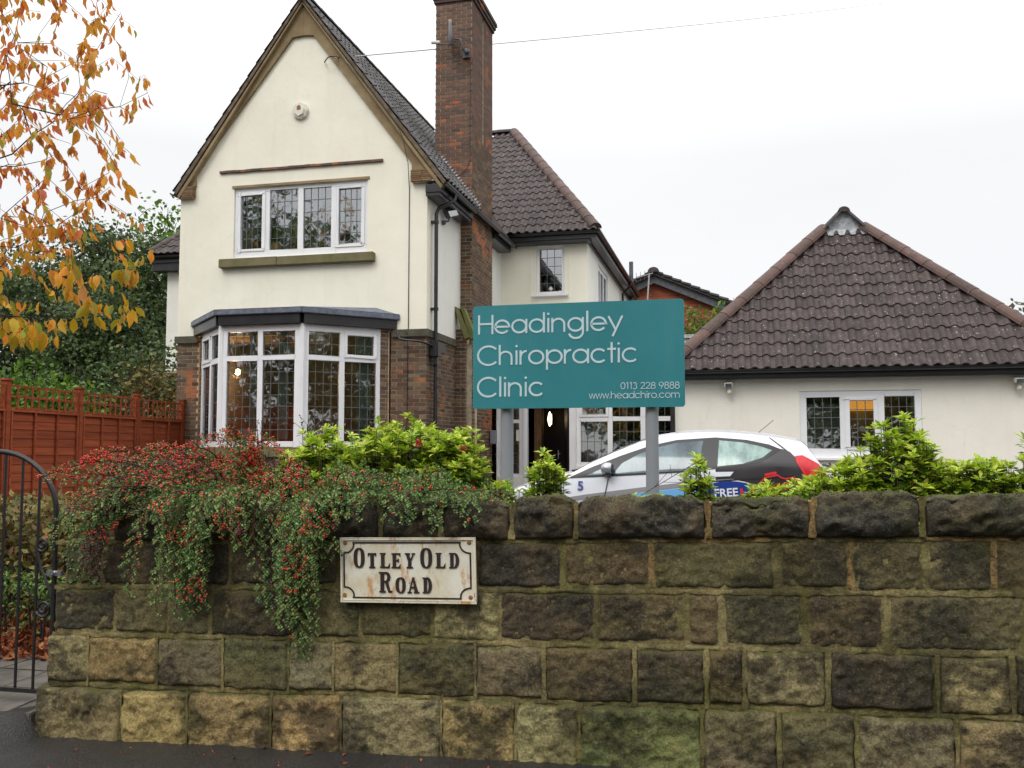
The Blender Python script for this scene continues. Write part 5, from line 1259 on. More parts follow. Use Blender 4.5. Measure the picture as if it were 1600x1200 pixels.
def oval(x0, x1, y0, y1, th=S_, tv=T_, n=28, e=2.6):
    def ring(ax, ay):
        cx, cy = (x0 + x1) / 2, (y0 + y1) / 2; o = []
        for i in range(n):
            a = 2 * math.pi * i / n; c, s = math.cos(a), math.sin(a)
            o.append((cx + ax * abs(c) ** (2 / e) * (1 if c >= 0 else -1), cy + ay * abs(s) ** (2 / e) * (1 if s >= 0 else -1)))
        return o
    return ring((x1 - x0) / 2, (y1 - y0) / 2), ring((x1 - x0) / 2 - th, (y1 - y0) / 2 - tv)
def plate_letter(f):
    m = MB(); yb, yf = PYF, PYF - .006
    def P(*pts): m.prism([(PX(a), yb, PZ(b)) for a, b in pts], (0, yf - yb, 0))
    def RG(o, i):
        n = len(o); V = [(PX(a), y, PZ(b)) for y in (yb, yf) for L in (o, i) for a, b in L]
        F = []
        for k in range(n):
            j = (k + 1) % n; F += [(2 * n + k, 2 * n + j, 3 * n + j, 3 * n + k), (k, j, 2 * n + j, 2 * n + k), (n + k, n + j, 3 * n + j, 3 * n + k)]
        m.mesh(V, F)
    f(P, RG); m.build("letter", "enamel_black", plate)
def box_(P, x0, x1, y0, y1): P((x0, y0), (x1, y0), (x1, y1), (x0, y1))
plate_letter(lambda P, RG: RG(*oval(212, 330, 145, 354)))
def T(P, RG): box_(P, 366, 456, 199, 217); box_(P, 394, 430, 218, 340); box_(P, 380, 444, 341, 356); P((366, 218), (378, 218), (368, 238)); P((456, 218), (444, 218), (454, 238))
plate_letter(T)
def L(x0, y0, y1, s):
    def f(P, RG): box_(P, x0, x0 + 60, y0, y0 + 14); box_(P, x0 + 12, x0 + 48, y0 + 15, y1 - 16); box_(P, x0, x0 + s, y1 - 15, y1); P((x0 + s - 18, y1 - 16), (x0 + s, y1 - 16), (x0 + s + 2, y1 - 50))
    return f
plate_letter(L(497, 197, 354, 104))
def E_(P, RG): box_(P, 622, 716, 199, 214); box_(P, 634, 668, 215, 340); box_(P, 622, 716, 341, 356); box_(P, 669, 696, 269, 283); P((700, 215), (716, 215), (716, 240)); P((700, 340), (716, 340), (716, 312)); box_(P, 690, 700, 258, 294)
plate_letter(E_)
def Y_(P, RG): P((776, 214), (808, 214), (832, 280), (832, 340), (798, 340), (798, 284)); P((846, 214), (858, 214), (830, 286), (824, 262)); box_(P, 764, 818, 199, 213); box_(P, 836, 872, 199, 213); box_(P, 782, 848, 341, 356)
plate_letter(Y_)
plate_letter(lambda P, RG: RG(*oval(928, 1052, 145, 354)))
plate_letter(L(1090, 196, 352, 98))
def D(x0, y0, y1, w):
    def f(P, RG):
        box_(P, x0, x0 + 14, y0, y0 + 13); box_(P, x0, x0 + 14, y1 - 13, y1); cy, ry = (y0 + y1) / 2, (y1 - y0) / 2
        o = [(x0 + 12, y0), (x0 + w * .55, y0)] + [(x0 + w * .55 + w * .45 * math.sin(a), cy - ry * math.cos(a)) for a in np.linspace(.15, math.pi - .15, 12)] + [(x0 + w * .55, y1), (x0 + 12, y1)]
        i = [(x0 + 46, y0 + 14), (x0 + w * .5, y0 + 14)] + [(x0 + w * .5 + (w * .5 - 34) * math.sin(a), cy - (ry - 15) * math.cos(a)) for a in np.linspace(.15, math.pi - .15, 12)] + [(x0 + w * .5, y1 - 14), (x0 + 46, y1 - 14)]
        RG(o, i)
    return f
plate_letter(D(1230, 196, 354, 104))
def R_(P, RG):
    box_(P, 484, 500, 395, 412); box_(P, 488, 552, 592, 610); box_(P, 500, 538, 395, 591)
    o = [(539, 395)] + [(560 + 46 * math.sin(a), 450 - 55 * math.cos(a)) for a in np.linspace(0, math.pi, 14)] + [(539, 505)]
    i = [(539, 412)] + [(552 + 22 * math.sin(a), 450 - 38 * math.cos(a)) for a in np.linspace(0, math.pi, 14)] + [(539, 488)]
    RG(o, i); P((548, 506), (582, 500), (604, 590), (626, 592), (622, 608), (586, 610)) 
plate_letter(R_)
plate_letter(lambda P, RG: RG(*oval(662, 768, 450, 614, 34, 15)))
def A_(P, RG): P((840, 448), (856, 448), (900, 598), (864, 598)); P((838, 460), (846, 480), (816, 598), (802, 598)); box_(P, 826, 862, 548, 562); box_(P, 788, 832, 599, 613); box_(P, 856, 910, 599, 613)
plate_letter(A_)
plate_letter(D(948, 450, 612, 98))
plate.rotation_euler = (0, -.024, 0)
for pa in ((180, 380, 430, 575), (1100, 430, 1350, 580)):      # traces of old notices under the paint
    x0, y0, x1, y1 = pa; x0, x1 = min(x0, x1), max(x0, x1)

# ------------------------------------------------------------------ wrought iron gate
GX1, GX0, GYY = -3.99, -4.86, YW + .1
gate = thing("iron_gate", "black wrought iron garden gate with arched top beside the stone wall's end", "gate", (-4.42, GYY, .09))
gc = (GX0 + GX1) / 2; gr = (GX1 - GX0) / 2
def gz_(x): return 1.17 + .37 * math.sqrt(max(0, 1 - ((x - gc) / gr) ** 2))
arch = [(gc + gr * math.cos(R(a)), GYY, 1.17 + .37 * math.sin(R(a))) for a in range(180, -1, -9)]
part("frame", "black_iron", lambda m: m.tube([(GX0, GYY, .1)] + arch + [(GX1, GYY, .1)], .016, 8), gate, smooth=.8)
part("bottom_rail", "black_iron", lambda m: m.box(GX0, GX1, GYY - .01, GYY + .01, .1, .125), gate)
for i in range(1, 7):
    x = GX0 + (GX1 - GX0) * i / 7; part("bar", "black_iron", lambda m: m.tube([(x, GYY, .12), (x, GYY, gz_(x) - .012)], .0085, 6), gate)
def scroll(c, r0, a0, turns, s=1): return [(c[0] + s * (r0 * (1 - .75 * t_)) * math.cos(R(a0) + t_ * turns * 2 * math.pi), GYY, c[1] + (r0 * (1 - .75 * t_)) * math.sin(R(a0) + t_ * turns * 2 * math.pi)) for t_ in np.linspace(0, 1, 26)]
for c, s in (((GX1 - .07, .6), 1), ((GX1 - .09, .98), 1), ((GX0 + .07, .6), -1), ((GX0 + .09, .98), -1)):
    part("scroll", "black_iron", lambda m: m.tube(scroll(c, .055 if c[1] < .8 else .045, 200, 1.6, s), .0085, 6), gate, smooth=True)
part("scroll_stem", "black_iron", lambda m: m.tube(tube_path([(GX1 - .13, GYY, .96), (GX1 - .1, GYY, .85), (GX1 - .05, GYY, .75), (GX1 - .01, GYY, .66)], 5), .0085, 6), gate)
part("latch", "chrome", lambda m: (m.box(GX1 - .04, GX1 + .06, GYY - .02, GYY + .005, .8, .83), m.lathe((GX1 + .01, GYY - .02, .815), (0, -1, 0), [(0, .014), (.02, .012)], 10)), gate)
for z in (.35, 1.0): part("hinge", "black_iron", lambda m: m.tube([(GX0 - .02, GYY, z), (GX0 - .02, GYY, z + .08)], .02, 8), gate)
gp = thing("gate_pier", "dark stone pier holding the far side of the iron gate", "pier", (-5.15, YW + .2, 0))
for j in range(5):
    V, F = rock(-5.35, -4.9, .0 + j * .27, .26 + j * .27, YW, .025, 300 + j * 7.1, back=.4); V = [(a, b, c - SL * a * 0 - .1) for a, b, c in V]; py_mesh("stone", V, F, "gritstone", gp, color=DK)

# ------------------------------------------------------------------ red brown fence with trellis
fa, fb = Vector((-9.25, 7.2, 0)), Vector((-10.5, 16.1, 0))
fd = (fb - fa).normalized(); fn = Vector((fd.y, -fd.x, 0)); FL = (fb - fa).length
fence = thing("wooden_fence", "red brown lap panel fence topped with square trellis", "fence", (-9.9, 11.5, .5))
npan = 5; pw = FL / npan
def fz(s_): return .42 + .02 * s_ / FL
for i in range(npan + 1):
    s0 = i * pw
    po = part("post", "fence_wood", lambda m: m.obox(fa, fd, fn, ZU, s0 - .05, s0 + .05, -.05, .05, 0, 2.5), fence, bevel=.006)
    part("post_cap", "fence_wood", lambda m: m.obox(fa, fd, fn, ZU, s0 - .065, s0 + .065, -.065, .065, 2.5, 2.53), po, bevel=.006)
FT = 2.08
for i in range(npan):
    s0, s1 = i * pw + .055, (i + 1) * pw - .055
    nb = 13; bh = (FT - .5) / nb
    for j in range(nb):
        z = .5 + j * bh; m = MB(); tl = .014
        P = [fa + fd * s0 + ZU * z, fa + fd * s1 + ZU * z, fa + fd * s1 + ZU * (z + bh + .02), fa + fd * s0 + ZU * (z + bh + .02)]
        q = [P[0] + fn * .014, P[1] + fn * .014, P[2] + fn * .004, P[3] + fn * .004]
        m.mesh(q + [x - fn * .008 for x in q], [(0, 1, 2, 3), (7, 6, 5, 4), (0, 4, 5, 1), (1, 5, 6, 2), (2, 6, 7, 3), (3, 7, 4, 0)]); m.build("slat", "fence_wood", fence)
    for k in range(4):
        s_ = s0 + .02 + (s1 - s0 - .06) * k / 3; part("batten", "fence_wood", lambda m: m.obox(fa, fd, fn, ZU, s_, s_ + .035, .02, .045, .46, FT), fence)
    part("capping_rail", "fence_wood", lambda m: m.obox(fa, fd, fn, ZU, s0, s1, -.03, .05, FT, FT + .03), fence)
    for z in (FT + .04, FT + .2, FT + .35): part("trellis_rail", "fence_wood", lambda m: m.obox(fa, fd, fn, ZU, s0, s1, -.012, .012, z, z + .028), fence)
    nk = 11
    for k in range(nk):
        s_ = s0 + (s1 - s0 - .025) * k / (nk - 1); part("trellis_slat", "fence_wood", lambda m: m.obox(fa, fd, fn, ZU, s_, s_ + .022, .013, .03, FT + .03, FT + .375), fence)

# ------------------------------------------------------------------ the parked car
CAR0, CYN, CGZ, CLEN, CHW = -2.93, 10.9, .312, 3.96, .86
car = thing("parked_car", "white and black hatchback with blue and red livery parked behind the wall", "car", (-1.1, CYN + CHW, CGZ))
def interp(x, tab):
    for (a, p), (b, q) in zip(tab, tab[1:]):
        if x <= b: t_ = (x - a) / (b - a) if b > a else 0; t_ = min(max(t_, 0), 1); return p + (q - p) * t_
    return tab[-1][1]
TOP = [(0, .52), (.03, .62), (.12, .70), (.3, .785), (.6, .875), (.9, .955), (1.0, .975), (1.2, 1.085), (1.5, 1.225), (1.8, 1.345), (2.0, 1.405), (2.3, 1.45), (2.6, 1.462), (2.9, 1.452), (3.2, 1.425), (3.45, 1.39), (3.66, 1.345), (3.72, 1.30), (3.8, 1.19), (3.88, 1.07), (3.93, .98), (3.955, .86), (3.96, .6)]
BOT = [(0, .3), (.1, .2), (.5, .18), (3.5, .2), (3.85, .26), (3.96, .4)]
PLAN = [(0, .42), (.04, .56), (.15, .68), (.35, .78), (.7, .84), (1.2, .86), (3.0, .86), (3.4, .845), (3.7, .80), (3.88, .72), (3.96, .60)]
BELT = [(0, .6), (.9, .9), (1.3, .955), (2.0, .99), (2.8, 1.04), (3.3, 1.08), (3.7, 1.05), (3.96, .9)]
def body_w(x, z):
    w = interp(x, PLAN); bl = interp(x, BELT)
    if z < .3: w *= .93 + .07 * (z - .1) / .2
    elif z < .62: w *= 1.0
    elif z < bl: w *= 1 - .035 * ((z - .62) / max(bl - .62, .01)) ** 2
    else: w *= .965 - .30 * min((z - bl) / .45, 1) ** 1.12
    return w
def carP(x, z, off=0, side=-1): return (CAR0 + x, CYN + CHW + side * (body_w(x, z) + off), CGZ + z)
xs = sorted(set([0, .02, .05, .1] + [round(.1 + .1 * i, 3) for i in range(1, 38)] + [3.66, 3.72, 3.84, 3.88, 3.92, 3.94, 3.955, 3.96]))
NZ, NT_ = 24, 6
secs = []
for x in xs:
    zt, zb = interp(x, TOP), interp(x, BOT); L_ = []
    edge = .035
    for k in range(NZ + 1): z = zb + (zt - edge - zb) * k / NZ; L_.append((body_w(x, z), z))
    wt = L_[-1][0]
    for k in range(1, NT_ + 1):
        a = k / NT_; L_.append((wt * (1 - a) ** 1.0 if k < NT_ else 0, zt - edge + edge * (1 - (1 - a) ** 2.2) + .025 * (1 - (1 - a) ** 2)))
    secs.append(L_)
V, F, Fg = [], [], []
for x, L_ in zip(xs, secs):
    ring = [(-w, z) for w, z in L_] + [(w, z) for w, z in L_[-2::-1]]
    V += [(CAR0 + x, CYN + CHW + w, CGZ + z) for w, z in ring]
n = len(V) // len(xs)
for i in range(len(xs) - 1):
    xm = (xs[i] + xs[i + 1]) / 2
    for k in range(n - 1):
        f = (i * n + k, i * n + k + 1, (i + 1) * n + k + 1, (i + 1) * n + k)
        top = NZ + 1 <= k < n - 2 - NZ
        (Fg if top and (1.02 < xm < 1.9 or 3.72 < xm < 3.9) else F).append(f)
    F.append((i * n, (i + 1) * n, (i + 1) * n + n - 1, i * n + n - 1))
F.append(tuple(range(n))); F.append(tuple((len(xs) - 1) * n + k for k in range(n)))
body = py_mesh("body", V, F, "white_paint", car)
py_mesh("windscreen", V, Fg, "car_glass", car)
def side_patch(pts, mat, off, name, side=-1, parent=None, cell=.05):
    """a panel on the car's flank given as an outline (x, z), following the flank's curve"""
    def clip(P, ax, v, keep_gt):
        out = []
        for i in range(len(P)):
            a, b = P[i], P[(i + 1) % len(P)]; ia, ib = (a[ax] > v) == keep_gt, (b[ax] > v) == keep_gt
            if ia: out.append(a)
            if ia != ib: t_ = (v - a[ax]) / (b[ax] - a[ax]); out.append((a[0] + (b[0] - a[0]) * t_, a[1] + (b[1] - a[1]) * t_))
        return out
    V, F = [], []
    # the outline is convex in x-slices once cut into narrow strips
    x0, x1 = min(p[0] for p in pts), max(p[0] for p in pts); ns = max(1, int((x1 - x0) / cell))
    z0, z1 = min(p[1] for p in pts), max(p[1] for p in pts); nq = max(1, int((z1 - z0) / .035))
    for i in range(ns):
        a, b = x0 + (x1 - x0) * i / ns, x0 + (x1 - x0) * (i + 1) / ns
        S1 = clip(clip(pts, 0, a, True) if i else pts, 0, b, False) if i < ns - 1 else clip(pts, 0, a, True) if i else pts
        for j in range(nq):
            c, d = z0 + (z1 - z0) * j / nq, z0 + (z1 - z0) * (j + 1) / nq
            Q = clip(S1, 1, c, True) if j else S1
            Q = clip(Q, 1, d, False) if j < nq - 1 else Q
            if len(Q) >= 3:
                b0 = len(V); V += [carP(x, z, off, side) for x, z in Q]; F.append(tuple(range(b0, b0 + len(Q))))
    me = bpy.data.meshes.new(name); pr = parent or car; o_ = wloc(pr)
    bm = bmesh.new(); vs_ = [bm.verts.new(Vector(v) - o_) for v in V]
    for f in F:
        try: bm.faces.new([vs_[q] for q in f])
        except ValueError: pass
    bmesh.ops.remove_doubles(bm, verts=bm.verts, dist=1e-5); bmesh.ops.recalc_face_normals(bm, faces=bm.faces)
    r_ = bmesh.ops.extrude_face_region(bm, geom=bm.faces[:]); vv_ = [g for g in r_["geom"] if isinstance(g, bmesh.types.BMVert)]
    bmesh.ops.translate(bm, verts=vv_, vec=(0, -side * .012, 0)); bmesh.ops.recalc_face_normals(bm, faces=bm.faces)
    bm.to_mesh(me); bm.free(); me.materials.append(MATS[mat]); me.set_sharp_from_angle(angle=.6)
    return add_obj(name, me, pr)
for sd in (-1, 1):
    # black rear quarter, the dark surround of the windows, the glass
    side_patch([(2.68, .3), (2.70, 1.04), (3.38, 1.24), (3.44, 1.25), (3.52, 1.22), (3.62, 1.12), (3.74, .93), (3.86, .8), (3.86, .42), (3.3, .35)], "car_black", .004, "rear_quarter", sd)
    side_patch([(.98, .905), (1.25, 1.03), (1.6, 1.17), (1.95, 1.29), (2.25, 1.355), (2.7, 1.385), (3.05, 1.355), (3.3, 1.30), (3.43, 1.245), (3.2, 1.1), (2.9, 1.05), (2.3, .98), (1.6, .935)], "car_trim", .008, "window_surround", sd)
    side_patch([(1.52, .955), (1.62, 1.08), (1.8, 1.18), (2.0, 1.26), (2.25, 1.32), (2.56, 1.345), (2.5, 1.005), (2.0, .975)], "car_glass", .0115, "door_window", sd)
    side_patch([(1.2, .935), (1.45, 1.045), (1.46, .95)], "car_glass", .0115, "quarter_light", sd)
    side_patch([(2.72, 1.05), (2.74, 1.35), (3.0, 1.325), (3.2, 1.28), (3.33, 1.235), (3.22, 1.15), (3.0, 1.08)], "misted_glass", .0115, "rear_side_window", sd)
    # tail lamp
    side_patch([(3.58, 1.17), (3.66, 1.18), (3.84, 1.08), (3.90, .98), (3.86, .86), (3.76, .84), (3.66, .98), (3.59, 1.1)], "tail_red", .012, "tail_lamp", sd)
    # livery: grey and blue bands, white flash, round badge
    side_patch([(.5, .60), (1.2, .715), (1.75, .79), (2.4, .875), (2.9, .91), (2.9, .855), (2.4, .82), (1.75, .735), (1.2, .66), (.5, .55)], "car_grey", .006, "grey_band", sd)
    side_patch([(1.0, .60), (1.75, .725), (2.4, .81), (3.0, .85), (3.05, .5), (2.4, .45), (1.5, .42), (1.0, .42)], "car_light_blue", .0065, "blue_band", sd)
    side_patch([(2.66, .93), (2.86, .94), (2.9, .99), (2.66, .985)], "white_paint", .0072, "white_flash", sd)
    side_patch([(2.86 + .36 * math.cos(R(a)), .72 + .175 * math.sin(R(a))) for a in range(0, 360, 15)], "white_paint", .0085, "badge_rim", sd)
    side_patch([(2.86 + .35 * math.cos(R(a)), .72 + .165 * math.sin(R(a))) for a in range(0, 360, 15)], "car_blue", .0105, "blue_badge", sd)
    side_patch([(2.60, .3), (2.625, .99), (2.635, .99), (2.61, .3)], "car_trim", .0122, "door_gap", sd)
    side_patch([(1.4, .3), (1.42, .7), (1.46, .9), (1.47, .9), (1.43, .7), (1.41, .3)], "car_trim", .0095, "door_gap", sd)
    side_patch([(3.3, 1.38), (3.43, 1.27), (3.57, 1.16), (3.575, 1.165), (3.44, 1.28), (3.31, 1.385)], "car_trim", .003, "tailgate_gap", sd)
    side_patch([(2.66, .885), (3.2, .93), (3.55, .955), (3.55, .942), (3.2, .912), (2.66, .868)], "car_trim", .0095, "crease", sd)
    hd = side_patch([(2.3, .895), (2.35, .92), (2.53, .925), (2.56, .91), (2.53, .885), (2.35, .875)], "car_silver", .03, "door_handle", sd)
    side_patch([(.1, .6), (.18, .69), (.62, .79), (.66, .76), (.4, .66), (.2, .58)], "car_silver", .006, "headlight", sd)
    mi = MB(); mi.lathe(carP(1.46, 1.02, .1, sd), (.35, 0, 0), [(-.07, .03), (-.055, .06), (-.01, .072), (.04, .068), (.06, .05)], 14); mo = mi.build("door_mirror", "car_silver", car, smooth=True)
    part("mirror_arm", "car_trim", lambda m: m.prism([carP(1.42, .99, -.01, sd), carP(1.52, .98, -.01, sd), carP(1.5, .91, .05, sd), carP(1.44, .92, .05, sd)], (0, sd * .07, .03)), mo)
    part("mirror_glass", "car_trim", lambda m: m.lathe(carP(1.525, 1.02, .1, sd), (1, 0, 0), [(0, .06), (.004, .06)], 14), mo)
    for wx in (.72, 3.2):
        cy_ = CYN + CHW + sd * .845; ax = (0, sd, 0)
        wh = MB(); wh.lathe((CAR0 + wx, cy_ - sd * .19, CGZ + .29), ax, [(0, .2), (0, .27), (.03, .29), (.16, .29), (.19, .27), (.19, .2)], 28); w_o = wh.build("wheel", "rubber", car, smooth=.5)
        rm = MB(); rm.lathe((CAR0 + wx, cy_ - sd * .19, CGZ + .29), ax, [(.1, .2), (.175, .2), (.185, .185), (.12, .17), (.11, .05), (.16, .04), (.16, .01)], 28)
        for q in range(7):
            a = 2 * math.pi * q / 7; d = Vector((math.cos(a), 0, math.sin(a))); s_ = Vector((-math.sin(a), 0, math.cos(a)))
            rm.obox(Vector((CAR0 + wx, cy_ - sd * .19, CGZ + .29)), d, s_, Vector(ax), .03, .19, -.018, .018, .14, .175)
        rm.build("rim", "alloy", w_o, smooth=.5)
        side_patch([(wx + .345 * math.cos(R(a)), .29 + .345 * math.sin(R(a))) for a in range(-10, 191, 10)], "rubber", -.004 if sd else 0, "wheel_arch", sd)
# spoiler, rear screen wiper, front number plate region, glyphs
part("rear_wiper", "car_trim", lambda m: m.tube([(CAR0 + 3.93, CYN + .7, CGZ + 1.06), (CAR0 + 4.0, CYN + .5, CGZ + 1.045), (CAR0 + 3.97, CYN + .3, CGZ + 1.08)], .014, 6), car)
part("front_wiper", "car_trim", lambda m: m.tube([(CAR0 + .98, CYN + .35, CGZ + .985), (CAR0 + 1.12, CYN + .9, CGZ + 1.02)], .012, 6), car)
part("roof_aerial", "car_trim", lambda m: m.tube([(CAR0 + 3.2, CYN + CHW, CGZ + 1.45), (CAR0 + 3.38, CYN + CHW, CGZ + 1.6)], .004, 5), car)
def text_mesh(txt, size, x, z, y, mat, parent, name, bold=0, rot=0, th=.002, shear=0):
    cu = bpy.data.curves.new(name, 'FONT'); cu.body = txt; cu.size = size; cu.extrude = th; cu.offset = bold; cu.shear = shear; cu.resolution_u = 3
    ob = bpy.data.objects.new(name, cu); COL.objects.link(ob); bpy.context.view_layer.update()
    me = bpy.data.meshes.new_from_object(ob); bpy.data.objects.remove(ob); me.materials.clear(); me.materials.append(MATS[mat])
    o = add_obj(name, me, parent); o.rotation_euler = (R(90), R(-rot), 0); o.location = Vector((x, y, z)) - wloc(parent); return o
yb = lambda x, z: carP(x, z)[1]
text_mesh("5", .15, CAR0 + 1.1, CGZ + .765, yb(1.15, .8) - .012, "ink_blue", car, "car_number", .004)
text_mesh("FREE", .13, CAR0 + 2.68, CGZ + .70, yb(2.86, .75) - .016, "white_paint", car, "free_lettering", .003, rot=4)
text_mesh("AVICE", .10, CAR0 + 3.27, CGZ + .775, yb(3.3, .82) - .018, "car_red", car, "red_lettering", .004, rot=8, th=.002)
def glyph(m):
    pts = [(3.08, .70), (3.08, .80), (3.11, .835), (3.19, .85), (3.21, .89), (3.24, .925), (3.38, .955), (3.42, .925), (3.46, .915), (3.56, .93), (3.60, .90), (3.61, .78)]
    stroke(m, pts, .016, lambda a, b, k: (CAR0 + a, yb(a, b) - .008 - .004 * k, CGZ + b))
    stroke(m, [(3.24, .955), (3.31, .97), (3.37, .98)], .03, lambda a, b, k: (CAR0 + a, yb(a, b) - .008 - .004 * k, CGZ + b))
    stroke(m, [(2.99, .72), (2.98, .80)], .03, lambda a, b, k: (CAR0 + a, yb(a, b) - .010 - .004 * k, CGZ + b))
part("red_emblem", "car_red", glyph, car)
# ------------------------------------------------------------------ plants
def bez(a, b, c, n):
    a, b, c = map(np.array, (a, b, c)); t_ = np.linspace(0, 1, n)[:, None]
    return (1 - t_) ** 2 * a + 2 * t_ * (1 - t_) * b + t_ ** 2 * c
def inpoly(x, y, P):
    c = False; n = len(P); j = n - 1
    for i in range(n):
        if (P[i][1] > y) != (P[j][1] > y) and x < (P[j][0] - P[i][0]) * (y - P[i][1]) / (P[j][1] - P[i][1]) + P[i][0]: c = not c
        j = i
    return c

# --- cotoneaster cascading over the wall
cot = thing("cotoneaster_shrub", "sprawling cotoneaster with red berries draped over the wall beside the street nameplate", "shrub", (-2.6, 5.1, .9))
POLY = [(-3.95, 1.37), (-3.70, 1.5), (-3.36, 1.50), (-3.2, 1.58), (-2.8, 1.56), (-2.6, 1.5), (-2.37, 1.44), (-1.96, 1.42), (-1.46, 1.34), (-1.12, 1.31), (-1.0, 1.28), (-1.2, 1.2), (-1.457, 1.135), (-2.05, 1.1), (-2.08, 1.05), (-2.15, .9), (-2.26, .67), (-2.27, .33), (-2.34, .5), (-2.42, .6), (-2.54, .68), (-2.6, .9), (-2.66, .95), (-2.78, .9), (-2.86, .64), (-3.0, .64), (-3.15, .7), (-3.32, .72), (-3.55, .76), (-3.69, .74), (-3.74, 1.0)]
LP, LD, LN, LS, BP_, BS_, TW = [], [], [], [], [], [], MB()
BRP = []
def spray(path, r0=.005, gap=.02, tw_len=.1, berries=.5, leaf=.0155, start=.25):
    n = len(path); TW.tube([tuple(p) for p in path], [r0 * (1 - .75 * i / n) for i in range(n)], 4, cap=False)
    seglen = np.linalg.norm(np.diff(path, axis=0), axis=1); L = np.concatenate([[0], np.cumsum(seglen)]); tot = L[-1]; s = tot * start; k = 0
    out = np.array([0, -1.0, .25])
    while s < tot:
        i = min(np.searchsorted(L, s) , n - 1); p = path[i - 1] + (path[i] - path[i - 1]) * ((s - L[i - 1]) / max(L[i] - L[i - 1], 1e-6)); d = path[i] - path[i - 1]; d = d / (np.linalg.norm(d) + 1e-9)
        sidev = np.cross(d, out); sidev /= np.linalg.norm(sidev) + 1e-9
        sgn = 1 if k % 2 else -1; k += 1
        tl = tw_len * (1 - .6 * (s / tot)) * rng.uniform(.6, 1.2)
        td = d * .75 + sidev * sgn * .8 + np.array([rng.uniform(-.2, .2), rng.uniform(-.35, .1), rng.uniform(-.25, .1)]); td /= np.linalg.norm(td)
        m = max(2, int(tl / .0105)); q0 = p.copy(); tp = [tuple(p)]
        for j in range(m):
            q = p + td * tl * (j + 1) / m + np.array([0, 0, -.25]) * (tl * ((j + 1) / m) ** 2) * .6
            for sg in (-1, 1):
                ld = td * .5 + np.cross(td, out) * sg + np.array([rng.uniform(-.4, .4), rng.uniform(-.6, .1), rng.uniform(-.3, .3)])
                LP.append(q); LD.append(ld); LN.append(out + np.array([rng.uniform(-.5, .5), rng.uniform(-.3, .3), rng.uniform(0, .8)])); LS.append(leaf * rng.uniform(.7, 1.25))
            bn = noise.noise(Vector((q[0] * 5, q[1] * 5, q[2] * 6)))
            if rng.random() < berries * (.6 * sm(.1, .35, bn) + .03 + .3 * sm(1.22, 1.45, q[2]) * (q[0] < -2.2)):
                for _ in range(rng.randint(1, 4)): BP_.append(q + np.array([rng.uniform(-.011, .011), rng.uniform(-.018, 0), rng.uniform(-.01, .012)])); BS_.append(rng.uniform(.0075, .0105))
            q0 = q
        tp.append(tuple(q0)); TW.tube(tp, .0014, 3, cap=False)
        s += gap * rng.uniform(.7, 1.3)
r7 = random.Random(11)
tips = []
clus = []
while len(clus) < 16:
    x, z = r7.uniform(-3.95, -1.9), r7.uniform(.48, 1.25)
    if inpoly(x, z, POLY) and all(abs(x - a) + abs(z - b) > .11 for a, b in clus): clus.append((x, z))
for x, z in clus:
    for _ in range(r7.randint(2, 5)):
        a, b = x + r7.gauss(0, .035), z + r7.gauss(0, .05)
        if inpoly(a, b, POLY): tips.append((a, b))
while len(tips) < 150:
    x, z = r7.uniform(-3.95, -1.0), r7.uniform(1.1, 1.6)
    if inpoly(x, z, POLY): tips.append((x, z))
for _ in range(45): tips.append((r7.uniform(-2.35, -1.15), r7.uniform(1.2, 1.40)))
tips += [(-2.275, .46), (-2.30, .5), (-2.33, .58), (-2.42, .62), (-2.24, .55), (-3.05, .66), (-2.95, .64), (-3.15, .7), (-3.6, .77), (-3.68, .75), (-3.5, .78), (-3.3, .74), (-2.22, .75), (-2.2, .8), (-2.1, 1.0), (-2.5, .75), (-3.72, .95), (-2.87, .68)]
for x, z in tips:
    bulge = .07 + .2 * max(0, min(1, (z - .5) / .6)) * r7.uniform(.3, 1.1)
    if z < 1.2:
        cx = -2.75 if x < -2.4 else (-2.2 if x < -2 else x + .1)
        sx = x + (cx - x) * r7.uniform(.25, .6)
        end = np.array([x, YW - bulge + .02, z]); st = np.array([sx, 5.0, 1.28]); crest = np.array([sx + (x - sx) * .55, YW - bulge - .12, max(1.42, z + .25)])
        path = bez(st, crest, end, 16)
        path = path + np.cumsum(nrng.normal(0, .004, path.shape), 0)
        spray(path, berries=.55 if x < -2.0 else .25, gap=.032, tw_len=.12, start=.3)
    else:
        y0 = r7.uniform(4.66, 5.2) if z < 1.45 or x > -2.4 else r7.uniform(4.9, 5.3)
        sx = x + (-2.7 - x) * .45 if x < -2 else x - r7.uniform(.2, .5)
        end = np.array([x, y0 - .1, z]); st = np.array([sx, y0 + .12, 1.25]); crest = np.array([(sx + x) / 2, y0, z + .1])
        path = bez(st, crest, end, 12) + np.cumsum(nrng.normal(0, .004, (12, 3)), 0)
        spray(path, berries=(.9 if x < -2.3 else .25), gap=.024, tw_len=.10, start=.15)
# feathery leaders sticking out to the left and top
for a, c, b in (((-3.3, 5.0, 1.4), (-3.6, 4.8, 1.58), (-3.98, 4.7, 1.39)), ((-3.2, 5.0, 1.4), (-3.5, 4.85, 1.62), (-3.75, 4.8, 1.50)), ((-2.95, 5.2, 1.2), (-2.95, 5.15, 1.75), (-3.22, 5.1, 1.6)), ((-2.9, 5.2, 1.2), (-2.9, 5.15, 1.8), (-2.62, 5.05, 1.52)), ((-2.92, 5.2, 1.2), (-2.95, 5.15, 1.78), (-3.0, 5.05, 1.66)), ((-2.9, 5.15, 1.2), (-2.85, 5.1, 1.78), (-2.78, 5.0, 1.62)), ((-2.95, 5.15, 1.2), (-3.0, 5.0, 1.72), (-3.3, 4.9, 1.5)), ((-3.0, 5.1, 1.3), (-3.3, 5.0, 1.66), (-3.5, 4.95, 1.54))):
    spray(bez(a, c, b, 14), r0=.006, gap=.016, tw_len=.09, berries=1.3, start=.35)
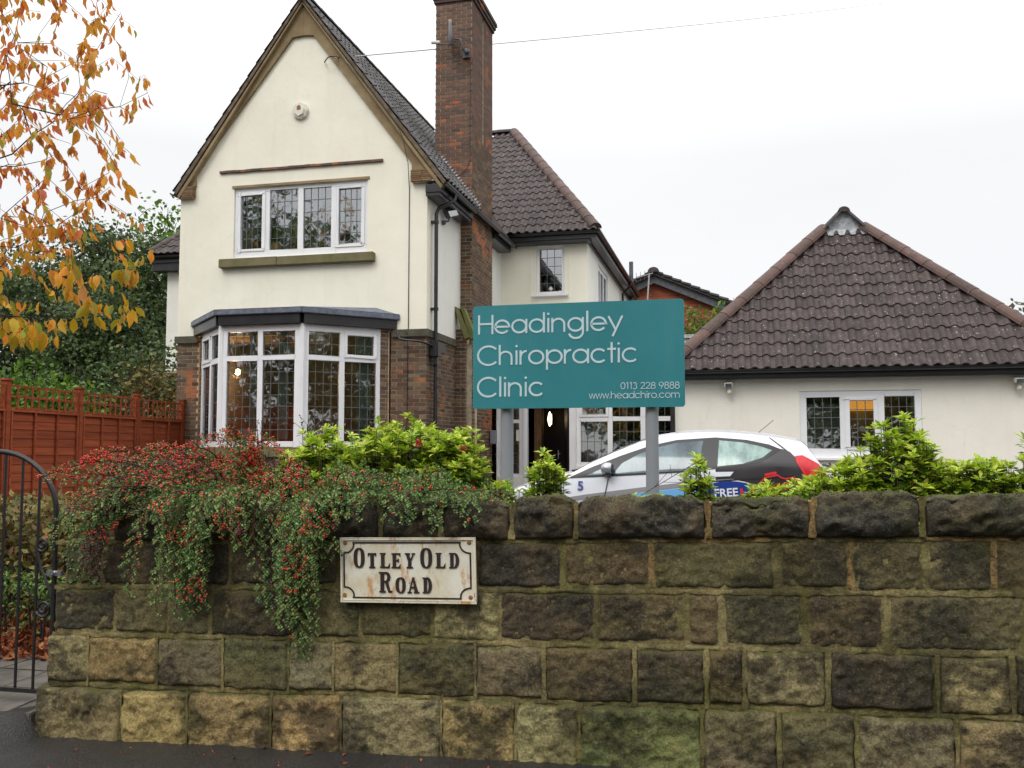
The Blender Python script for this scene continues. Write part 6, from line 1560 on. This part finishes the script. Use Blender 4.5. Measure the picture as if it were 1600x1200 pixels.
TW.build("twigs", "twig_red", cot, kind="stuff")
for a, b, c in (((-2.9, 5.2, .6), (-2.92, 5.2, 1.3), (-2.93, 5.15, 1.62)), ((-2.6, 5.25, .6), (-2.5, 5.1, 1.3), (-2.2, 4.8, 1.35)), ((-3.2, 5.2, .6), (-3.3, 5.1, 1.4), (-3.5, 4.8, 1.35)), ((-1.9, 5.25, .6), (-1.7, 5.1, 1.25), (-1.3, 4.9, 1.25)), ((-2.6, 5.2, .6), (-2.7, 5.0, 1.45), (-3.1, 4.7, 1.1))):
    MB().tube([tuple(p) for p in bez(a, b, c, 10)], [.016 - .001 * i for i in range(10)], 6).build("branch", "bark", cot, smooth=True)
LP, LD, LN, LS = map(np.array, (LP, LD, LN, LS))
bronze = np.array([noise.noise(Vector((p[0] * 3, p[2] * 4, 2))) + .25 * (p[2] > 1.3) * (p[0] < -2.3) for p in LP]) > .45
bronze |= nrng.random(len(LP)) < (.04 + .3 * (LP[:, 0] < -3.1) * (LP[:, 2] > 1.2) + .12 * (LP[:, 2] > 1.35) * (LP[:, 0] < -2.3))
leaves("foliage", SMALL_T, LP[~bronze], LD[~bronze], LN[~bronze], LS[~bronze], "leaf_coton", cot)
leaves("foliage", SMALL_T, LP[bronze], LD[bronze], LN[bronze], LS[bronze] * .9, "leaf_coton_bronze", cot)
leaves("berries", ICO_T, np.array(BP_), rv(len(BP_)), rv(len(BP_)), np.array(BS_), "berry", cot, smooth=True)

# --- azaleas: whorls of bright narrow leaves at the end of every shoot
def azalea(label, c, rad, n_sh, seed, n_parts=150, name="azalea_shrub", leafl=.062, up=.5, stems_from=None, group="azaleas behind the wall", pink=0):
    n_sh = int(n_sh * 1.9); rad = (rad[0] * 1.08, rad[1], rad[2] * 1.1)
    g = random.Random(seed); root = thing(name, label, "shrub", (c[0], c[1], stems_from if stems_from is not None else c[2] - rad[2] - .25), group)
    P, D, N, S, OP, OD, ON, OS = [], [], [], [], [], [], [], []; st = MB()
    base = Vector((c[0], c[1], root.location.z))
    for i in range(n_sh):
        th = g.uniform(0, 2 * math.pi); ph = math.acos(g.uniform(-.35, 1)); rr = g.uniform(.72, 1.04) if g.random() < .75 else g.uniform(.4, .8)
        d = Vector((math.sin(ph) * math.cos(th), math.sin(ph) * math.sin(th), math.cos(ph)))
        lump = 1 + .28 * noise.noise(Vector((d.x * 2.1 + seed, d.y * 2.1, d.z * 2.1)))
        tip = Vector((c[0] + d.x * rad[0] * rr * lump, c[1] + d.y * rad[1] * rr * lump, c[2] + d.z * rad[2] * rr * lump))
        b = base + Vector((d.x * rad[0] * .35, d.y * rad[1] * .35, 0))
        mid = b.lerp(tip, .6) + Vector((d.x * .03, d.y * .03, -.02))
        st.tube([b, mid, tip], [.006, .0035, .002], 4, cap=False)
        ax = (tip - mid).normalized() * .5 + Vector((g.uniform(-.3, .3), g.uniform(-.3, .3), up)); ax.normalize()
        a1 = ax.orthogonal().normalized(); a2 = ax.cross(a1)
        m = g.randint(8, 12); ph0 = g.uniform(0, 6.28)
        for k in range(m):
            a = ph0 + k * 2.4; el = .15 + 1.0 * (k / m) ** 1.3 + g.uniform(-.3, .25)
            dd = (a1 * math.cos(a) + a2 * math.sin(a)) * math.cos(el) + ax * math.sin(el)
            P.append(tuple(tip - ax * .012 + ax * .012 * k / m)); D.append(tuple(dd)); N.append(tuple(ax + Vector((g.uniform(-.2, .2),) * 3))); S.append(leafl * g.uniform(.6, 1.25) * (1 - .35 * k / m))
        for k in range(g.randint(6, 11)):                  # older leaves down the shoot
            t_ = g.uniform(.2, .95); q = mid.lerp(tip, t_); a = g.uniform(0, 6.28)
            dd = (a1 * math.cos(a) + a2 * math.sin(a)) + ax * g.uniform(-.3, .4)
            OP.append(tuple(q)); OD.append(tuple(dd)); ON.append(tuple(ax)); OS.append(leafl * g.uniform(.7, 1.1))
    st.build("stems", "twig_green", root, kind="stuff")
    front = np.array([1.0 + .6 * (c[1] - p[1]) / rad[1] + .3 * (p[2] - c[2]) / rad[2] for p in P])
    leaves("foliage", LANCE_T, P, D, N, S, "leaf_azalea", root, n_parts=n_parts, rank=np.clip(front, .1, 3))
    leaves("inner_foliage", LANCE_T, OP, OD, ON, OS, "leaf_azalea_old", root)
    for k in range(pink):
        a = g.uniform(-1, 1); q = Vector((c[0] + rad[0] * a * .8, c[1] - rad[1] * .75, c[2] + rad[2] * g.uniform(.1, .7)))
        fl_ = []; n = 26; leaves("blossom", SMALL_T, [tuple(q + Vector((g.gauss(0, .008), g.gauss(0, .008), g.gauss(0, .008)))) for _ in range(n)], rv(n), rv(n), nrng.uniform(.014, .024, n), "petal_pink", root)
    return root
azalea("round bright green azalea at the left, in front of the bay window", (-2.52, 5.4, 1.39), (.22, .24, .26), 95, 1, 200, pink=1)
azalea("widest bright green azalea in front of the brick corner and black downpipe", (-2.04, 5.42, 1.38), (.35, .34, .31), 190, 2, 280, pink=1)
azalea("bright green azalea just left of the sign's left post", (-1.68, 5.42, 1.38), (.20, .26, .27), 110, 3, 200, pink=1)
azalea("low yellow green azalea sprawling under the bay window's sill", (-2.72, 5.6, 1.28), (.22, .2, .16), 36, 4, 100)
azalea("small upright azalea with red tips right of the sign's left post", (-1.1, 5.42, 1.30), (.12, .14, .20), 30, 5, 120, up=.9)
azalea("low azalea leaves and dark red flowers at the foot of the sign's left post", (-1.38, 5.4, 1.24), (.12, .15, .13), 22, 6, 80, pink=1)
azalea("slender twiggy azalea in front of the parked car's rear side window", (-.22, 5.35, 1.36), (.07, .08, .20), 11, 7, 90, up=1.2)
azalea("thin two-stemmed azalea against the car's blue badge", (-.175, 5.42, 1.28), (.05, .08, .09), 6, 8, 50, up=1.0)
azalea("low azalea under the car's black rear quarter", (.19, 5.3, 1.28), (.15, .14, .08), 24, 9, 120)
azalea("low azalea in front of the car's red tail lamp", (.44, 5.35, 1.29), (.15, .15, .13), 34, 10, 140)
azalea("tall dense azalea in front of the low building's window", (.86, 5.5, 1.42), (.20, .22, .26), 80, 11, 260)
azalea("spreading azalea right of the tall one below the beige wall", (1.10, 5.55, 1.35), (.17, .2, .15), 50, 12, 160)
azalea("low yellow azalea between the spreading one and the picture's right edge", (1.36, 5.5, 1.34), (.17, .18, .16), 44, 13, 140)
azalea("tall azalea cut by the picture's right edge", (1.62, 5.5, 1.45), (.12, .18, .25), 44, 14, 140)
azalea("low azalea left of the tall one, at the car's rear bumper", (.62, 5.4, 1.36), (.12, .16, .14), 30, 15, 110)
azalea("low sparse azalea shoots at the foot of the sign's right post", (-.50, 5.3, 1.24), (.10, .1, .07), 10, 16, 60)

# bare twiggy plants before the bay and the dark hedge under the sill
def twiggy(label, x, y, z0, h, seed, cat="plant"):
    g = random.Random(seed); o = thing("twiggy_plant", label, cat, (x, y, z0)); m = MB(); P = []
    for i in range(5):
        a = Vector((x, y, z0)); b = a + Vector((g.uniform(-.12, .12), g.uniform(-.1, .1), h * g.uniform(.7, 1.05))); c_ = a.lerp(b, .5) + Vector((g.uniform(-.05, .05), 0, .05))
        pp_ = [tuple(q) for q in bez(a, c_, b, 8)]; m.tube(pp_, .003, 4, cap=False)
        for k in range(6):
            q = Vector(pp_[g.randint(3, 7)]); r_ = q + Vector((g.uniform(-.08, .08), g.uniform(-.05, .05), g.uniform(0, .08))); m.tube([q, r_], .0015, 3, cap=False); P.append(tuple(r_))
            for _ in range(3): P.append(tuple(q.lerp(r_, g.random())))
    m.build("stems", "twig", o, kind="stuff"); n = len(P); leaves("foliage", LEAF_T, P, rv(n), rv(n), nrng.uniform(.015, .035, n), "leaf_purple", o)
twiggy("thin twiggy plant with small seed heads in front of the bay window", -2.72, 5.7, 1.1, .68, 3)
twiggy("thin leafy shoot in front of the bay window's left end", -3.2, 6.0, 1.0, .75, 4)
m = MB(); m.tube([(-.62, 5.35, 1.1), (-.55, 5.3, 1.28), (-.3, 5.25, 1.43), (-.18, 5.2, 1.5)], .002, 4); 
for a, b in (((-.45, 5.28, 1.34), (-.36, 5.26, 1.44)), ((-.4, 5.27, 1.37), (-.28, 5.25, 1.37)), ((-.35, 5.26, 1.40), (-.36, 5.26, 1.47))): m.tube([a, b], .0015, 3)
m.build("bare_twig", "twig_red", None, label="thin bare red twig in front of the car door beside the right signpost", cat="twig")
def hedge(label, name, x0, x1, y0, y1, z0, z1, n, mat, size, seed, cat="hedge", T=LEAF_T, kindm=None):
    o = thing(name, label, cat, ((x0 + x1) / 2, (y0 + y1) / 2, z0)); g = np.random.default_rng(seed)
    P = np.stack([g.uniform(x0, x1, n), g.uniform(y0, y1, n), z0 + (z1 - z0) * g.beta(2.2, 1.2, n)], 1)
    top = np.array([z1 + (z1 - z0) * .3 * noise.noise(Vector((p[0] * 2.2, p[1] * 2.2, seed))) - .02 for p in P]); P[:, 2] = np.minimum(P[:, 2], top)
    D = g.normal(0, 1, (n, 3)); N = g.normal(0, .6, (n, 3)) + np.array([0, -.5, .7])
    leaves("foliage", T, P, D, N, g.uniform(size * .6, size * 1.2, n), mat, o)
    m = MB()
    for i in range(max(4, n // 250)):
        x, y = g.uniform(x0, x1), g.uniform(y0, y1); m.tube([(x, y, z0 - .1), (x + g.uniform(-.1, .1), y, (z0 + z1) / 2), (x + g.uniform(-.2, .2), y, z1 - .05)], [.012, .008, .003], 5, cap=False)
    m.build("stems", "twig", o, kind="stuff"); return o
hedge("low purple brown hedge under the bay window's sill", "hedge", -6.9, -4.6, 9.0, 9.6, .6, 1.45, 9000, "leaf_purple", .05, 5)
hedge("dark green planting at the foot of the wall's garden side", "shrub", -3.4, 3.4, 5.3, 5.9, .7, 1.16, 14000, "leaf_coton", .03, 6, cat="planting")
hedge("variegated shrub behind the iron gate under the red fence", "shrub", -6.9, -4.1, 6.4, 8.0, .35, 1.12, 9000, "leaf_variegated", .085, 7, cat="shrub", T=LANCE_T)
hedge("low dark green ground plants behind the gate above the fallen leaves", "ground_plants", -6.4, -3.95, 6.0, 6.7, .08, .6, 3500, "leaf_coton", .05, 8, cat="plants")
yp = thing("yellow_flower", "small yellow flowering sprig by the wall's left end stone", "plant", (-3.6, 5.0, 1.15)); n = 240
leaves("blossom", SMALL_T, np.array([-3.62, 5.0, 1.24]) + nrng.normal(0, .035, (n, 3)), rv(n), rv(n), nrng.uniform(.008, .016, n), "petal_yellow", yp)
MB().tube([(-3.6, 5.0, 1.05), (-3.62, 5.0, 1.24)], .002, 4).build("stem", "twig", yp)
# fallen leaves
n = 3600; P = np.stack([nrng.uniform(-6.6, -3.95, n), 5.75 + 1.5 * nrng.beta(1.2, 1.8, n), np.zeros(n)], 1)
P[:, 2] = [garden_z(a, b) + .03 + rng.uniform(0, .12) * sm(5.5, 6, b) + .06 * (1 - sm(5.7, 6, b)) * 0 for a, b, _ in P]
fal = arr_mesh("fallen_leaves", *scatter(LEAF_T, P, rv(n), rv(n) * .8 + np.array([0, -.3, .8]), nrng.uniform(.05, .11, n)), "leaf_fallen", kind="stuff", label="drift of brown fallen leaves behind the iron gate", cat=None)
n = 110; P = np.stack([nrng.uniform(-5, 2.5, n), nrng.uniform(3.6, 4.69, n), np.zeros(n)], 1); P[:80, 1] = 4.71 - np.abs(nrng.normal(0, .05, 80)); P[:60, 0] = nrng.uniform(.0, 1.4, 60)
P[:, 2] = [SL * a + .012 * sm(4.3, 4.8, b) + .006 for a, b, _ in P]
arr_mesh("scattered_leaves", *scatter(LEAF_T, P, rv(n) * np.array([1, 1, .1]), rv(n) * .25 + np.array([0, 0, 1]), nrng.uniform(.02, .055, n)), "leaf_fallen", kind="stuff", label="brown leaves lying at the foot of the wall")
n = 70; P = np.stack([nrng.uniform(-.1, 1.1, n), nrng.uniform(4.60, 4.70, n), np.zeros(n)], 1); P[:, 2] = [SL * a + rng.uniform(.01, .035) for a in P[:, 0]]
arr_mesh("leaf_drift", *scatter(LEAF_T, P, rv(n) * np.array([1, 1, .3]), rv(n) * .5 + np.array([0, -.4, .8]), nrng.uniform(.035, .07, n)), "leaf_fallen", kind="stuff", label="drift of brown leaves against the wall's foot below the green stone")
n = 26; P = np.stack([nrng.uniform(-3.8, -1.2, n), nrng.uniform(4.2, 4.7, n), np.zeros(n)], 1); P[:, 2] = [SL * a + .008 for a in P[:, 0]]
arr_mesh("fallen_berries", *scatter(ICO_T, P, rv(n), rv(n), nrng.uniform(.006, .009, n)), "berry", kind="stuff", label="tiny red berries dropped on the pavement")
n = 500; P = np.stack([nrng.uniform(-5, 3, n), nrng.uniform(3.4, 4.7, n), np.zeros(n)], 1); P[:, 2] = [SL * a + .008 for a in P[:, 0]]
arr_mesh("pavement_litter", *scatter(LANCE_T, P, rv(n) * np.array([1, 1, .1]), rv(n) * .2 + np.array([0, 0, 1]), nrng.uniform(.006, .014, n)), "leaf_variegated", kind="stuff", label="tiny leaf scraps on the pavement")
for x, y, s_, lb in ((-3.93, 4.2, .09, "crumpled brown leaf on the pavement by the wall's left end"), (-1.92, 4.33, .07, "curled orange leaf lying on the dark pavement")):
    V, F = scatter(LEAF_T, [(x, y, SL * x + .02)], [(1, .3, .15)], [(.2, -.4, 1)], [s_]); o = arr_mesh("fallen_leaf", V, F, "leaf_orange", smooth=True, label=lb, cat="leaf")

# ------------------------------------------------------------------ trees
def grow(att, trunk, step=.35, seed=1, jit=.1, tipr=.0028, pw=2.3, droop=0):
    """branches reach from the trunk to every attractor; returns chains of points with radii"""
    nodes = [Vector(p) for p in trunk]; par = [-1] + list(range(len(trunk) - 1)); g = random.Random(seed)
    A = sorted(att, key=lambda p: (Vector(p) - nodes[-1]).length); arr = np.array([tuple(p) for p in nodes]); tipsi = []
    dep = [0.0] * len(nodes)
    for i in range(1, len(nodes)): dep[i] = dep[i - 1]
    for p in A:
        d = np.linalg.norm(arr - np.array(p), axis=1) + .12 * np.array(dep); i = int(np.argmin(d)); a = nodes[i]; q = Vector(p); L = (q - a).length
        k = max(1, int(L / step)); last = i; side = Vector((g.uniform(-1, 1), g.uniform(-1, 1), g.uniform(0, 1) - droop)) * L * jit; new = []
        for j in range(1, k + 1):
            t_ = j / k; w = a.lerp(q, t_) + side * math.sin(math.pi * t_); nodes.append(w); par.append(last); dep.append(dep[last] + L / k); last = len(nodes) - 1; new.append(tuple(w))
        arr = np.vstack([arr, np.array(new)]); tipsi.append(last)
    rad = [0.0] * len(nodes); ch = [[] for _ in nodes]
    for i, p in enumerate(par):
        if p >= 0: ch[p].append(i)
    for i in range(len(nodes) - 1, -1, -1):
        rad[i] = tipr if not ch[i] else (sum(rad[c] ** pw for c in ch[i]) ** (1 / pw)) * 1.01
    return nodes, par, rad, tipsi, ch
def tubes(nodes, par, rad, ch, keep, seg=5):
    m = MB(); started = set()
    for i in range(len(nodes)):
        if par[i] < 0: heads = [i]
        elif len(ch[par[i]]) > 1 and max(ch[par[i]], key=lambda c: rad[c]) != i: heads = [par[i]]
        else: continue
        cur = i; pts, rr = [nodes[h] for h in heads if h != i], [min(rad[i], rad[h]) for h in heads if h != i]
        while True:
            pts.append(nodes[cur]); rr.append(rad[cur])
            if not ch[cur]: break
            cur = max(ch[cur], key=lambda c: rad[c])
        if len(pts) > 1 and keep(max(rr)): m.tube(pts, rr, seg if max(rr) > .012 else 4, cap=False)
    return m
cherry = thing("cherry_tree", "cherry tree in orange and yellow autumn leaf overhanging from the left", "tree", (-7.4, 5.6, .3))
CR = [(-5.7, 5.2), (-4.3, 5.1), (-3.9, 4.72), (-3.99, 4.4), (-3.86, 4.0), (-4.02, 3.75), (-3.88, 3.35), (-3.92, 3.0), (-3.72, 2.88), (-3.95, 2.62), (-3.98, 2.3), (-4.3, 2.42), (-4.72, 2.22), (-5.1, 2.4), (-5.7, 2.5)]
att = []; g = random.Random(5)
while len(att) < 330:
    x, z, y = g.uniform(-5.7, -3.6), g.uniform(2.1, 5.2), g.uniform(4.3, 6.9)
    if inpoly(x, z, CR):
        dens = .6 if z < 3.1 else (.35 + .5 * (x < -4.3))
        if x < -5.0 or g.random() < dens + .2: k = y / 5.5; att.append((x * k, y, (z - 1.55) * k + 1.55))
vis = len(att)
while len(att) < 700:
    d = Vector((g.gauss(0, 1), g.gauss(0, 1), g.gauss(0, 1))).normalized() * (g.uniform(.45, 1) ** .5)
    p = Vector((-8.6, 5.0, 4.6)) + Vector((d.x * 4.2, d.y * 3.6, d.z * 2.8))
    if p.z > 2.2 and p.x / p.y < -1.02 and p.y > 1.2: att.append(tuple(p))
while len(att) < 880:
    p = Vector((-13.2, 4.6, 7.6)) + Vector((g.gauss(0, 1) * 1.5, g.gauss(0, 1) * 1.0, g.gauss(0, 1) * 1.3))
    if p.x / p.y < -1.3: att.append(tuple(p))
trunk = [(-7.4, 5.6, .2), (-7.42, 5.6, .9), (-7.36, 5.55, 1.6), (-7.3, 5.5, 2.3), (-7.2, 5.45, 3.0)]
nodes, par, rad, tp_, ch = grow(att, trunk, .16, 3, .2, .0017, 2.35, .1)
rad[0] = .2
tubes(nodes, par, rad, ch, lambda r_: r_ > .03, 9).build("trunk", "bark", cherry, smooth=True)
tubes(nodes, par, rad, ch, lambda r_: r_ <= .03, 5).build("branches", "twig", cherry, kind="stuff", smooth=True)
P, D, N, S, LOW = [], [], [], [], []
for i in tp_:
    a = nodes[i]; b = nodes[par[i]]; d = (a - b).normalized() if (a - b).length > 0 else Vector((1, 0, 0))
    nl = g.randint(4, 9)
    for k in range(nl):
        q = b.lerp(a, .15 + .85 * k / max(nl - 1, 1)); hang = Vector((d.x * .25 + g.uniform(-.4, .4), d.y * .25 + g.uniform(-.4, .4), -1)); q2 = q + hang.normalized() * .012
        zz = (q.z - 1.55) / max(q.y, .1) * 5.5 + 1.55
        hang = hang + Vector((g.gauss(0, .25), g.gauss(0, .25), 0)); P.append(tuple(q2)); D.append(tuple(hang)); N.append((g.uniform(-1, 1), g.uniform(-1, .5), g.uniform(-.2, .4))); S.append(g.uniform(.055, .11) * (1.15 if zz < 2.9 else .95)); LOW.append(zz < 2.95 + g.uniform(-.35, .35))
P, D, N, S, LOW = map(np.array, (P, D, N, S, LOW))
S3 = S
inframe = np.array([1.0 if (p[0] / p[1] > -1.08) else .05 for p in P])
leaves("foliage", LEAF_T, P[~LOW], D[~LOW], N[~LOW], S[~LOW], "leaf_orange", cherry, n_parts=180, rank=inframe[~LOW], smooth=True)
leaves("foliage", LEAF_T, P[LOW], D[LOW], N[LOW], S[LOW], "leaf_green", cherry, n_parts=120, rank=inframe[LOW], smooth=True)

def bigtree(name, label, base, c, rad_, ntip, per, size, mat, seed, group="trees beyond the fence", T=SMALL_T, spread=.5, cat="tree", shape=None):
    g = random.Random(seed); gn = np.random.default_rng(seed); o = thing(name, label, cat, base, group); att = []
    while len(att) < ntip:
        d = Vector((g.gauss(0, 1), g.gauss(0, 1), g.gauss(0, 1))).normalized() * g.uniform(.55, 1); lump = 1 + .25 * noise.noise(d * 2 + Vector((seed, 0, 0)))
        p = Vector(c) + Vector((d.x * rad_[0], d.y * rad_[1], d.z * rad_[2])) * lump
        if p.z > base[2] + .2: att.append(tuple(p))
    B0 = Vector(base); tr = [tuple(B0.lerp(Vector((c[0], c[1], c[2] - rad_[2] * .3)), k / 4)) for k in range(5)]
    nodes, par, rad, tp_, ch = grow(att, tr, max(rad_) * .18, seed, .12, .012, 2.3)
    tubes(nodes, par, rad, ch, lambda r_: r_ > .01, 5).build("trunk", "bark", o, smooth=True)
    n = ntip * per; idx = gn.integers(0, ntip, n); A = np.array(att)[idx]
    P = A + gn.normal(0, 1, (n, 3)) * spread * np.array([1, 1, .6]); D = gn.normal(0, 1, (n, 3)); N = gn.normal(0, .7, (n, 3)) + np.array([0, 0, .8])
    leaves("crown", T, P, D, N, gn.uniform(size * .6, size * 1.3, n), mat, o); return o
bigtree("evergreen_tree", "dark evergreen tree rising behind the fence beside the house's left wall", (-20.5, 27, 0), (-20.6, 27, 4.9), (2.9, 2.6, 4.2), 300, 150, .15, "leaf_dark", 21, spread=.42)
bigtree("evergreen_tree", "dark evergreen tree with thin top behind the orange leaves at far left", (-25.5, 28, 0), (-25.5, 28, 4.6), (3.2, 2.8, 3.9), 260, 150, .15, "leaf_dark", 22, spread=.45)
bigtree("holly_tree", "small dense dark tree between the evergreens and the house", (-17.3, 22.5, 0), (-17.2, 22.5, 3.6), (1.6, 1.6, 2.9), 180, 120, .12, "leaf_dark", 23, spread=.32)
bigtree("thin_tree", "tall thin pale leaved tree top showing against the sky left of the gable", (-20.5, 30, 0), (-20.3, 30, 7.8), (1.9, 1.6, 3.0), 90, 26, .2, "leaf_mid", 24, spread=.5)
bigtree("grey_shrub_tree", "grey brown twiggy tree low behind the trellis at far left", (-17.4, 16, 0), (-17.3, 16, 2.8), (2.1, 1.4, 1.7), 130, 60, .12, "leaf_grey", 25, spread=.3)
bigtree("laurel_bush", "bright green bush behind the trellis in the fence's middle", (-13.0, 14.8, 0), (-13.0, 14.8, 1.9), (1.5, 1.1, 1.25), 150, 60, .1, "leaf_mid", 26, spread=.22, cat="bush", group="bushes behind the fence")
bigtree("climbing_rose", "sparse leafy climber beside the brick corner above the trellis", (-11.3, 16.6, 0), (-11.4, 16.4, 2.4), (.75, .5, 1.25), 70, 16, .09, "leaf_variegated", 27, spread=.16, cat="climber", group="bushes behind the fence")
bigtree("elder_bush", "dark green bush between the bright bush and the brick corner", (-13.2, 18.5, 0), (-13.0, 18.3, 2.2), (1.5, 1.0, 1.9), 120, 60, .11, "leaf_dark", 28, spread=.25, cat="bush", group="bushes behind the fence")
bigtree("ash_tree", "thin green tree top behind the low building's right hip", (10.5, 32, 0), (10.4, 32, 4.6), (2.1, 1.5, 1.9), 90, 40, .18, "leaf_grey", 29, spread=.35, group="trees behind the clinic")
bigtree("bamboo_clump", "loose green bush between the distant brick house and the tiled hip", (-.6, 25.5, 0), (-.4, 25.5, 4.0), (1.4, .8, 1.5), 80, 40, .16, "leaf_mid", 30, spread=.25, cat="bush", group="trees behind the clinic", T=LANCE_T)
# the trees on the other side of the road, seen only in the windows
for k, (x, y, r_, h, mt) in enumerate(((-34, -12, 5, 13, "leaf_dark"), (-25, -14, 5, 12, "leaf_dark"), (-15.5, -16, 4.5, 9, "leaf_dark"), (-4, -17, 5, 7, "leaf_dark"), (7, -15, 5, 7, "leaf_dark"), (19, -9, 5, 7, "leaf_dark"), (27, 3, 5, 7.5, "leaf_dark"))):
    bigtree("roadside_tree", "large dark tree across the road, seen only as a reflection in the windows", (x, y, -.3), (x, y, h * .72), (r_, r_, h * .62), 120, 45, .5, mt, 50 + k, spread=1.0, group="trees across the road")
